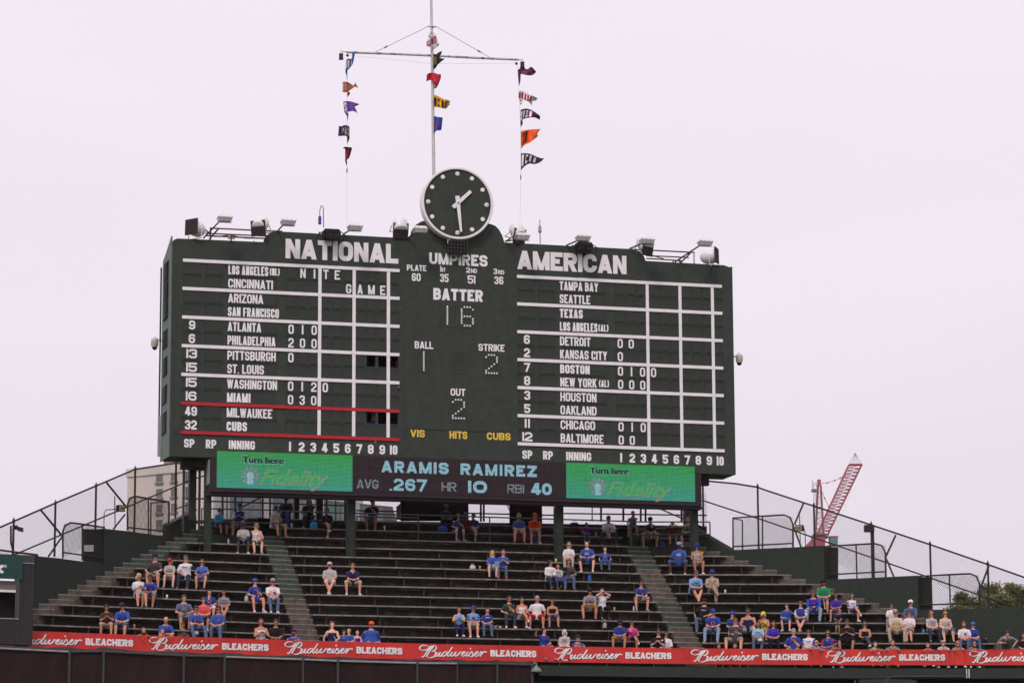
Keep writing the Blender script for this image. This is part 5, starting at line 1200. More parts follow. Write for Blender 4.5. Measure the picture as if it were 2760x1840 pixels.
build('arm_end', MB().m(GALV).tube([mp_(*f7(250, 460)), mp_(*f7(200, 457)), mp_(*f7(193, 480))], .018, 5).tube([mp_(*f7(1745, 527)), mp_(*f7(1785, 531)), mp_(*f7(1790, 548))], .018, 5).tube([mp_(*f7(955, 234)), mp_(*f7(1035, 238))], .022, 5), ms)
for a_, b_ in (((960, 236), (495, 460)), ((1033, 238), (1503, 508))):
    build('stay', MB().m(GALV).tube([mp_(*f7(*a_)), mp_(*f7(*b_))], .012, 5).tube([mp_(*f7(a_[0]+(b_[0]-a_[0])*.77, a_[1]+(b_[1]-a_[1])*.77)), mp_(*f7(a_[0]+(b_[0]-a_[0])*.83, a_[1]+(b_[1]-a_[1])*.83))], .035, 6), ms)
for x, y in ((194, 500), (1790, 572)):
    c = mp_(*f7(x, y)); build('lamp', MB().m(IRON).lathe([(.10, -.12), (.10, -.08), (.085, -.07), (.085, .10), (.10, .11)], c, n=12).m(LAMPW).lathe([(.07, .11), (.05, .2), (.015, .3)], c, n=10), ms)
for x, y in ((250, 490), (1738, 562)): build('pulley', MB().m(IRON).lathe([(.05, -.03), (.06, 0), (.05, .03)], mp_(*f7(x, y)), BN, 10), ms)
def halyard(pts, label, r=.007):
    build('halyard', MB().m(mat('rope', (.5, .47, .46), .8, .2, 20)).tube([mp_(*p) for p in pts], r, 4), label=label, cat='rope')
halyard([f7(250, 490), f7(247, 1000), f7(247, 1568), (935, 620)], 'thin white flag line hanging from the left end of the crossarm')
halyard([f7(1745, 565), f7(1757, 760), f7(1775, 1130), f7(1778, 1500), (1402, 560), (1401, 640)], 'thin white flag line hanging from the right end of the crossarm')
halyard([f7(250, 490), f7(600, 520), f7(985, 562), f7(1400, 563), f7(1738, 558)], 'thin slack line below the crossarm', .005)
for x, y in (f7(246, 1500), f7(1776, 1560)): build('cleat', MB().m(IRON).lathe([(.01, -.12), (.025, -.05), (.02, .05), (.008, .12)], mp_(x, y), n=6), label='small dark clip on the %s flag line' % ('left' if x < 1100 else 'right'), cat='clip')
def cL(x, y): return (900+x*.2169, 120+y*.2169)
def cM(x, y): return (1130+x*.2169, 60+y*.2169)
def cR(x, y): return (1380+x*.2169, 150+y*.2169)
def cloth(nm, col, col2=None):
    return mat(nm, col, .75, .1, 6, .15, col2=col2)
def interp(P, s):
    s = max(0, min(.99999, s))*(len(P)-1); i = int(s); t = s-i; a, b = Vector(P[i]), Vector(P[i+1]); m0 = (b-Vector(P[i-1]))/2 if i > 0 else b-a; m1 = (Vector(P[i+2])-a)/2 if i+2 < len(P) else b-a
    return a*(2*t**3-3*t*t+1)+m0*(t**3-2*t*t+t)+b*(-2*t**3+3*t*t)+m1*(t**3-t*t)
def flag(cf, patches, m_, label, text=None, tm=None, notch=0.0, seed=0, w0=0.0, trange=(.05, .6), trow=(.22, .8), tt=.2, cat='flag', also=None):
    rnd = random.Random(seed); root = None; ph = rnd.uniform(0, 6)
    for pi, (T, Bm) in enumerate(patches):
        amp = .10 if pi == 0 else .05
        def fn(s, t, lift=0.0, T=T, Bm=Bm, amp=amp, pi=pi):
            s2 = s*(1-notch*(1-abs(2*t-1))*s**3) if pi == 0 else s
            p = interp(T, s2).lerp(interp(Bm, s2), t); x, y = cf(p.x, p.y)
            w = MW+w0+(.06 if pi == 0 else -.05)+amp*math.sin(ph+s*7.5+t*1.6)*min(1, s*3)+.03*math.sin(ph*2+s*17-t*4)+lift
            return mp_(x, y, w)
        nu, nv = 22, 8; mb = MB().m(m_ if not (also and pi in also) else also[pi]); vs = [fn(i/nu, j/nv) for i in range(nu+1) for j in range(nv+1)]
        mb.add(vs, [(i*(nv+1)+j+1, (i+1)*(nv+1)+j+1, (i+1)*(nv+1)+j, i*(nv+1)+j) for i in range(nu) for j in range(nv)])
        if root is None: root = empty('pennant_flag', fn(0, .5), 0, label, cat, 'team pennants on the flag mast')
        build('cloth' if pi == 0 else 'fold', mb, root, smooth=True)
        if text and pi == text[1]:
            tmb = MB().m(tm); tt *= .72; f2 = lambda x, y, l, fn=fn: fn(x, 1-y, .025+l*2)
            block_text(tmb, text[0], trange[0], trange[1], 1-trow[1], 1-trow[0], f2, t=tt, gap=.8); build('lettering', tmb, root)
    return root
FB = cloth('flag_blue', (.035, .09, .42)); FO = cloth('flag_orange', (.50, .10, .03)); FP = cloth('flag_purple', (.14, .05, .32)); FN = cloth('flag_navy', (.03, .035, .12)); FK = cloth('flag_black', (.018, .014, .018))
FWt = cloth('flag_white', (.72, .66, .70)); FR = cloth('flag_red', (.50, .015, .035)); FY = cloth('flag_yellow', (.72, .36, .01)); FM = cloth('flag_maroon', (.09, .012, .035)); FO2 = cloth('flag_bright_orange', (.80, .10, .015)); FNR = cloth('flag_navy_red', (.03, .035, .13), (.22, .015, .06))
TW = mat('flag_white_letter', (.75, .72, .74), .7, .05, 5); TR = mat('flag_red_letter', (.35, .01, .03), .7, .1, 5); TT = mat('flag_tan_letter', (.50, .38, .24), .7, .1, 5); TY = mat('flag_gold_letter', (.55, .36, .05), .7, .1, 5); TK = mat('flag_dark_letter', (.03, .015, .02), .7, .1, 5); TM = mat('flag_faint_letter', (.55, .35, .25), .7, .1, 5)
flag(cL, [([(148, 215), (168, 182), (216, 178), (228, 130), (226, 97), (258, 95)], [(144, 318), (166, 322), (206, 285), (238, 232), (255, 148), (262, 100)]), ([(142, 316), (145, 350), (155, 385), (160, 440)], [(168, 322), (165, 355), (165, 390), (163, 440)])], FB, 'blue pennant with white letters, topmost on the left flag line', ('DGE', 0), TW, seed=1, trange=(.03, .52), trow=(.12, .85), tt=.17)
flag(cL, [([(108, 472), (135, 463), (162, 466), (205, 488), (248, 506), (264, 470)], [(107, 592), (135, 596), (165, 592), (215, 560), (262, 530), (302, 543)]), ([(163, 588), (163, 625), (165, 660)], [(198, 588), (196, 620), (168, 658)])], FO, 'burnt orange crumpled pennant, second down on the left flag line', ('RDIC', 0), TM, seed=2, trange=(.02, .6), trow=(.2, .85), tt=.14)
flag(cL, [([(116, 712), (160, 705), (212, 710), (262, 724), (322, 745)], [(130, 842), (168, 840), (225, 830), (262, 836), (292, 858)]), ([(130, 842), (150, 872), (162, 905), (163, 965)], [(178, 848), (181, 875), (178, 905), (165, 962)])], FP, 'purple swallowtail pennant with a white S on the left flag line', ('S', 0), TW, notch=.28, seed=3, trange=(.05, .24), trow=(.08, .92), tt=.17)
flag(cL, [([(62, 1012), (92, 1018), (130, 1003), (165, 1006), (194, 1024)], [(52, 1140), (100, 1138), (135, 1136), (165, 1146), (194, 1160)]), ([(163, 1145), (163, 1190), (164, 1235)], [(197, 1150), (190, 1182), (168, 1232)])], FN, 'navy pennant with tan letters, fourth down on the left flag line', ('PAD', 0), TT, seed=4, trange=(.25, .97), trow=(.2, .85), tt=.15)
flag(cL, [([(140, 1272), (170, 1274), (200, 1277), (228, 1284)], [(140, 1440), (162, 1430), (188, 1412), (206, 1362)]), ([(138, 1435), (145, 1470), (160, 1510)], [(160, 1432), (161, 1470), (163, 1510)]), ([(115, 1290), (125, 1274), (142, 1274)], [(120, 1300), (130, 1290), (142, 1310)])], FK, 'black drooping pennant with dark red marks, lowest on the left flag line', ('JC', 0), TR, seed=5, trange=(.1, .6), trow=(.25, .95), tt=.2)
flag(cM, [([(88, 240), (125, 205), (165, 175), (205, 152)], [(85, 303), (125, 312), (180, 290), (242, 264)]), ([(108, 205), (120, 150), (160, 120), (205, 150)], [(108, 238), (135, 205), (165, 182), (205, 168)]), ([(172, 345), (200, 325), (235, 302), (248, 266)], [(172, 292), (190, 286), (215, 276), (240, 264)])], FWt, 'white pennant with slanted red letters, topmost on the mast', ('CARD', 0), TR, seed=6, w0=.15, trange=(.08, .92), trow=(.15, .82), tt=.14)
flag(cM, [([(176, 388), (205, 402), (238, 378), (286, 358)], [(176, 595), (205, 568), (240, 520), (322, 456)])], FK, 'black swallowtail pennant with gold letters where mast and crossarm meet', ('PIR', 0), TY, notch=.25, seed=7, w0=.15, trange=(.04, .4), trow=(.15, .75), tt=.14)
flag(cM, [([(92, 655), (125, 632), (180, 630), (230, 645), (272, 650)], [(88, 740), (130, 722), (180, 735), (228, 768), (262, 715)]), ([(182, 725), (212, 752), (240, 745), (270, 668)], [(182, 832), (215, 815), (240, 772), (268, 700)])], FR, 'bright red pennant folded over the mast, third from the top', ('NAT', 1), TW, seed=8, w0=.15, trange=(.05, .95), trow=(.2, .8), tt=.16)
flag(cM, [([(178, 905), (230, 918), (290, 948), (350, 966), (392, 992)], [(180, 1055), (230, 1060), (290, 1072), (338, 1072), (388, 1008)])], FY, 'yellow pennant with black letters on the mast', ('WERS', 0), TK, seed=9, notch=.12, w0=.1, trange=(.02, .78), trow=(.2, .88), tt=.17)
flag(cM, [([(182, 1165), (220, 1176), (255, 1180), (293, 1188)], [(182, 1390), (212, 1352), (250, 1346), (276, 1340)])], FB, 'blue square-ended pennant with a dark red mark, lowest on the mast', ('N', 0), TR, seed=10, w0=.1, trange=(.05, .5), trow=(.25, .75), tt=.2)
flag(cR, [([(72, 178), (128, 148), (190, 170), (240, 142), (302, 203)], [(82, 262), (115, 232), (180, 245), (250, 246), (300, 208)]), ([(72, 180), (78, 280), (88, 378)], [(108, 236), (105, 310), (91, 375)])], FNR, 'navy and red pennant, topmost on the right flag line', seed=11)
flag(cR, [([(80, 440), (140, 440), (200, 468), (262, 502), (322, 532)], [(80, 535), (130, 548), (190, 570), (245, 570), (302, 560)]), ([(90, 538), (98, 580), (104, 615)], [(130, 556), (125, 590), (108, 613)]), ([(198, 568), (225, 596), (243, 622)], [(256, 565), (250, 592), (245, 620)])], FWt, 'white pennant with red letters on the right flag line', ('ONALS', 0), TR, seed=12, trange=(.03, .72), trow=(.2, .9), tt=.14)
flag(cR, [([(105, 675), (160, 660), (220, 668), (290, 705), (350, 752)], [(108, 838), (140, 792), (200, 776), (280, 770), (346, 802)]), ([(106, 800), (106, 850), (107, 895)], [(130, 800), (132, 850), (109, 890)])], FM, 'maroon pennant with white letters on the right flag line', ('LIES', 0), TW, seed=13, trange=(.03, .62), trow=(.15, .88), tt=.17)
flag(cR, [([(108, 940), (180, 926), (260, 916), (358, 912)], [(112, 1160), (160, 1108), (230, 1076), (326, 1000)])], FO2, 'bright orange pennant with a dark S on the right flag line', ('IS', 0), TK, seed=14, notch=.1, trange=(.12, .42), trow=(.12, .8), tt=.2)
flag(cR, [([(112, 1215), (180, 1214), (240, 1226), (305, 1256), (370, 1276), (400, 1270)], [(110, 1427), (160, 1372), (220, 1342), (280, 1350), (345, 1328), (385, 1296)])], FK, 'black pennant with pale letters, lowest on the right flag line', ('LINS', 0), TW, seed=15, trange=(.03, .6), trow=(.1, .82), tt=.17)

# ================================================================== CRANE far behind the right fence
CY = 480.0
CRD = mat('hazed_crane_red', (.36, .085, .11), .5, .2, 1); CRW = mat('crane_grey_metal', (.22, .20, .21), .6, .2, 2)  # red is faded in its colour to show the distance haze
def cp(x, y, dy=0.0): return at_Y(2100+x*.19133, 1200+y*.19133, CY+dy)
rt_ = empty('tower_crane', low(cp(600, 1420), 0), 0, 'red lattice luffing crane with a grey ladder mast far behind the right fence', 'crane')
def lattice(a0, b0, a1, b1, depth, n, r, nm, m_=CRD):
    """a = left chord bottom/top, b = right chord"""
    D = Vector((0, depth, 0)); mb = MB().m(m_)
    for p, q in ((a0, a1), (b0, b1)):
        for d in (D*0, D): mb.tube([p+d, q+d], r*1.5, 5)
    for i in range(n):
        s, t = i/n, (i+1)/n; A, B, A2, B2 = a0.lerp(a1, s), b0.lerp(b1, s), a0.lerp(a1, t), b0.lerp(b1, t)
        for p, q in ((A, B2), (B+D, A2+D), (A+D, A2), (B, B2+D), (A, B), (A+D, B+D), (A, A+D), (B, B+D)): mb.tube([p, q], r*.75, 4, cap=False)
    return build(nm, mb, rt_)
lattice(cp(545, 1240), cp(695, 1240), cp(985, 270), cp(1168, 270), 1.7, 20, .075, 'boom')
mb = MB().m(CRW)
for k in range(6):
    t = k/5; mb.tube([cp(1070, 105), cp(990+t*175, 262)], .035, 4)
build('boom_head', mb.m(CRD).tube([cp(985, 270), cp(1172, 270)], .2, 5), rt_)
mb = MB().m(CRD)
for x0_, x1_ in ((548, 515), (585, 625)):
    for d_ in (0, 1.5): mb.tube([cp(x0_, 560, .6), cp(x1_, 1240, d_)], .17, 5)
mb.tube([cp(565, 560, .6), cp(560, 480, .6)], .28, 6).m(CRW)
for k in range(8):
    y_ = 640+k*75; mb.tube([cp(543-k*3, y_), cp(592+k*5, y_)], .06, 4).tube([cp(543-k*3, y_), cp(592+(k+1)*5, y_+75)], .05, 4)
build('a_frame', mb, rt_)
mb = MB().m(CRW)
for x_ in (488, 520): mb.tube([cp(x_, 640), cp(x_, 1240)], .05, 4)
for k in range(16): mb.tube([cp(488, 660+k*36), cp(520, 660+k*36)], .04, 4)
for q in (((468, 480), (468, 640)), ((485, 525), (485, 600)), ((530, 525), (530, 600)), ((485, 525), (530, 525)), ((485, 560), (530, 560))): mb.tube([cp(*q[0]), cp(*q[1])], .05, 4)
mb.obox(cp(465, 640), cp(540, 640)-cp(465, 640), (0, 1.5, 0), UPZ*.35); build('ladder_platform', mb, rt_)
mb = MB().m(CRD)
for pts in ([(580, 535), (680, 525), (780, 495), (860, 460), (930, 415)], [(585, 600), (640, 740), (700, 860)], [(1020, 600), (905, 950)]):
    mb.tube([cp(*p) for p in pts], .05 if pts[0][0] < 900 else .015, 4)
    if pts[0][0] < 900:
        for p in pts[1:]: mb.ball(cp(*p), .14, 6, 4)
build('pendant_lines', mb, rt_)
mb = MB().m(CRD).obox(cp(470, 1420), cp(650, 1420)-cp(470, 1420), (0, 3, 0), cp(470, 1260)-cp(470, 1420)).prism([cp(350, 1430), cp(480, 1430), cp(480, 1300)], (0, 2, 0)).m(CRW).obox(cp(480, 1280), cp(700, 1280)-cp(480, 1280), (0, 3.2, 0), cp(480, 1240)-cp(480, 1280)); build('machinery', mb, rt_)
cab = build('cab', MB().m(CRW).obox(cp(718, 1400), cp(828, 1400)-cp(718, 1400), (0, 2, 0), cp(718, 1290)-cp(718, 1400)).m(CRD).obox(cp(712, 1295), cp(834, 1295)-cp(712, 1295), (0, 2.2, 0), UPZ*.25), rt_)
build('window', MB().m(mat('crane_cab_glass', (.12, .22, .22), .2, .15, 3)).obox(cp(725, 1385, -.05), cp(820, 1385)-cp(725, 1385), (0, .04, 0), cp(718, 1310)-cp(718, 1385)), cab)
a0 = cp(520, 1420); mb = MB().m(CRD)
for dx in (0, 2.2):
    for dy in (0, 2.2): mb.tube([low(a0, 0)+Vector((dx, dy, 0)), a0+Vector((dx, dy, 0))], .15, 5)
z_ = 0
while z_ < a0.z-2:
    mb.tube([low(a0, z_), low(a0, z_+2.4)+Vector((2.2, 0, 0))], .08, 4).tube([low(a0, z_)+Vector((2.2, 2.2, 0)), low(a0, z_+2.4)+Vector((0, 2.2, 0))], .08, 4); z_ += 2.4
build('tower', mb, rt_)

# ================================================================== TREES behind the far right wall
LEAF = mat('tree_leaf', (.085, .10, .026), .7, .5, .9, col2=(.20, .21, .065)); LEAF.node_tree.nodes['Principled BSDF'].inputs['Specular IOR Level'].default_value = .2
BARK = mat('tree_bark', (.06, .045, .035), .9, .3, 6, .4)
def tree(blobs, Y, label, seed):
    rnd = random.Random(seed); base = at_Y(blobs[0][0], 1700, Y); base.z = 0; rt_ = empty('leafy_tree', base, 0, label, 'tree', 'trees beyond the far right wall'); cs = []
    for (x, y, r) in blobs: cs.append((at_Y(x, y, Y+rnd.uniform(-1, 1)), r/8605*Y))
    vs = []; fs = []
    for c, r in cs:
        for q in range(int(26*max(1, r))):
            d = Vector((rnd.gauss(0, 1), rnd.gauss(0, 1), rnd.gauss(0, 1))).normalized()*r*rnd.uniform(.35, 1.0)*rnd.choice((1, 1, 1.12)); cc = c+d; cr = rnd.uniform(.18, .42)
            for l in range(60):
                p = cc+Vector((rnd.gauss(0, .5), rnd.gauss(0, .5), rnd.gauss(0, .42)))*cr; a = rnd.uniform(0, 6.28); s_ = rnd.uniform(.05, .10); u = Vector((math.cos(a), math.sin(a), rnd.uniform(-.7, .7))).normalized(); w = u.cross(Vector((rnd.uniform(-1, 1), rnd.uniform(-1, 1), rnd.uniform(.2, 1)))).normalized()
                n = len(vs); vs += [p-u*s_, p+w*s_*.5, p+u*s_, p-w*s_*.5]; fs.append((n, n+1, n+2, n+3))
    mb = MB().m(LEAF); mb.add(vs, fs); build('crown', mb, rt_, kind='stuff')
    mb = MB().m(BARK); top_ = min(c.z-r for c, r in cs)
    tp_ = Vector((base.x, base.y, top_-.5)); mb.tube([base, base.lerp(tp_, .5)+Vector((.1, 0, 0)), tp_], .28, 8, r2=.14)
    for c, r in cs: mb.tube([tp_, tp_.lerp(c, .6)+Vector((0, 0, .2)), c+Vector((0, 0, r*.5))], .11, 5, r2=.02)
    build('trunk', mb, rt_)
tree([(2582, 1652, 26), (2606, 1632, 24), (2630, 1640, 26), (2560, 1665, 18), (2612, 1665, 30), (2590, 1610, 9)], 190, 'low leafy tree crown behind the right guard panel near the edge', 1)
tree([(2664, 1592, 22), (2684, 1600, 24), (2700, 1622, 24), (2668, 1622, 18), (2655, 1598, 14), (2690, 1650, 30)], 200, 'taller leafy tree crown behind the last braced fence post', 2)
tree([(2738, 1600, 22), (2760, 1612, 26), (2728, 1628, 26), (2752, 1648, 36), (2785, 1630, 40), (2722, 1586, 9)], 205, 'leafy tree crown at the right edge of the picture behind the fence', 3)

# ================================================================== BUILDINGS behind the left side
def c4(x, y): return (330+x*.14881, 1200+y*.14881)
CRM = mat('hazed_cream_facade', (.70, .62, .56), .85, .06, .3); PNK = mat('pinkish_facade', (.34, .235, .20), .85, .06, .3); WGL = mat('hazy_window_glass', (.16, .18, .20), .3, .3, 1.5, spec=.5); WFR = mat('window_frame_paint', (.30, .27, .26), .6, .1, 2)  # cream is made paler, distance haze put into the colour
fa = math.radians(-33); FD = Vector((math.cos(fa), math.sin(fa), 0)); FN_ = Vector((math.sin(fa), -math.cos(fa), 0)); FO_ = at_Y(344, 1264, 235)
def fp(x, y): return at_plane(x, y, FO_, FN_)
rt_ = empty('apartment_building', low(fp(344, 1400), 0), 0, 'tall cream apartment block with rows of windows behind the left fence', 'building')
A_, B_ = fp(344, 1264), fp(590, 1240); h_ = A_.z
build('wall', MB().m(CRM).obox(low(A_, 0), low(B_, 0)-low(A_, 0), -FN_*18, UPZ*h_), rt_)
build('cornice', MB().m(CRM).obox(A_+FN_*.1-UPZ*.6-FD*.1, (B_-A_)*1.02, -FN_*18.3, UPZ*.62), rt_)
for r in range(5):
    for (xa, xb, yoff) in ((625, 727, 0), (893, 990, -20), (1150, 1245, -42), (310, 405, 25)):
        if xa == 310: continue
        p0 = fp(*c4(xa, 515+yoff+r*278)); p1 = fp(*c4(xb, 668+yoff+r*278)); w_ = (p1-p0).dot(FD); hh = p0.z-p1.z; o_ = Vector((p0.x, p0.y, p1.z))
        fr_ = MB().m(WFR)
        for q in ((0, 0, w_, .08), (0, hh-.08, w_, .08), (0, 0, .08, hh), (w_-.08, 0, .08, hh), (w_/2-.04, 0, .08, hh), (0, hh/2-.03, w_, .06)): fr_.obox(o_+FD*q[0]+UPZ*q[1]+FN_*.02, FD*q[2], FN_*.08, UPZ*q[3])
        fr_.obox(o_-FD*.1-UPZ*.1+FN_*.02, FD*(w_+.2), FN_*.15, UPZ*.1)
        wd_ = build('window', fr_, rt_); build('pane', MB().m(WGL).obox(o_+FN_*.01, FD*w_, FN_*.03, UPZ*hh), wd_)
build('ledge', MB().m(WFR).tube([fp(*c4(280, 545))+FN_*.05, fp(*c4(530, 525))+FN_*.05], .05, 4).tube([fp(*c4(1100, 480))+FN_*.05, fp(*c4(1200, 475))+FN_*.05], .05, 4), rt_)
a_ = at_Y(441, 1300, 262); b_ = at_Y(700, 1300, 262); rt_ = empty('apartment_tower', low(a_, 0), 0, 'pinkish brown tower block behind the cream building, its top hidden by the scoreboard', 'building')
build('wall', MB().m(PNK).obox(low(a_, 0), low(b_, 0)-low(a_, 0), (0, 16, 0), UPZ*at_Y(441, 1130, 262).z), rt_)
build('parapet', MB().m(PNK).obox(low(a_, at_Y(441, 1130, 262).z)-Vector((.2, .2, 0)), low(b_, 0)-low(a_, 0), (0, 16, 0), UPZ*.8), rt_)
# glazed facade seen under the message board
TG = mat('teal_glass', (.10, .17, .18), .3, .25, .8, spec=.5); PIL = mat('pale_pilaster', (.42, .40, .42), .8, .08, 1); DKP = mat('grey_spandrel', (.13, .12, .13), .8, .15, 1)
GY = 175.0; rt_ = empty('office_building', low(at_Y(590, 1400, GY), 0), 0, 'hazy glass fronted building seen through the fence under the left half of the message board', 'building')
g0, g1 = at_Y(575, 1400, GY), at_Y(1058, 1400, GY+8); gd = low(g1, 0)-low(g0, 0); gt = at_Y(700, 1318, GY).z
build('wall', MB().m(DKP).obox(low(g0, 0), gd, (0, 12, 0), UPZ*gt), rt_)
gl_ = gd.length; gx_ = gd.normalized(); gn_ = Vector((gx_.y, -gx_.x, 0)); x_ = 0; k = 0; rs = random.Random(5)
while x_ < gl_-.9:
    w_ = rs.choice((.55, .9, 1.3)); kind_ = k % 3
    if kind_ == 0: build('pilaster', MB().m(PIL).obox(low(g0, 0)+gx_*x_+gn_*.02, gx_*w_*.7, gn_*.25, UPZ*gt), rt_)
    else:
        for j in range(3):
            z_ = gt-1.55*(j+1)
            build('pane', MB().m(TG if kind_ == 1 else WGL).obox(low(g0, z_)+gx_*x_+gn_*.03, gx_*(w_-.06), gn_*.04, UPZ*1.4), rt_)
    x_ += w_*(.75 if kind_ == 0 else 1); k += 1

# ================================================================== HAZE
hz = bpy.data.materials.new('haze_air'); hz.use_nodes = True; hn = hz.node_tree; hn.nodes.clear(); ho = hn.nodes.new('ShaderNodeOutputMaterial'); hv = hn.nodes.new('ShaderNodeVolumePrincipled')
hv.inputs['Color'].default_value = (.95, .76, .74, 1); hv.inputs['Density'].default_value = HAZE_D; hv.inputs['Anisotropy'].default_value = .2; hn.links.new(hv.outputs[0], ho.inputs['Volume'])
m_ = MB().m(hz).box(-760, 760, -310, 1110, -1.0, 190); o = build('haze', m_, kind='stuff', origin=(0, 400, -1))
# ================================================================== PEOPLE
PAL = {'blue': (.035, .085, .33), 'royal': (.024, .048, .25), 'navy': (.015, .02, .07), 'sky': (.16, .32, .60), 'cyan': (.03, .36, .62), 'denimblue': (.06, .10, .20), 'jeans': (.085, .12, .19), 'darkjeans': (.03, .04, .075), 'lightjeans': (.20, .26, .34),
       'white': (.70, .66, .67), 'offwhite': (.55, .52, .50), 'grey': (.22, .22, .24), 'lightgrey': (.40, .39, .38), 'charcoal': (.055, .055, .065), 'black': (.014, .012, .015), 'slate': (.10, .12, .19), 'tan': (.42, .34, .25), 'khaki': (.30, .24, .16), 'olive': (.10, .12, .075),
       'brown': (.06, .03, .025), 'red': (.45, .02, .02), 'darkred': (.14, .015, .02), 'coral': (.68, .09, .085), 'orange': (.75, .09, .01), 'green': (.015, .22, .10), 'darkgreen': (.02, .05, .035), 'mint': (.13, .26, .20), 'pink': (.60, .05, .26), 'purple': (.16, .03, .22), 'violet': (.06, .03, .33),
       'yellow': (.62, .52, .07), 'gold': (.70, .33, .02), 'ltblue': (.28, .45, .62), 'maroon': (.12, .02, .03), 'cream': (.55, .47, .36), 'plaid': (.26, .17, .12), 'mustard': (.30, .17, .05), 'periwinkle': (.08, .13, .45)}
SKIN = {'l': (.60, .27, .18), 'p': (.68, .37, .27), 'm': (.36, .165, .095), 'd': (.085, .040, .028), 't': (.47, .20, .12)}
HAIRC = {'dark': (.018, .012, .010), 'brown': (.07, .035, .02), 'blond': (.48, .32, .14), 'red': (.20, .06, .025), 'grey': (.30, .28, .27), 'white': (.6, .57, .55), 'light': (.25, .15, .08), 'purple': (.06, .02, .06)}
def clothm(n): return mat('cloth_'+n, PAL[n], .85, .12, 14, .35, spec=.15) if n != 'plaid' else mat('cloth_plaid', PAL[n], .85, .12, 26, .2, col2=(.46, .40, .33), lo=.45, hi=.55, detail=1)
def skinm(n): return mat('skin_'+n, SKIN[n], .55, .07, 9, .1, spec=.35)
def hairm(n): return mat('hair_'+n, HAIRC[n], .5, .35, 30, .4, stretch=(1, 1, .3), spec=.4)
EYE = mat('eye_dark', (.02, .012, .01), .3, .1, 5); LIP = mat('lips', (.28, .09, .08), .5, .1, 9); SHADE = mat('sunglass_lens', (.01, .01, .012), .15, .1, 5, spec=.8); SOLE = mat('shoe_white_leather', (.62, .60, .60), .6, .1, 12); SHOEB = mat('shoe_black_leather', (.02, .018, .018), .5, .2, 12); SHOEBR = mat('shoe_brown_leather', (.10, .05, .03), .5, .2, 12)
TMP = bpy.data.collections.new('tmp'); COL.children.link(TMP); JOBS = []
def remesh_job(mb, voxel, key):
    me = mb.mesh('tmp'); o = bpy.data.objects.new('tmp', me); TMP.objects.link(o); m = o.modifiers.new('r', 'REMESH'); m.mode = 'VOXEL'; m.voxel_size = voxel; m.use_smooth_shade = True; m.adaptivity = 0.0
    sm = o.modifiers.new('s', 'SMOOTH'); sm.factor = .5; sm.iterations = 2; JOBS.append((key, o))
def loft(mb, rings, n=14):
    vs = []
    for c, ax, rx, ry in rings:
        u = Vector((1, 0, 0)); w = ax.cross(u).normalized()
        for j in range(n): vs.append(c+u*math.cos(2*math.pi*j/n)*rx+w*math.sin(2*math.pi*j/n)*ry)
    N = len(rings); fs = [(i*n+j, i*n+(j+1) % n, (i+1)*n+(j+1) % n, (i+1)*n+j) for i in range(N-1) for j in range(n)]+[tuple(range(n))[::-1], tuple(range((N-1)*n, N*n))]
    return mb.add(vs, fs)
def limb(mb, a, b, r0, r1, bulge=0.0):
    m = a.lerp(b, .35); rb = (r0*.65+r1*.35)+bulge
    mb.tube([a, m], r0, 9, r2=rb).tube([m, b], rb, 9, r2=r1).ball(a, r0*1.0, 9, 6).ball(b, r1*1.0, 9, 6).ball(m, rb, 9, 6)
def ik(a, t, l0, l1, hint):
    d = t-a; L = min(d.length, (l0+l1)*.985); L = max(L, .12); dn = d.normalized(); x = (l0*l0-l1*l1+L*L)/(2*L); h = math.sqrt(max(l0*l0-x*x, 0)); hp_ = (hint-dn*hint.dot(dn)).normalized(); return a+dn*x+hp_*h, a+dn*L
POSES = {  # wrist targets (left on the viewer's left = person's right), lean degrees, head pitch
 'lap': ((-.05, -.30, .19), (.05, -.31, .19), 8, 6), 'knees': ((-.15, -.40, .20), (.15, -.40, .20), 14, 4), 'lean': ((-.06, -.50, .16), (.06, -.50, .15), 30, -4), 'leanin': ((-.04, -.44, .18), (.05, -.45, .17), 22, 8),
 'phone': ((-.06, -.30, .35), (.05, -.30, .36), 10, 28), 'mouth': ((-.10, -.30, .2), (.05, -.14, .58), 8, 2), 'mouthl': ((-.04, -.14, .58), (.10, -.30, .2), 8, 2), 'arms': ((.12, -.20, .30), (-.10, -.22, .28), 8, 2), 'chest': ((-.16, -.32, .2), (.04, -.22, .40), 8, 4),
 'camera': ((-.07, -.22, .68), (.07, -.22, .68), 5, 0), 'point': ((-.42, -.30, .72), (.10, -.30, .2), 6, 0), 'rail': ((-.16, -.82, .26), (.16, -.82, .26), 54, -30), 'raila': ((-.05, -.84, .28), (.10, -.80, .26), 54, -24), 'side': ((-.26, .05, .04), (.12, -.33, .2), 2, 2), 'sides': ((-.27, -.05, .02), (.27, -.05, .02), 4, 2),
 'stand': ((-.24, -.06, -.03), (.24, -.06, -.03), 2, 0), 'standlean': ((-.10, -.38, .1), (.12, -.36, .1), 22, 10), 'bend': ((-.12, -.40, .05), (.28, -.30, -.05), 38, 10)}
LEGS = {'n': (.165, .165, 0, 0), 'w': (.26, .26, 0, .02), 'x': (.02, .14, 1, 0), 'xl': (.14, .02, 2, 0), 'f': (.12, .12, 0, -.16), 'c': (.09, .09, 0, -.05), 'wf': (.25, .22, 0, -.12), 'ank': (.15, .15, 3, -.1)}
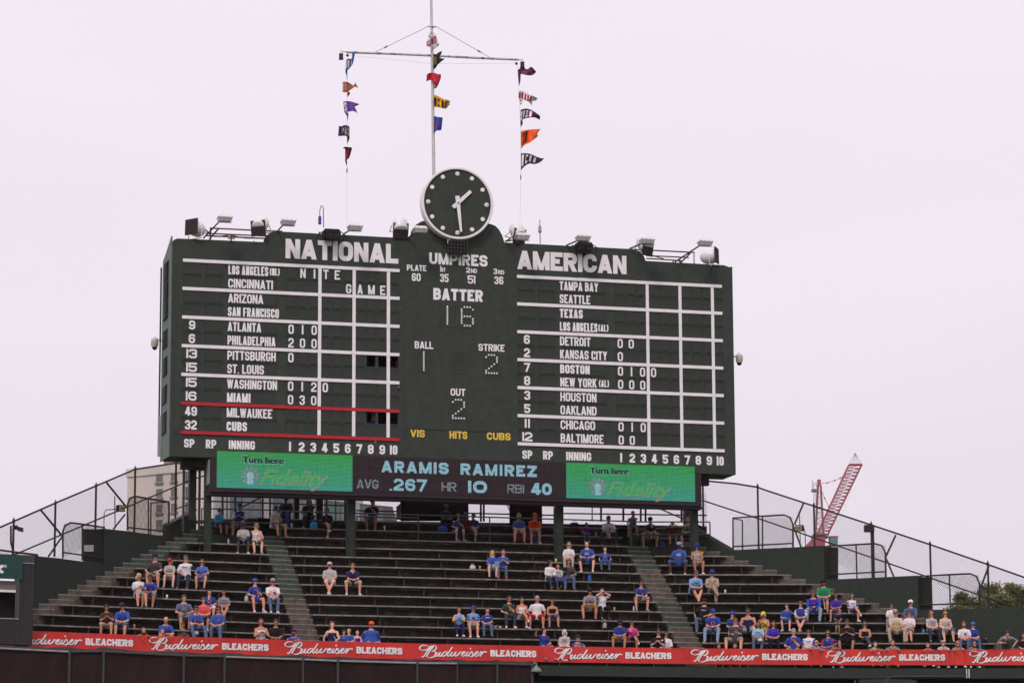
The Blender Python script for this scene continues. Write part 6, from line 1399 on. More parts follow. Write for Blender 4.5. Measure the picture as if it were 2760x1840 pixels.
def person(spec):
    body, label = [q.strip() for q in spec.split('|')]; tk = body.split(); cf = {'r2': r2, 'r3': r3, 'r4': r4, 'r5': r5, 'r6': r6}[tk[0]]; hx, hy = cf(float(tk[1]), float(tk[2])); A = dict(q.split('=') for q in tk[3:])
    sex = A.get('sex', 'm'); sc = float(A.get('s', {'m': 1.0, 'f': .94, 'k': .72}[sex])); fat = float(A.get('fat', 1.0)); pose = A.get('pose', 'lap'); lt, rt__, lean, hp__ = POSES[pose]; lean = math.radians(float(A.get('lean', lean))); standing = pose in ('stand', 'standlean', 'bend')
    yaw = float(A.get('yaw', 0)); by = float(A.get('by', yaw*.3+random.Random(hash_(label)+5).uniform(-16, 16))); pitch = math.radians(float(A.get('pitch', hp__))+random.Random(hash_(label)+9).uniform(-5, 6)); yaw += random.Random(hash_(label)+3).uniform(-10, 10); seedv = hash_(label); rnd = random.Random(seedv)
    sway = rnd.uniform(-.07, .07); lean += math.radians(rnd.uniform(-3, 5)); d = Vector((sway, -math.sin(lean), math.cos(lean))).normalized(); P = Vector((0, 0, .09)); bust = sex == 'f'
    hd = Vector((0, -math.sin(lean*.55+pitch*.35), math.cos(lean*.55+pitch*.35))); nb = P+d*.505; H = nb+hd*.150
    # --- where it sits
    off = [float(q) for q in A.get('off', '0,-.10,-.17' if pose.startswith('rail') else '0,0,0').split(',')]
    best = None; kk = A.get('k')
    for (k, Pa, Qa) in SEC:
        if kk is not None and k != int(kk): continue
        if k == -1 and not pose.startswith('rail') and kk is None: continue
        dd = ray(hx, hy); dirv = Vector((dd.x, dd.y, 0)); AB = Qa-Pa; u = ((Pa.x-CAM.x)*dirv.y-(Pa.y-CAM.y)*dirv.x)/(AB.y*dirv.x-AB.x*dirv.y)
        if u < -.06 or u > 1.06:
            if not (kk is not None and -.5 < u < 1.5): continue
        p = Pa+AB*u; z = ZB(k)+off[2]; hz_ = (-.43+.86 if standing else 0)+H.z; yh = to_px((p.x, p.y, z+hz_*sc))[1]; e = abs(yh-hy)+(0 if -.02 < u < 1.02 else 6)
        if best is None or e < best[0]: best = (e, k, p, z, yh, AB)
    if best is None: print('NO SEAT', label); return
    e, k, p, z, yh, AB = best
    if e > 9: print('seat err %.1f k=%d s=%.2f (%s) dy=%.1f' % (e, k, sc, label[:40], yh-hy))
    if not pose.startswith('rail'): sc2 = sc*max(.93, min(1.12 if k == -1 else 1.07, 1+(yh-hy)/(69*H.z*sc))); sc = sc2
    nrm = Vector((AB.y, -AB.x, 0)).normalized(); fac = (nrm+Vector((-.15, -1, 0))).normalized(); rz = math.atan2(fac.x, -fac.y)+math.radians(by)
    base = Vector((p.x, p.y, z-.43 if standing else z))+Vector((off[0], off[1], 0))-nrm*(.0)
    # lateral correction so that the head falls on its column
    lateral = (hx-to_px(base+Matrix.Rotation(rz, 3, 'Z') @ (H*sc))[0])/69.; base.x += lateral*math.cos(PSI*.5)
    root = empty('person', base, rz, label, 'person'); root.scale = (sc, sc, sc)
    sh = .190*(.9 if bust else 1)*(1+.25*(fat-1)); Z0 = Vector((0, 0, 0))
    if standing: leg0 = .83; up_ = Vector((0, 0, leg0)); P = P+up_; nb = nb+up_; H = H+up_
    skin = MB().m(skinm(A.get('skin', 'l')))
    fx = fat
    def torso(mb, g=0.0, top=1.0, low_=0.0):
        w = [(.00+low_, .168+g, .125+g), (.07, .172+g, .13+g), (.18, .142+g if bust else .158+g, .112+g), (.30, .165+g, .125+g+(.018 if bust else 0)), (.39, .185+g, .120+g), (.445, .150+g, .095+g), (.485, .098+g*.8, .075+g*.8), (.515, .066+g*.5, .060+g*.5)]
        w = [(a, b*(fx if a < .3 else (1+(fx-1)*.5))*(.95 if bust and a > .2 else 1), c*(1+(fx-1)*(1.6 if a < .3 else .6))) for a, b, c in w if a <= top]
        return loft(mb, [(P+d*(a-.07 if a < .07 else a-.0), d, b, c) for a, b, c in w])
    torso(skin, 0.0)
    skin.tube([nb-d*.04, nb+hd*.09], .052, 10)
    R = Matrix.Rotation(math.radians(yaw), 3, 'Z') @ Matrix.Rotation(pitch*.8+lean*.25, 3, 'X')
    hb = MB(); hb.ball((0, .008, .015), 1, 14, 10, (.080, .097, .109)).ball((0, -.022, -.055), 1, 12, 8, (.055, .062, .062)).ball((0, -.092, -.012), 1, 8, 6, (.014, .022, .026)).ball((-.078, .01, -.005), 1, 6, 5, (.012, .022, .03)).ball((.078, .01, -.005), 1, 6, 5, (.012, .022, .03)).ball((0, -.07, -.09), 1, 8, 6, (.026, .026, .022)).ball((0, -.078, .042), 1, 8, 5, (.055, .02, .014))
    skin.add([H+R @ v for v in hb.v], hb.f)
    # arms
    Sl, Sr = P+d*.412+Vector((-sh, 0, 0)), P+d*.412+Vector((sh, 0, 0)); arms = []
    for S0, T, sg in ((Sl, lt, -1), (Sr, rt__, 1)):
        T = Vector(T)+Vector((rnd.uniform(-.02, .02), rnd.uniform(-.02, .02), rnd.uniform(-.015, .02)))
        if standing: T = T+Vector((0, 0, leg0))
        hint = Vector((sg*.75, .35, -.65)) if pose != 'camera' else Vector((sg*1.0, -.1, -.6))
        E_, Wr = ik(S0, T, .275, .245, hint); arms.append((S0, E_, Wr, sg))
        limb(skin, S0, E_, .054*(1+.4*(fx-1)), .043); limb(skin, E_, Wr, .042, .029, .003)
        hdv = (Wr-E_).normalized(); skin.ball(Wr+hdv*.045, 1, 8, 6, (.036, .036, .036))
    # legs
    lw, rw, mode, ff = LEGS[A.get('legs', 'n')]; legs = []
    if mode in (0, 3): lw += rnd.uniform(-.03, .05); rw += rnd.uniform(-.03, .05)
    fy_ = [rnd.uniform(-.10, .05), rnd.uniform(-.10, .05)]
    for sg, kx in ((-1, lw), (1, rw)):
        hip = P+Vector((sg*.085, 0, -.02))
        if standing: kn = Vector((sg*.10, -.03, .47)); an = Vector((sg*.11, 0, .085)); toe = an+Vector((sg*.03, -.17, -.05))
        else:
            kn = Vector((sg*kx, -.43, .09)); an = Vector((sg*kx*.85+sg*rnd.uniform(-.03, .05), -.44+ff-.02+fy_[0 if sg < 0 else 1], -.35)); 
            if mode == 1 and sg == -1: kn = Vector((.03, -.44, .19)); an = Vector((.20, -.60, -.12))
            if mode == 2 and sg == 1: kn = Vector((-.03, -.44, .19)); an = Vector((-.20, -.60, -.12))
            if mode == 3: an = Vector((-sg*.03, -.56-.05*sg, -.35))
            toe = an+Vector((sg*.035, -.165, -.045))
        legs.append((hip, kn, an, toe, sg)); limb(skin, hip, kn, .088*(1+.5*(fx-1)), .060); limb(skin, kn, an, .059, .040, .012); skin.tube([an, an.lerp(toe, .5)], .036, 8, r2=.035).ball(an, .037, 8, 5)
    remesh_job(skin, .027, ('body', root, skin.mats, arms))
    # shirt
    ts, st = A.get('top', 'blue:tee').split(':'); g = .016 if st != 'jacket' else .026; sm_ = clothm(ts.split('+')[0]); shm = MB().m(sm_)
    if st == 'tank': torso(shm, .012, .40, -.03); shm.tube([P+d*.36+Vector((-.09, 0, 0)), P+d*.46+Vector((-.075, 0, 0))], .03, 6).tube([P+d*.36+Vector((.09, 0, 0)), P+d*.46+Vector((.075, 0, 0))], .03, 6)
    else:
        torso(shm, g, .50, -.05)
        for S0, E_, Wr, sg in arms:
            if st in ('long', 'jacket'): limb(shm, S0, E_, .060, .047); limb(shm, E_, Wr, .046, .034)
            elif st == 'cap': limb(shm, S0, S0.lerp(E_, .35), .060, .054)
            else: limb(shm, S0, S0.lerp(E_, .70), .058*(1+.3*(fx-1)), .062)
    remesh_job(shm, .026, ('shirt' if st not in ('jacket', 'tank') else ('jacket' if st == 'jacket' else 'tank_top'), root, shm.mats, None))
    if '+' in ts and st in ('tee', 'long', 'jacket'):     # contrasting sleeves
        for S0, E_, Wr, sg in arms:
            sv = MB().m(clothm(ts.split('+')[1])); limb(sv, S0.lerp(E_, .08), S0.lerp(E_, .74), .064, .067)
            if st == 'long': limb(sv, E_, Wr, .05, .038); limb(sv, S0.lerp(E_, .6), E_, .06, .05)
            remesh_job(sv, .026, ('sleeve', root, sv.mats, None))
    # trousers / shorts / skirt
    bs, bt = A.get('bot', 'tan:shorts').split(':'); pm = MB().m(clothm(bs)); gg = 1.0
    loft(pm, [(P+d*(-.085), d, .13*fx, .11*fx), (P+d*(-.05), d, .165*fx, .132*fx), (P+d*.03, d, .165*fx, .132*fx), (P+d*.09, d, .150*fx, .118*fx)])
    for hip, kn, an, toe, sg in legs:
        if bt == 'shorts': limb(pm, hip, hip.lerp(kn, .97), .100*(1+.5*(fx-1)), .088)
        elif bt == 'short': limb(pm, hip, hip.lerp(kn, .6), .092, .080)
        elif bt == 'skirt': limb(pm, hip, hip.lerp(kn, .85), .095, .09)
        elif bt == 'capri': limb(pm, hip, kn, .091, .066); limb(pm, kn, kn.lerp(an, .5), .064, .056)
        else: limb(pm, hip, kn, .097*(1+.4*(fx-1)), .076); limb(pm, kn, kn.lerp(an, .95), .074, .062)
    remesh_job(pm, .028, ({'pants': 'trousers', 'capri': 'trousers', 'shorts': 'shorts', 'short': 'shorts', 'skirt': 'skirt'}[bt], root, pm.mats, None))
    # shoes
    shoe = {'w': SOLE, 'b': SHOEB, 'br': SHOEBR, 'n': None, 'g': clothm('grey'), 'r': clothm('red')}[A.get('shoe', rnd.choice('wwbbg'))]
    if shoe:
        for hip, kn, an, toe, sg in legs:
            f_ = (toe-an); f_.z = 0; f_.normalize(); s_ = Vector((-f_.y, f_.x, 0)); o_ = Vector((an.x, an.y, an.z-.078)); q = MB().m(shoe)
            prof = [(-.07, .030, .075), (-.04, .040, .095), (.04, .042, .09), (.11, .048, .055), (.17, .044, .04), (.205, .025, .022)]
            vs = []
            for x_, hw, ht in prof: vs += [o_+f_*x_-s_*hw, o_+f_*x_+s_*hw, o_+f_*x_+s_*hw*.7+UPZ*ht, o_+f_*x_-s_*hw*.7+UPZ*ht]
            n_r = len(prof); fs = [(4*i+j, 4*i+(j+1) % 4, 4*i+4+(j+1) % 4, 4*i+4+j) for i in range(n_r-1) for j in range(4)]+[(0, 3, 2, 1), (4*n_r-4, 4*n_r-3, 4*n_r-2, 4*n_r-1)]
            q.add(vs, [f2[::-1] for f2 in fs]); so_ = build('shoe', q, root, local=True, smooth=True)
    # head things
    def onhead(nm, mb, parent=root, smooth=True):
        mb.v = [H+R @ v for v in mb.v]; return build(nm, mb, parent, local=True, smooth=smooth)
    hc, hs = A.get('hair', 'brown:short').split(':'); hm_ = hairm(hc)
    if hs != 'bald':
        q = MB().m(hm_); q.ball((0, .018, .030), 1, 18, 12, (.095, .110, .114)); hl = .062 if hs in ('long', 'mid', 'pony', 'bun') else .056
        for v in q.v:
            if v.y < .018 and v.z < hl-.9*max(v.y+.03, 0)*1.0 and abs(v.x) < .088: v.y = max(v.y, -.02) if abs(v.x) > .055 else max(v.y, -.045); v.x *= .9
        if hs == 'long': q.ball((0, .055, -.06), 1, 12, 8, (.098, .065, .17)).ball((-.082, -.01, -.10), 1, 8, 7, (.032, .05, .15)).ball((.082, -.01, -.10), 1, 8, 7, (.032, .05, .15))
        elif hs == 'mid': q.ball((0, .05, -.03), 1, 12, 8, (.102, .07, .105)).ball((-.084, .0, -.045), 1, 8, 6, (.03, .055, .085)).ball((.084, .0, -.045), 1, 8, 6, (.03, .055, .085))
        elif hs == 'pony': q.ball((.04, .13, .03), 1, 8, 6, (.03, .05, .035)).ball((.06, .14, -.06), 1, 8, 6, (.028, .03, .10))
        elif hs == 'bun': q.ball((0, .06, .125), 1, 9, 6, (.042, .042, .036))
        onhead('hair', q)
    if 'beard' in A: onhead('beard', MB().m(hairm(A['beard'])).ball((0, -.035, -.068), 1, 10, 7, (.058, .058, .055)))
    if 'hat' in A:
        hn_ = A['hat'].split('+'); q = MB().m(clothm(hn_[0])); q.ball((0, .010, .055), 1, 16, 8, (.102, .118, .088)); cp_ = onhead('cap', q); bk = -1 if 'back' in A else 1
        q = MB().m(clothm(hn_[-1])); q.ball((0, -.135*bk, .052), 1, 12, 4, (.075, .075, .012)); onhead('brim', q, cp_)
        if 'hatc' in A: onhead('emblem', MB().m(clothm(A['hatc'])).ball((0, -.096, .075), 1, 8, 4, (.018, .008, .018)), cp_)
    if 'gl' in A: onhead('sunglasses', MB().m(SHADE).add([(-.062, -.088, .028), (-.005, -.105, .028), (-.008, -.104, -.008), (-.055, -.092, -.008), (.062, -.088, .028), (.005, -.105, .028), (.008, -.104, -.008), (.055, -.092, -.008)], [(0, 3, 2, 1), (4, 5, 6, 7)]).tube([(-.06, -.09, .022), (-.084, .0, .02)], .005, 4).tube([(.06, -.09, .022), (.084, .0, .02)], .005, 4).tube([(-.06, -.093, .026), (0, -.108, .026), (.06, -.093, .026)], .006, 4))
    else:
        for sg in (-1, 1): onhead('eye', MB().m(EYE).ball((sg*.031, -.082, .008), 1, 7, 5, (.013, .008, .008)))
    onhead('mouth', MB().m(LIP).ball((0, -.084, -.052), 1, 8, 4, (.022, .007, .006)))
    # shirt print
    if 'em' in A:
        et, ec = A['em'].rsplit(':', 1); ry = (.125+g)*(1+(fx-1)*.9)+.03+(.02 if bust else 0); c = P+d*.31; fn_ = Vector((0, -math.cos(lean), -math.sin(lean))); up__ = d; rt3 = Vector((1, 0, 0)); ox = .045 if et == 'c2' else 0
        def fe(x, y, l=0): return c+rt3*(x+ox)+up__*y+fn_*(ry+l-3.0*x*x)
        q = MB().m(clothm(ec))
        if et in ('c', 'c2'):
            r0 = .078 if et == 'c' else .05; nn = 18; q = MB().m(clothm('white')); q.poly([fe(math.cos(2*math.pi*j/nn)*r0, math.sin(2*math.pi*j/nn)*r0, .0) for j in range(nn)]); q.m(clothm(ec)).poly([fe(math.cos(2*math.pi*j/nn)*r0*.86, math.sin(2*math.pi*j/nn)*r0*.86, .002) for j in range(nn)])
            q.m(clothm('red')); a0_ = .7; vs = []
            for j in range(13):
                t = a0_+(2*math.pi-2*a0_)*j/12; vs += [fe(math.cos(t)*r0*.74, math.sin(t)*r0*.74, .004), fe(math.cos(t)*r0*.34, math.sin(t)*r0*.34, .004)]
            q.add(vs, [(2*j, 2*j+2, 2*j+3, 2*j+1) for j in range(12)])
            build('emblem', q, root, local=True)
        elif et == 'strap':
            q.tube([P+d*.44+Vector((-.07, -.07, 0)), P+d*.3+Vector((.0, -.135, 0)), P+d*.1+Vector((.13, -.12, 0))], .012, 5); build('strap', q, root, local=True)
        elif et == 'vneck':
            build('collar', q.tube([P+d*.46+Vector((-.06, -.055, 0)), P+d*.38+Vector((.0, -.135*fx, 0)), P+d*.46+Vector((.06, -.055, 0))], .014, 5), root, local=True)
        elif et == 'panel':
            build('inner_shirt', q.ball(P+d*.24+Vector((0, -.085*fx, 0)), 1, 12, 8, (.085*fx, .06, .2)), root, local=True)
        else:
            wd = {'t': .09, 'b': .075}.get(et[0], .09); words = et[2:].replace('_', ' ').split('/'); 
            for i_, wrd in enumerate(words): block_text(q, wrd, -wd, wd, .03-.055*i_, .07-.055*i_, lambda x, y, l: fe(x, y, l*.5), t=.22)
            build('lettering', q, root, local=True)
    return root
def hash_(s): 
    h = 7
    for ch in s: h = (h*31+ord(ch)) % 1000003
    return h
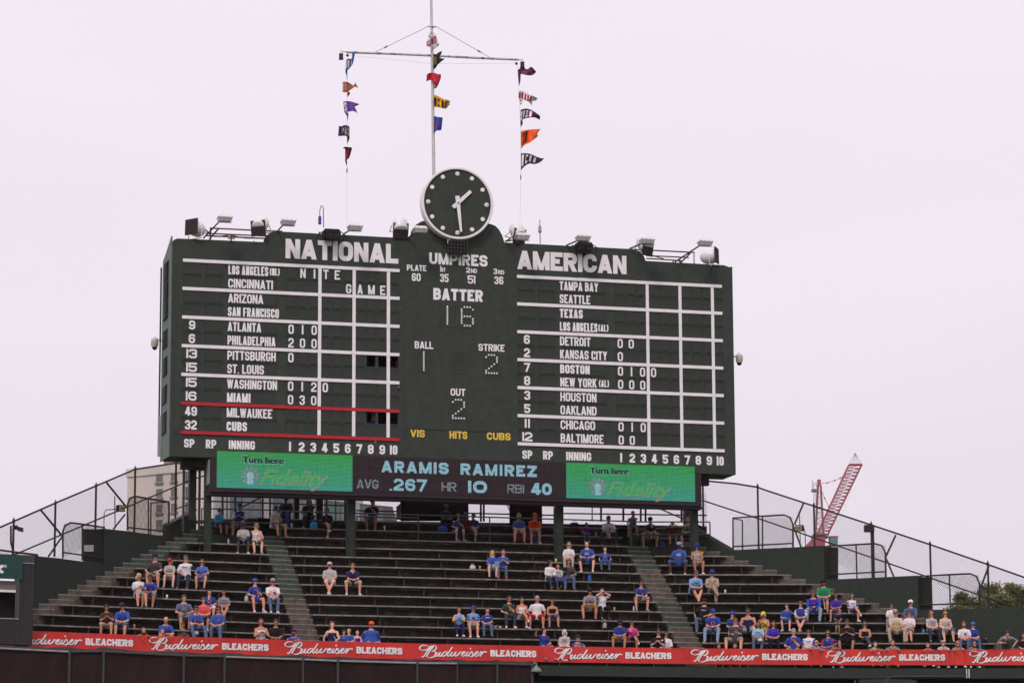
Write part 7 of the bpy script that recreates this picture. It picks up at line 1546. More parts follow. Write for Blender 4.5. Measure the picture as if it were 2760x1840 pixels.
PEOPLE = '''
r2 1022 736 top=charcoal:tee bot=tan:shorts hair=dark:short hat=navy+darkred gl=1 pose=knees yaw=-12 em=t:TIGERS:darkred|man in charcoal tee with red print, navy cap with dark red brim, upper left group
r2 1120 768 sex=f top=lightgrey:tee bot=lightjeans:short skin=p hair=blond:pony hat=red pose=leanin yaw=-15 em=t:OHIO:red|blond girl in red cap and light grey tee beside the man in charcoal
r2 1226 748 top=white:tee bot=darkjeans:pants hair=brown:short gl=1 pose=mouth yaw=-8 shoe=br em=t:BREWERS:navy|man in white jersey and dark jeans with hand at his chin, sunglasses
r2 1335 772 sex=f top=periwinkle:tee bot=denimblue:short hair=brown:long gl=1 pose=knees yaw=-25 em=strap:navy shoe=n|long haired woman in blue tee and denim shorts right of the white jersey man
r2 917 862 sex=f top=white+ltblue:tee bot=black:short hair=blond:mid gl=1 pose=phone yaw=25 shoe=b|blond woman in white top with pale blue sleeves looking at her phone
r2 990 882 top=royal:tee bot=grey:shorts skin=m hair=dark:short gl=1 pose=lean yaw=-8 shoe=n em=c2:royal|dark haired man in blue tee leaning forward beside the blond phone woman
r2 703 1074 top=brown:tee bot=tan:shorts skin=t hair=dark:short pose=phone yaw=10 em=t:GO:mint|man in dark brown tee and tan shorts near the left hut, looking down
r2 806 1050 top=blue:tee bot=slate:shorts hair=brown:short hat=navy hatc=orange pose=leanin yaw=-20|man in blue polo and navy cap beside the brown tee man
r2 1215 1012 fat=1.15 top=slate:tee bot=khaki:shorts hair=brown:short pose=knees yaw=12 em=t:THE_BILLY/SUNDAY:lightgrey|balding man in greyish blue tee above the low blue group
r2 1096 1158 k=-1 top=blue:tee bot=khaki:shorts hair=brown:bald pose=leanin yaw=5 lean=28|bald man in blue tee bent forward right above the banner, left block
r2 1073 1222 sex=k k=-1 top=red:tee bot=grey:shorts hair=light:short pose=rail yaw=10 s=.8|boy peering over the banner below the bald man in blue
r2 1210 1188 sex=f k=-1 fat=1.1 top=grey:tee bot=white:shorts skin=t hair=brown:bun pose=phone yaw=0 pitch=30|person in grey tee with head bent, hands full, next to the bald man
r2 1297 1084 top=blue:tee bot=jeans:pants hair=dark:short gl=1 pose=leanin yaw=-3 em=c:royal legs=wf|man in blue tee and washed jeans with sunglasses, cap on his knee
r3 140 925 sex=f fat=1.1 top=coral:tee bot=charcoal:shorts skin=l hair=brown:short pose=lap yaw=15|person with short brown hair in coral polo
r3 188 882 sex=f top=royal:tee bot=white:shorts skin=l hair=dark:long pose=mouthl yaw=0 em=c:royal|dark haired woman in blue tee covering her mouth with a hand
r3 258 994 fat=1.1 top=blue:tee bot=jeans:pants skin=t hair=dark:short gl=1 beard=grey pose=lap yaw=0 em=c2:royal|goateed man with sunglasses in blue tee and jeans, right of the coral polo
r3 299 876 sex=f fat=1.05 top=grey:tee bot=charcoal:short skin=t hair=dark:bun gl=1 pose=lap yaw=-5 legs=ank em=t:UNION:charcoal|woman in grey tee with sunglasses and tied dark hair, upper right of the coral polo
r2 948 1222 sex=f k=-1 top=darkred:tee bot=black:pants hair=brown:long pose=rail yaw=35 s=.9|long haired woman in dark top low behind the banner, left block
r3 452 330 sex=f top=lightgrey:tee bot=navy:shorts skin=d hair=dark:short hat=charcoal pose=lap yaw=12 |woman in grey tee and dark cap with a red pouch, on the top left bench
r3 554 340 sex=f top=white:tank bot=olive:capri skin=p hair=light:mid gl=1 pose=mouthl yaw=-8 |woman in white tank top eating from a popcorn bag, olive trousers
r3 270 222 sex=k s=.78 top=cyan:long bot=navy:shorts hair=brown:short pose=mouth yaw=50 by=35 shoe=n k=11|child in bright light blue jacket on the left platform
r3 425 190 top=royal+white:tee bot=lightgrey:shorts skin=t hair=dark:short hat=royal pose=phone yaw=0 k=11|man in blue cap and blue jersey with white shoulders on the left platform
r3 712 205 sex=f fat=1.15 top=offwhite:tee bot=navy:short skin=p hair=dark:bun pose=chest yaw=60 by=40 shoe=r k=11|woman in white tee turned sideways, at the end of the left platform rail
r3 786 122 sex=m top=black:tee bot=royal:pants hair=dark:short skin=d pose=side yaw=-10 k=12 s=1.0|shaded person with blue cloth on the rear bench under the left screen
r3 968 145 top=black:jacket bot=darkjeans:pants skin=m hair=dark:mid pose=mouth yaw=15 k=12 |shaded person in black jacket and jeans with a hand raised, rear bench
r3 1106 222 sex=f top=black:jacket bot=navy:skirt skin=t hair=dark:bun gl=1 pose=lap yaw=-25 legs=x k=11 em=vneck:white|woman in black jacket with crossed legs under the left screen
r3 1462 155 top=black:tee bot=grey:shorts skin=m hair=dark:short pose=chest yaw=-8 k=12 |man in black tee and grey shorts sitting alone in front of the bright gap
r3 545 778 sex=f top=royal:tee bot=royal:short hair=dark:pony hat=blue pose=chest yaw=30 em=strap:white|woman in blue cap and all blue outfit beside the left aisle
r3 684 766 top=white:tee bot=jeans:pants hair=dark:short hat=grey gl=1 pose=leanin yaw=5 em=c2:royal|man in white pinstripe jersey and grey cap beside the left aisle
r3 1128 648 fat=1.15 top=lightgrey:tee bot=offwhite:shorts hair=white:short hat=lightgrey gl=1 pose=lap yaw=10 legs=ank shoe=w|old man in pale tee and pale cap alone with a companion in the middle block
r3 1309 660 fat=1.15 top=navy:tee bot=tan:shorts hair=red:short pose=leanin yaw=0 em=vneck:white legs=w|reddish haired man in navy polo looking down in the middle block
r3 591 1092 sex=f k=-1 top=white:tank bot=black:short skin=t hair=purple:mid pose=phone yaw=5 pitch=5|woman with purple hair in white tank top near the foot of the left aisle
r3 708 1096 k=-1 top=black:tee bot=black:pants skin=m hair=dark:short pose=lap yaw=-5 |young man in black v neck tee just above the banner
r3 845 1178 k=-1 top=blue:tee bot=charcoal:pants skin=t hair=dark:short hat=royal+red beard=dark pose=rail lean=46 yaw=-5|bearded man in blue and red cap low at the foot of the left aisle
r3 1148 1116 sex=f k=-1 top=navy:tank bot=jeans:short skin=p hair=red:bun pose=side yaw=20 em=strap:white|red haired woman in navy tank top leaning on the front bench
r3 1240 1172 sex=k k=-1 s=.62 top=blue:tee bot=jeans:shorts hair=brown:short pose=lap yaw=10 em=t:GO:gold|brown haired small boy in blue tee on the front row
r3 1277 1166 sex=k k=-1 s=.65 top=blue:tee bot=jeans:shorts skin=p hair=blond:short pose=lap yaw=-25|blond small boy in blue tee on the front row
r3 1346 1178 sex=k k=-1 s=.60 top=violet:tank bot=grey:short skin=p hair=blond:pony pose=lap yaw=15|small blond girl with ponytail in violet top
r3 1456 1115 k=-1 fat=1.35 s=1.08 top=blue+royal:jacket bot=grey:shorts skin=l hair=red:short hat=orange beard=red pose=sides yaw=-5 em=panel:black|big bearded man in bright orange cap and open blue jersey
r4 690 1000 sex=f top=sky+gold:tee bot=navy:pants hair=brown:bun gl=1 pose=phone yaw=10 pitch=10 |woman in pale blue tee with gold sleeves and green bag in the second lowest row
r4 800 990 top=sky+royal:tee bot=tan:shorts hair=brown:short hat=royal hatc=gold pose=lap yaw=-3 pitch=22 em=c:navy|boyish man in light blue jersey and royal cap in the centre
r4 911 1004 sex=f top=royal:tee bot=jeans:pants skin=l hair=brown:mid pose=lap yaw=-2 em=t:CHICAGO:white|woman in royal blue tee and jeans in the centre
r4 1082 914 top=darkgreen:tee bot=darkjeans:pants skin=l hair=brown:short gl=1 beard=brown pose=chest yaw=30 |bearded man in dark green tee holding a drink
r4 1181 922 sex=f top=white:tank bot=offwhite:short skin=t hair=dark:bun pose=lap yaw=-3 legs=x|woman in white tank top and white shorts with crossed legs
r4 1300 912 fat=1.05 top=white:tee bot=red:shorts skin=t hair=grey:short pose=sides yaw=-3 legs=w shoe=w|grey haired man in white polo and red shorts
r4 1418 936 sex=f top=black:tank bot=denimblue:shorts skin=t hair=brown:pony gl=1 pose=lap yaw=-20|woman in black tank top with ponytail, right of the red shorts man
r4 950 556 sex=f top=blue:long bot=offwhite:short skin=p hair=blond:long pose=lap yaw=12 pitch=20 shoe=b|blond woman in blue long sleeved top in the upper middle block
r4 1035 550 sex=f fat=1.05 top=blue:tee bot=jeans:pants skin=l hair=red:mid pose=phone yaw=5 pitch=15 shoe=r|red haired woman in blue top and jeans looking at her hands
r4 1405 634 top=white:long bot=darkjeans:pants skin=m hair=dark:short pose=lap yaw=35 shoe=br|man in white long sleeved shirt and dark jeans turned to a girl
r4 1463 660 sex=k s=.80 top=lightgrey:tee bot=black:pants skin=l hair=brown:mid pose=lap yaw=3 em=t:STANLEY:darkgreen|girl in grey tee with a blue paper on her lap
r4 1550 626 sex=f top=charcoal:tee bot=jeans:pants skin=m hair=dark:long pose=mouthl yaw=-15 shoe=br em=strap:black|woman with very long dark hair and brown boots
r4 1548 490 sex=f top=white:tee bot=tan:pants skin=p hair=light:long gl=1 pose=lap yaw=-3|woman in white tee with long light hair next to the bald man in blue
r4 1688 490 fat=1.2 top=blue:tee bot=charcoal:shorts skin=p hair=grey:bald pose=knees yaw=-3 legs=w shoe=w em=t:CENTRAL/CHAMPS:white|bald man in blue tee with white print beside a small boy
r5 380 530 sex=k s=.78 top=blue:tee bot=denimblue:pants skin=p hair=blond:short pose=sides yaw=0 legs=w em=c:royal|blond boy in blue tee standing against the bench beside the bald man
r4 1158 266 sex=f fat=1.1 top=periwinkle:tee bot=offwhite:short skin=p hair=light:mid pose=lap yaw=-2 em=t:C:red k=11|light haired woman in blue tee on a red blanket before a hut
r4 1283 264 fat=1.1 top=orange:tee bot=grey:shorts skin=l hair=brown:short hat=orange pose=lap yaw=-5 k=11 em=t:TEE:brown|man in orange cap and orange tee
r4 685 272 sex=f top=blue:tee bot=offwhite:capri skin=l hair=brown:bun gl=1 pose=chest yaw=20 k=11 shoe=w|woman in blue tee and white capri trousers beside the long rail
r4 800 272 top=royal:tee bot=grey:shorts skin=t hair=dark:short pose=lap yaw=-30 legs=x k=11 |man in dark blue tee with one leg crossed beside the long rail
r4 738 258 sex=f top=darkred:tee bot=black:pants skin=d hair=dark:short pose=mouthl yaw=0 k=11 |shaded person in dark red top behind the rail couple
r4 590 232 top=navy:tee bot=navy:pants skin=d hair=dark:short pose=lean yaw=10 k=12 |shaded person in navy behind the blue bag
r4 1686 328 sex=k s=.62 top=purple:tee bot=denimblue:pants skin=m hair=dark:mid pose=mouth yaw=0 k=11|small girl in purple top drinking under the right screen
r5 407 290 fat=1.15 top=white:tee bot=darkjeans:pants skin=t hair=dark:short gl=1 pose=leanin yaw=0 k=11 legs=w em=c2:royal|man in white jersey and sunglasses under the right screen
r5 597 232 sex=k s=.8 top=blue:tank bot=grey:shorts skin=m hair=dark:short pose=mouth yaw=0 k=12 |dark haired boy in blue sleeveless top sitting high under the right screen
r5 733 292 sex=f top=charcoal:tee bot=tan:shorts skin=m hair=dark:short hat=black pose=leanin yaw=0 k=11 legs=w shoe=g|person in dark cap holding a toddler on the right platform
r5 745 338 sex=k s=.52 off=0,-.28,.12 top=black:tee bot=grey:shorts skin=p hair=brown:short pose=sides yaw=0 k=11 em=t:A:pink|toddler in black tee on a lap on the right platform
r5 908 312 sex=k s=.72 top=darkred:tee bot=grey:shorts skin=t hair=dark:short pose=camera yaw=0 k=11 shoe=r|child with red shoes holding hands to the face on the right platform
r5 1030 292 sex=f top=mint:tee bot=navy:shorts skin=l hair=brown:bun pose=leanin yaw=-15 k=11 em=t:COASTAL:white|woman in mint green tee at the right end of the platform
r5 960 488 fat=1.3 top=blue:tee bot=denimblue:shorts skin=d hair=dark:short hat=sky pose=knees yaw=-3 legs=w shoe=w em=t:CUBS/BASEBALL:white|large man in bright blue cap and blue tee, top of the right block
r5 1098 500 sex=f top=lightgrey:tank bot=tan:short skin=m hair=dark:long hat=royal pose=lap yaw=8 shoe=w|woman with long dark hair, blue cap and pale tank top, top of the right block
r5 1093 698 fat=1.12 top=sky:tee bot=charcoal:shorts skin=l hair=brown:short gl=1 pose=leanin yaw=3 legs=ank em=t:R:navy|man in sky blue tee and dark shorts next to the plaid shirt man
r5 1218 710 top=plaid:tee bot=khaki:pants skin=t hair=grey:short hat=royal gl=1 pose=lap yaw=0 legs=x shoe=br|old man in plaid shirt and blue cap
r5 665 796 top=royal:tee bot=khaki:shorts skin=l hair=dark:short gl=1 pose=leanin yaw=0 legs=w em=c2:royal shoe=g|man in royal blue tee and khaki shorts beside the right aisle
r5 262 856 top=grey:tee bot=mustard:shorts skin=t hair=dark:short hat=black back=1 pose=leanin yaw=12 em=c:charcoal legs=w|man in grey tee and backwards black cap with mustard shorts
r5 357 856 sex=f top=white:tee bot=black:pants skin=p hair=light:long pose=camera yaw=0 |woman in white tee holding a camera to her face
r5 495 1094 k=0 top=royal:tee bot=mustard:shorts skin=t hair=dark:short hat=navy gl=1 pose=lap yaw=-3 legs=w beard=dark|man in royal blue tee and navy cap beside the woman in pink
r5 590 1104 sex=f k=0 top=pink:tee bot=darkjeans:capri skin=t hair=brown:short gl=1 pose=mouthl yaw=5 legs=x shoe=w|woman in bright pink tee
r5 797 1174 k=-1 top=black:tee bot=lightjeans:shorts skin=l hair=dark:short gl=1 pose=phone yaw=5 pitch=5 s=1.0 em=t:2:white|man in black polo with blue paper at the foot of the right aisle
r5 860 1200 sex=f k=-1 top=white:long bot=white:pants skin=m hair=dark:mid gl=1 pose=mouthl yaw=-25 s=.94|dark haired woman in white long sleeved shirt at the foot of the right aisle
r4 1355 1160 sex=f k=-1 top=royal:tee bot=grey:pants skin=l hair=dark:short pose=point yaw=30 em=t:CUBS:red s=.97|dark haired woman in blue tee pointing with her arm stretched out
r4 1515 1176 sex=f k=-1 fat=1.1 top=lightgrey:tee bot=offwhite:shorts skin=p hair=white:mid pose=lap yaw=-3 s=.95 em=t:DIEM/CREW:charcoal|white haired older woman in pale grey tee
r4 1620 1230 k=-1 top=blue:tee bot=brown:shorts skin=l hair=dark:short hat=charcoal gl=1 pose=raila lean=40 yaw=-3 shoe=n off=0,.42,-.17|man in dark cap and blue tee low behind the banner, centre
r5 1154 926 fat=1.15 top=black:tee bot=jeans:pants skin=l hair=brown:short hat=black gl=1 pose=side yaw=-3 legs=w em=t:MILK:white beard=brown|man in black cap and black tee with white print leaning on one arm
r5 1225 998 fat=1.1 top=royal:tee bot=lightjeans:pants skin=l hair=brown:short hat=royal pose=leanin yaw=3 legs=wf em=c:royal|man in royal blue cap and tee with round white emblem, lower right block
r5 1375 1032 sex=f top=royal:tee bot=navy:short skin=l hair=dark:pony hat=blue pose=lap yaw=35 |woman in bright blue cap half hidden behind a heavy man in grey
r5 1399 1076 fat=1.4 top=charcoal:tee bot=khaki:shorts skin=l hair=brown:short gl=1 pose=arms yaw=8 legs=wf em=c2:grey s=1.02|heavy man in charcoal tee and khaki shorts
r5 1497 1006 fat=1.25 top=navy:tank bot=offwhite:shorts skin=t hair=dark:short gl=1 pose=knees yaw=-8 legs=w |broad man in navy sleeveless shirt and white shorts
r5 1618 1036 sex=f top=yellow:tank bot=denimblue:short skin=t hair=blond:mid hat=yellow pose=phone yaw=0 pitch=20 em=strap:black|woman in pale yellow cap and yellow tank top
r5 1578 1100 sex=f s=.88 top=ltblue:tee bot=jeans:pants skin=m hair=dark:long pose=lap yaw=0 shoe=w em=t:BEARS:navy|girl in light blue tee holding a white cap
r6 62 1180 sex=f top=violet:tee bot=black:pants skin=t hair=dark:long pose=lap yaw=-25|long haired woman in violet top and black trousers with a black bag
r5 1270 1268 sex=k k=-1 s=.84 top=brown:tee bot=grey:shorts skin=m hair=dark:short pose=rail lean=34 yaw=12 shoe=w off=0,-.15,-.35|dark haired boy standing low behind the banner at the right aisle
r5 1397 1262 sex=k k=-1 s=.86 top=charcoal:tee bot=black:shorts skin=t hair=dark:mid pose=rail lean=34 yaw=-8 shoe=b off=0,-.15,-.35|child with wavy dark hair low behind the banner below the heavy man
r6 390 898 top=green:tee bot=slate:shorts skin=l hair=brown:short hat=black hatc=red beard=brown pose=lap yaw=-3|man in green tee and black cap with red emblem
r6 373 965 sex=k k=4 s=.62 top=darkred:tee bot=periwinkle:short skin=p hair=red:short pose=mouthl yaw=-20|small red haired girl between the raglan person and the green tee man
r6 322 984 sex=m fat=1.15 top=violet+blue:long bot=lightjeans:pants skin=l hair=brown:short gl=1 pose=leanin yaw=12 em=t:CHICAGO:coral legs=wf|person in blue and violet raglan shirt and pale jeans
r6 238 1048 sex=f fat=1.15 top=royal+white:tee bot=olive:shorts skin=l hair=brown:short gl=1 pose=lap yaw=3 legs=ank|woman with short brown hair in blue jersey with white shoulders
r6 148 1064 sex=k s=.82 top=blue:tee bot=blue:shorts skin=l hair=brown:short pose=mouth yaw=-5|boy in all blue holding folded blue cloth
r6 472 994 sex=f top=violet:tee bot=denimblue:short skin=m hair=dark:long gl=1 pose=lap yaw=3 em=t:CUBS:royal|woman with sunglasses and dark hair in violet blue tee, behind a leaning child
r6 487 1068 sex=k k=2 s=.60 top=navy:tee bot=tan:shorts skin=m hair=dark:short pose=standlean yaw=-20 shoe=g|child in navy tee leaning with arms stretched to the side
r6 578 1004 sex=f top=white+blue:tee bot=denimblue:skirt skin=l hair=brown:long gl=1 pose=lap yaw=15 legs=x em=t:CHICAGO:navy|woman with long brown hair in white tee with blue sleeves, legs crossed
r6 546 1170 fat=1.35 top=black:tee bot=black:shorts skin=m hair=dark:short pose=phone yaw=-3 pitch=10 legs=w|heavy man all in black above the banner
r6 663 1180 sex=f top=black:tank bot=charcoal:pants skin=t hair=dark:long gl=1 pose=lap yaw=8 legs=x|woman in black tank top and dark trousers
r6 193 1232 fat=1.15 k=-1 top=royal:tee bot=grey:shorts skin=l hair=grey:short pose=chest yaw=12 em=t:CUBS:coral s=.95|grey haired man in royal tee holding a beer above the banner
r6 292 1240 k=-1 top=white+violet:tee bot=grey:shorts skin=l hair=brown:short pose=lap yaw=0 pitch=25 em=t:CUBS:violet s=.9|man in white and violet raglan shirt looking down
r6 343 1302 k=-1 fat=1.1 top=blue:tee bot=brown:shorts skin=l hair=brown:bald gl=1 pose=rail yaw=3 shoe=n|bald man with sunglasses resting his arms on the banner rail
r6 420 1228 sex=f k=-1 top=royal+red:tee bot=royal:short skin=t hair=dark:mid gl=1 pose=lap yaw=-15 em=vneck:white s=.9|woman in royal blue top with red sleeves and white trim
r6 468 1294 k=-1 top=royal:tee bot=denimblue:pants skin=m hair=dark:short hat=royal gl=1 pose=raila yaw=0 hatc=red shoe=g|man in blue cap leaning on the rail beside the bald man with sunglasses
r6 733 1308 k=-1 sex=f top=green:tee bot=tan:short skin=p hair=brown:short pose=rail yaw=0 s=.9 shoe=b|brown haired boy in light green tee at the rail
r6 848 1300 k=-1 top=slate:tee bot=tan:shorts skin=l hair=brown:short pose=rail yaw=-3 shoe=b|brown haired man in slate tee at the rail right of the green tee
r6 840 1060 sex=f top=white:tee bot=grey:pants skin=m hair=dark:short pose=lap yaw=5 k=2|dark haired woman in white shirt behind the man in beige
r6 865 1098 fat=1.1 k=1 top=cream:tee bot=tan:pants skin=l hair=grey:short gl=1 pose=leanin yaw=5 legs=w shoe=br|grey haired man in beige shirt and beige trousers
r6 966 1042 top=denimblue+slate:long bot=red:shorts skin=l hair=grey:short hat=white gl=1 pose=lap yaw=-3 k=2|man in white cap and blue raglan shirt
r6 957 1112 sex=f top=white:tee bot=slate:capri skin=l hair=dark:short gl=1 pose=lap yaw=3 k=1 legs=c|woman in white tee and blue capri trousers beside the man in beige
r6 1103 1112 sex=f top=lightgrey:cap bot=darkjeans:pants skin=p hair=red:long gl=1 pose=lap yaw=12 k=1 em=t:PRINT:darkred|woman with long reddish hair in grey patterned top
r6 1195 1112 sex=f fat=1.08 top=lightgrey:tank bot=denimblue:capri skin=p hair=red:mid gl=1 pose=lap yaw=-2 k=1|woman in light grey tank top with shoulder length hair
r6 1318 1184 top=white:tee bot=jeans:pants skin=l hair=red:short pose=lap yaw=8 beard=brown em=c2:royal k=0|bearded man in white jersey next to a figure in royal blue
r6 1379 1186 sex=f s=.90 top=royal:tee bot=denimblue:pants skin=p hair=dark:short hat=periwinkle gl=1 pose=lap yaw=-3 k=0|figure in royal blue top and pale blue cap at the right wall
r6 1080 1324 k=-1 sex=f s=.85 top=red:tee bot=grey:short skin=l hair=red:short pose=rail yaw=0 shoe=w|red haired child hiding the face behind the banner rail
r6 1182 1318 k=-1 sex=f s=.95 top=lightgrey:tee bot=grey:shorts skin=p hair=grey:short gl=1 pose=rail yaw=0 shoe=w|grey haired woman with sunglasses looking over the banner rail
r6 1279 1320 k=-1 sex=f s=.95 top=grey:tee bot=grey:shorts skin=l hair=light:mid gl=1 pose=rail yaw=0 shoe=w|light haired woman with sunglasses looking over the rail, second from right
r6 1389 1320 k=-1 sex=f s=.95 top=slate:tee bot=grey:shorts skin=l hair=brown:mid gl=1 pose=rail yaw=0 shoe=w|brown haired woman with sunglasses, rightmost head over the banner rail
r6 1610 1246 k=-1 top=grey:tee bot=charcoal:pants skin=p hair=dark:short pose=bend lean=66 yaw=25|dark haired man in grey tee bending down near the right edge
r6 1712 1262 k=-1 top=black:tee bot=black:pants skin=t hair=dark:mid pose=leanin yaw=-10 em=t:A:red|person in black top cut off by the right edge of the picture
'''
for ln in PEOPLE.strip().splitlines(): person(ln)
# the scorekeeper and another figure inside the scoreboard openings
SEC.append((99, BO+BU*-4+BN*-.55, BO+BU*-1+BN*-.55)); 
_zb = ZB
def inside(px, py, spec):
    global ZB
    u = uv((px, py), -.5); zb0 = BO.z+u[1]-.72*.95; ZB = lambda k: zb0 if k == 99 else _zb(k); SEC[-1] = (99, BO+BU*(u[0]-1)+BN*-.6, BO+BU*(u[0]+1)+BN*-.6); person(spec % ((px-400)/.34443*0+((px-500)/.34443), (py-1300)/.34443)); ZB = _zb
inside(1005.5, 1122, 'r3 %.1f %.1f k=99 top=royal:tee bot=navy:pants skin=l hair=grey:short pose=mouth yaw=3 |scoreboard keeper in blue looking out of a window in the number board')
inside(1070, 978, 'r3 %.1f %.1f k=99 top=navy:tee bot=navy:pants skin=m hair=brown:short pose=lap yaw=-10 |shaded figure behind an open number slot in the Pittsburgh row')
# run all remesh jobs in one evaluation
dg = bpy.context.evaluated_depsgraph_get()
FING = []
for (nm, root, mats, arms), o in JOBS:
    me = bpy.data.meshes.new_from_object(o.evaluated_get(dg)); me.name = nm
    if nm == 'body' and arms:        # fingers grown out of the palms
        bmm = bmesh.new(); bmm.from_mesh(me); mb = MB()
        for S0, E_, Wr, sg in arms:
            f_ = (Wr-E_).normalized(); side_ = f_.cross(Vector((0, 0, 1))); side_ = side_.normalized() if side_.length > .1 else Vector((1, 0, 0)); dn = side_.cross(f_).normalized(); dn = dn if dn.z < 0 else -dn; pal = Wr+f_*.05
            for i_, (oy, ln) in enumerate(((-.030, .062), (-.010, .072), (.010, .068), (.029, .052))):
                a_ = pal+side_*oy+f_*.015; mb.tube([a_, a_+f_*ln*.5+dn*.010, a_+f_*ln*.8+dn*.035], .0105, 5, r2=.007)
            mb.tube([Wr+f_*.03-side_*.03*sg, Wr+f_*.055-side_*.055*sg, Wr+f_*.085-side_*.058*sg+dn*.01], .012, 5, r2=.008)
        vb = [bmm.verts.new(v) for v in mb.v]
        for f2 in mb.f:
            try: bmm.faces.new([vb[i] for i in f2])
            except ValueError: pass
        bmm.to_mesh(me); bmm.free()
    elif nm != 'body':               # cloth wrinkles
        rw_ = random.Random(len(me.vertices))
        ph = [rw_.uniform(0, 6) for _ in range(4)]
        for v in me.vertices:
            k_ = .004*math.sin(v.co.z*55+v.co.x*30+ph[0])+.003*math.sin(v.co.x*70-v.co.z*40+ph[1]); v.co += v.normal*k_
    me.materials.clear()
    for mt_ in mats: me.materials.append(mt_)
    me.polygons.foreach_set('use_smooth', [True]*len(me.polygons)); me.polygons.foreach_set('material_index', [0]*len(me.polygons))
    ob = bpy.data.objects.new(nm, me); ob.parent = root; COL.objects.link(ob)
for (_, __, ___, ____), o in JOBS:
    md = o.data; bpy.data.objects.remove(o); bpy.data.meshes.remove(md)
bpy.data.collections.remove(TMP)

# ================================================================== SMALL THINGS on the seats
def bench_pt(px, py, k=None):
    """point on top of the bench seen at this pixel"""
    best = None
    for (kk, Pa, Qa) in SEC:
        if kk == 99 or (k is not None and kk != k): continue
        dd = ray(px, py); AB = Qa-Pa; u = ((Pa.x-CAM.x)*dd.y-(Pa.y-CAM.y)*dd.x)/(AB.y*dd.x-AB.x*dd.y)
        if -.1 < u < 1.1:
            p = Pa+AB*u; q = Vector((p.x, p.y, ZB(kk))); e = abs(to_px(q)[1]-py)
            if best is None or e < best[0]: best = (e, q)
    return best[1] if best else None
def cup(cf, x, y, m_, label, h=.14, k=None, lid=None):
    px, py = cf(x, y); q = bench_pt(px, py+4, k)
    if not q: return
    n_r = q+Vector((0, -.02, .002)); c = build('cup', MB().m(m_).lathe([(.028, 0), (.030, .005), (.04, h), (.036, h), (.027, .01)], n_r, n=12), label=label, cat='cup', smooth=True, origin=n_r)
    if lid: build('lid', MB().m(lid).lathe([(.043, h), (.04, h+.012), (.01, h+.014)], n_r, n=12), c)
BEER = mat('beer_in_plastic', (.42, .20, .05), .3, .2, 6, spec=.6); WCUP = mat('white_paper_cup', (.65, .6, .6), .6, .2, 22, col2=(.45, .12, .14), lo=.5, hi=.6)
cup(r2, 887, 1190, BEER, 'cup of beer on the bench right of the man in blue polo, lower left'); cup(r3, 830, 335, WCUP, 'white paper cup on the bench beside the woman in white tee, left screen', .18, 11, SOLE); cup(r3, 1558, 358, WCUP, 'white paper cup next to the man in black tee and grey shorts', .18, None, SOLE)
cup(r4, 852, 668, BEER, 'brownish cup next to the handbag left of the blond woman in blue'); cup(r5, 453, 985, BEER, 'cup of beer on the bench right of the woman with the camera'); cup(r5, 1320, 842, WCUP, 'printed cup on the bench right of the plaid shirt man'); cup(r4, 1447, 610, clothm('yellow'), 'bright lime cup on the bench above the girl in grey tee'); cup(r2, 1103, 990, WCUP, 'small cup right of the man in blue tee leaning forward')
cup(r6, 1052, 1222, clothm('cyan'), 'bright blue cup left of the woman with long reddish hair')
def bag(cf, x, y, w, h, m_, label, k=None, dz=0, nm='bag', handle=True):
    px, py = cf(x, y); q = bench_pt(px, py, k)
    if not q: return
    q = q+Vector((0, -.03, dz)); mb = MB().m(m_); loft(mb, [(q+UPZ*a*h, UPZ, w/2*b, .09*b) for a, b in ((0, .85), (.15, 1), (.6, .95), (.9, .7), (1, .3))], 12); rt = build(nm, mb, label=label, cat='bag', smooth=True, origin=q)
    if handle: build('strap', MB().m(m_).tube([q+UPZ*h*.85+Vector((-w*.3, 0, 0)), q+UPZ*h*1.35+Vector((-w*.1, 0, 0)), q+UPZ*h*1.35+Vector((w*.1, 0, 0)), q+UPZ*h*.85+Vector((w*.3, 0, 0))], .01, 5), rt)
bag(r4, 795, 670, .24, .16, clothm('cream'), 'beige handbag left of the blond woman in blue long sleeves'); bag(r4, 563, 388, .40, .26, clothm('blue'), 'blue and white sports bag on the bench in front of the shaded person in navy', 11); bag(r3, 1005, 352, .32, .26, clothm('cyan'), 'bright blue bag beside the person in black jacket', 11)
bag(r3, 478, 930, .16, .22, clothm('lightgrey'), 'small pale bag left of the woman in all blue'); bag(r5, 375, 1060, .18, .26, clothm('tan'), 'tan bag at the feet of the woman with the camera', 2, -.3); bag(r5, 258, 690, .16, .34, clothm('blue'), 'blue plastic bag between the legs of the bald man', 6, -.1)
bag(r4, 1590, 345, .42, .2, clothm('navy'), 'dark blue bag on the rear bench left of the small girl in purple', 12); bag(r6, 1440, 1305, .34, .2, clothm('black'), 'black bag with pink lining right of the figure in royal blue'); bag(r3, 610, 928, .1, .14, clothm('charcoal'), 'small dark bag between the blue woman and the white jersey man')
bag(r2, 925, 975, .30, .14, clothm('black'), 'black handbag on the lap of the blond woman with the phone', None, .1, handle=False); bag(r4, 708, 1108, .16, .12, clothm('green'), 'bright green pouch on the lap of the woman with gold sleeves', 1, .12, handle=False); bag(r3, 462, 448, .14, .09, clothm('red'), 'red pouch on the lap of the woman in dark cap, top left bench', 9, .14, handle=False)
bag(r5, 825, 480, .28, .3, clothm('blue'), 'blue tote bag hanging on the right platform beside the adult with a toddler', 11, -.42); bag(r4, 1290, 470, .25, .3, clothm('blue'), 'blue plastic bag below the man in orange', 11, -.42)
q = bench_pt(*r4(1160, 415), 11)
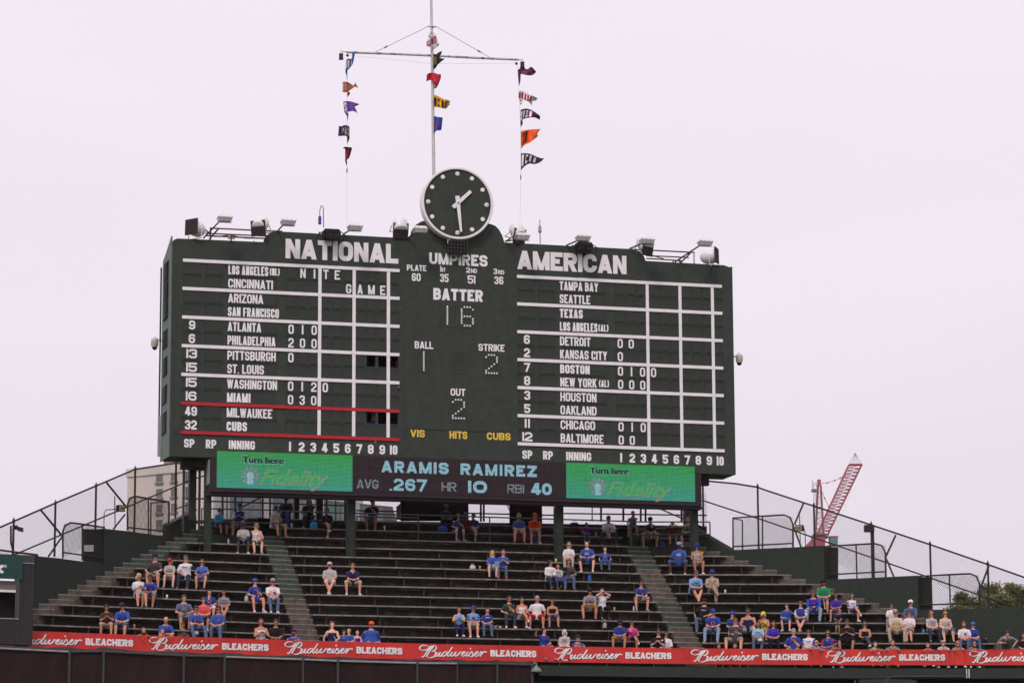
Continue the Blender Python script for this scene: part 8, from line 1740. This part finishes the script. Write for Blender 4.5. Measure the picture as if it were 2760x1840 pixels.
m_ = MB().m(clothm('darkred')); m_.add([q+Vector(v) for v in ((-.45, -.2, .03), (.5, -.2, .03), (.46, -.3, -.28), (-.2, -.3, -.3), (-.45, .1, .03), (.5, .1, .03))], [(0, 3, 2, 1), (0, 1, 5, 4)]); m_.add([q+Vector(v)+Vector((0, .02, -.01)) for v in ((-.45, -.2, .03), (.5, -.2, .03), (.46, -.3, -.28), (-.2, -.3, -.3))], [(0, 1, 2, 3)]); build('blanket', m_, label='red blanket hanging over the bench under the light haired woman', cat='blanket')
def prop(nm, cf, x, y, k, fw, mb_fn, label, cat, dz=None):
    px, py = cf(x, y); q = bench_pt(px, py, k); P = at_plane(px, py, q+Vector((0, -fw, 0)), Vector((0, -1, 0))); mb = MB(); mb_fn(mb, P); build(nm, mb, label=label, cat=cat)
PAPER = mat('paper_sheet', (.62, .6, .62), .8, .1, 8)
def sheet(m_, w, h, tilt=.5): return lambda mb, P: mb.m(m_).obox(P-Vector((w/2, 0, h/2)), (w, 0, 0), (0, -h*tilt, h), Vector((0, .004, .004)))
def phone_(mb, P): mb.m(BLACK).obox(P-Vector((.035, 0, .06)), (.07, 0, 0), (0, -.03, .12), Vector((0, .008, .003)))
prop('phone', r2, 945, 912, 4, .33, phone_, 'dark phone in the hands of the blond woman in white and pale blue', 'phone'); prop('phone', r3, 622, 1148, 0, .34, phone_, 'phone held by the woman with purple hair', 'phone')
prop('camera', r5, 365, 856, 3, .27, lambda mb, P: mb.m(clothm('pink')).obox(P-Vector((.055, 0, .03)), (.11, 0, 0), (0, 0, .06), Vector((0, .03, 0))).m(BLACK).lathe([(.02, 0), (.02, .02)], P, (0, -1, 0), 10), 'pinkish camera held before the face of the woman in white tee', 'camera')
prop('popcorn_bag', r3, 577, 428, 9, .24, lambda mb, P: mb.m(mat('popcorn_stripes', (.65, .6, .6), .7, .1, 18, col2=(.5, .05, .05), lo=.48, hi=.52, detail=0)).prism([P+Vector((-.06, 0, -.10)), P+Vector((.06, 0, -.10)), P+Vector((.075, 0, .1)), P+Vector((-.075, 0, .1))], (0, -.05, 0)), 'red and white popcorn bag held by the woman in white tank top', 'bag')
prop('paper', r4, 1485, 752, 5, .42, sheet(clothm('periwinkle'), .42, .14), 'blue paper on the lap of the girl in grey tee', 'paper'); prop('paper', r4, 985, 640, 6, .34, sheet(clothm('ltblue'), .18, .2), 'pale blue paper in the lap of the blond woman in long sleeves', 'paper'); prop('paper', r5, 797, 1242, 0, .5, sheet(clothm('cyan'), .16, .1), 'bright blue paper held by the man in black polo', 'paper'); prop('paper', r4, 1178, 378, 11, .3, sheet(PAPER, .14, .08), 'white paper on the lap of the light haired woman on the red blanket', 'paper')
prop('beer_cup', r6, 197, 1303, 0, .5, lambda mb, P: mb.m(BEER).lathe([(.03, -.06), (.04, .06), (.036, .06)], P, n=12), 'cup of beer held by the grey haired man in royal tee', 'cup'); prop('drink_cup', r4, 1088, 988, 2, .26, lambda mb, P: mb.m(BEER).lathe([(.03, -.05), (.04, .05), (.036, .05)], P, n=12), 'small drink held by the man in dark green tee', 'cup'); prop('lime_cup', r5, 1140, 550, 9, .3, lambda mb, P: mb.m(clothm('yellow')).lathe([(.035, -.06), (.045, .06), (.04, .06)], P, n=12), 'lime yellow cup held by the woman in blue cap, top right', 'cup')
prop('white_cap', r5, 1594, 1232, 0, .45, lambda mb, P: mb.m(SOLE).ball(P, 1, 12, 7, (.09, .1, .07)).ball(P+Vector((0, -.1, -.03)), 1, 10, 4, (.06, .07, .01)), 'white cap on the knees of the girl in light blue', 'cap'); prop('cap', r3, 85, 1178, 0, .5, lambda mb, P: mb.m(clothm('lightgrey')).ball(P, 1, 12, 7, (.09, .1, .08)), 'grey cap hanging on the knee of the man in blue tee and washed jeans', 'cap')
def bottle(cf, x, y, k, label): 
    q = bench_pt(*cf(x, y), k); q = q+Vector((0, -.02, 0)); b = build('water_bottle', MB().m(mat('clear_plastic', (.35, .42, .5), .2, .1, 8, spec=.7)).lathe([(.03, 0), (.033, .02), (.033, .14), (.015, .18), (.013, .2)], q, n=10), label=label, cat='bottle', smooth=True, origin=q); build('bottle_cap', MB().m(clothm('blue')).lathe([(.015, .2), (.015, .22)], q, n=8), b)
bottle(r3, 336, 468, 9, 'water bottle on the top left bench in front of the platform'); bottle(r5, 309, 410, 11, 'water bottle on the bench right of the small girl in purple'); bottle(r3, 608, 925, 2, 'water bottle beside the man in white pinstripe jersey'); bottle(r5, 603, 925, 3, 'bottle left of the man in royal blue tee by the right aisle')
q = bench_pt(*r4(990, 1128), 1); mb = MB().m(PAPER); rr_ = random.Random(3)
for i in range(7): c = q+Vector((rr_.uniform(-.2, .2), rr_.uniform(-.05, .1), .02)); mb.add([c+Vector((rr_.uniform(-.1, .1), rr_.uniform(-.1, .05), rr_.uniform(0, .09))) for _ in range(4)], [(0, 1, 2), (0, 2, 3)])
build('crumpled_paper', mb, label='crumpled white paper on the bench right of the woman in royal blue tee', cat='paper')
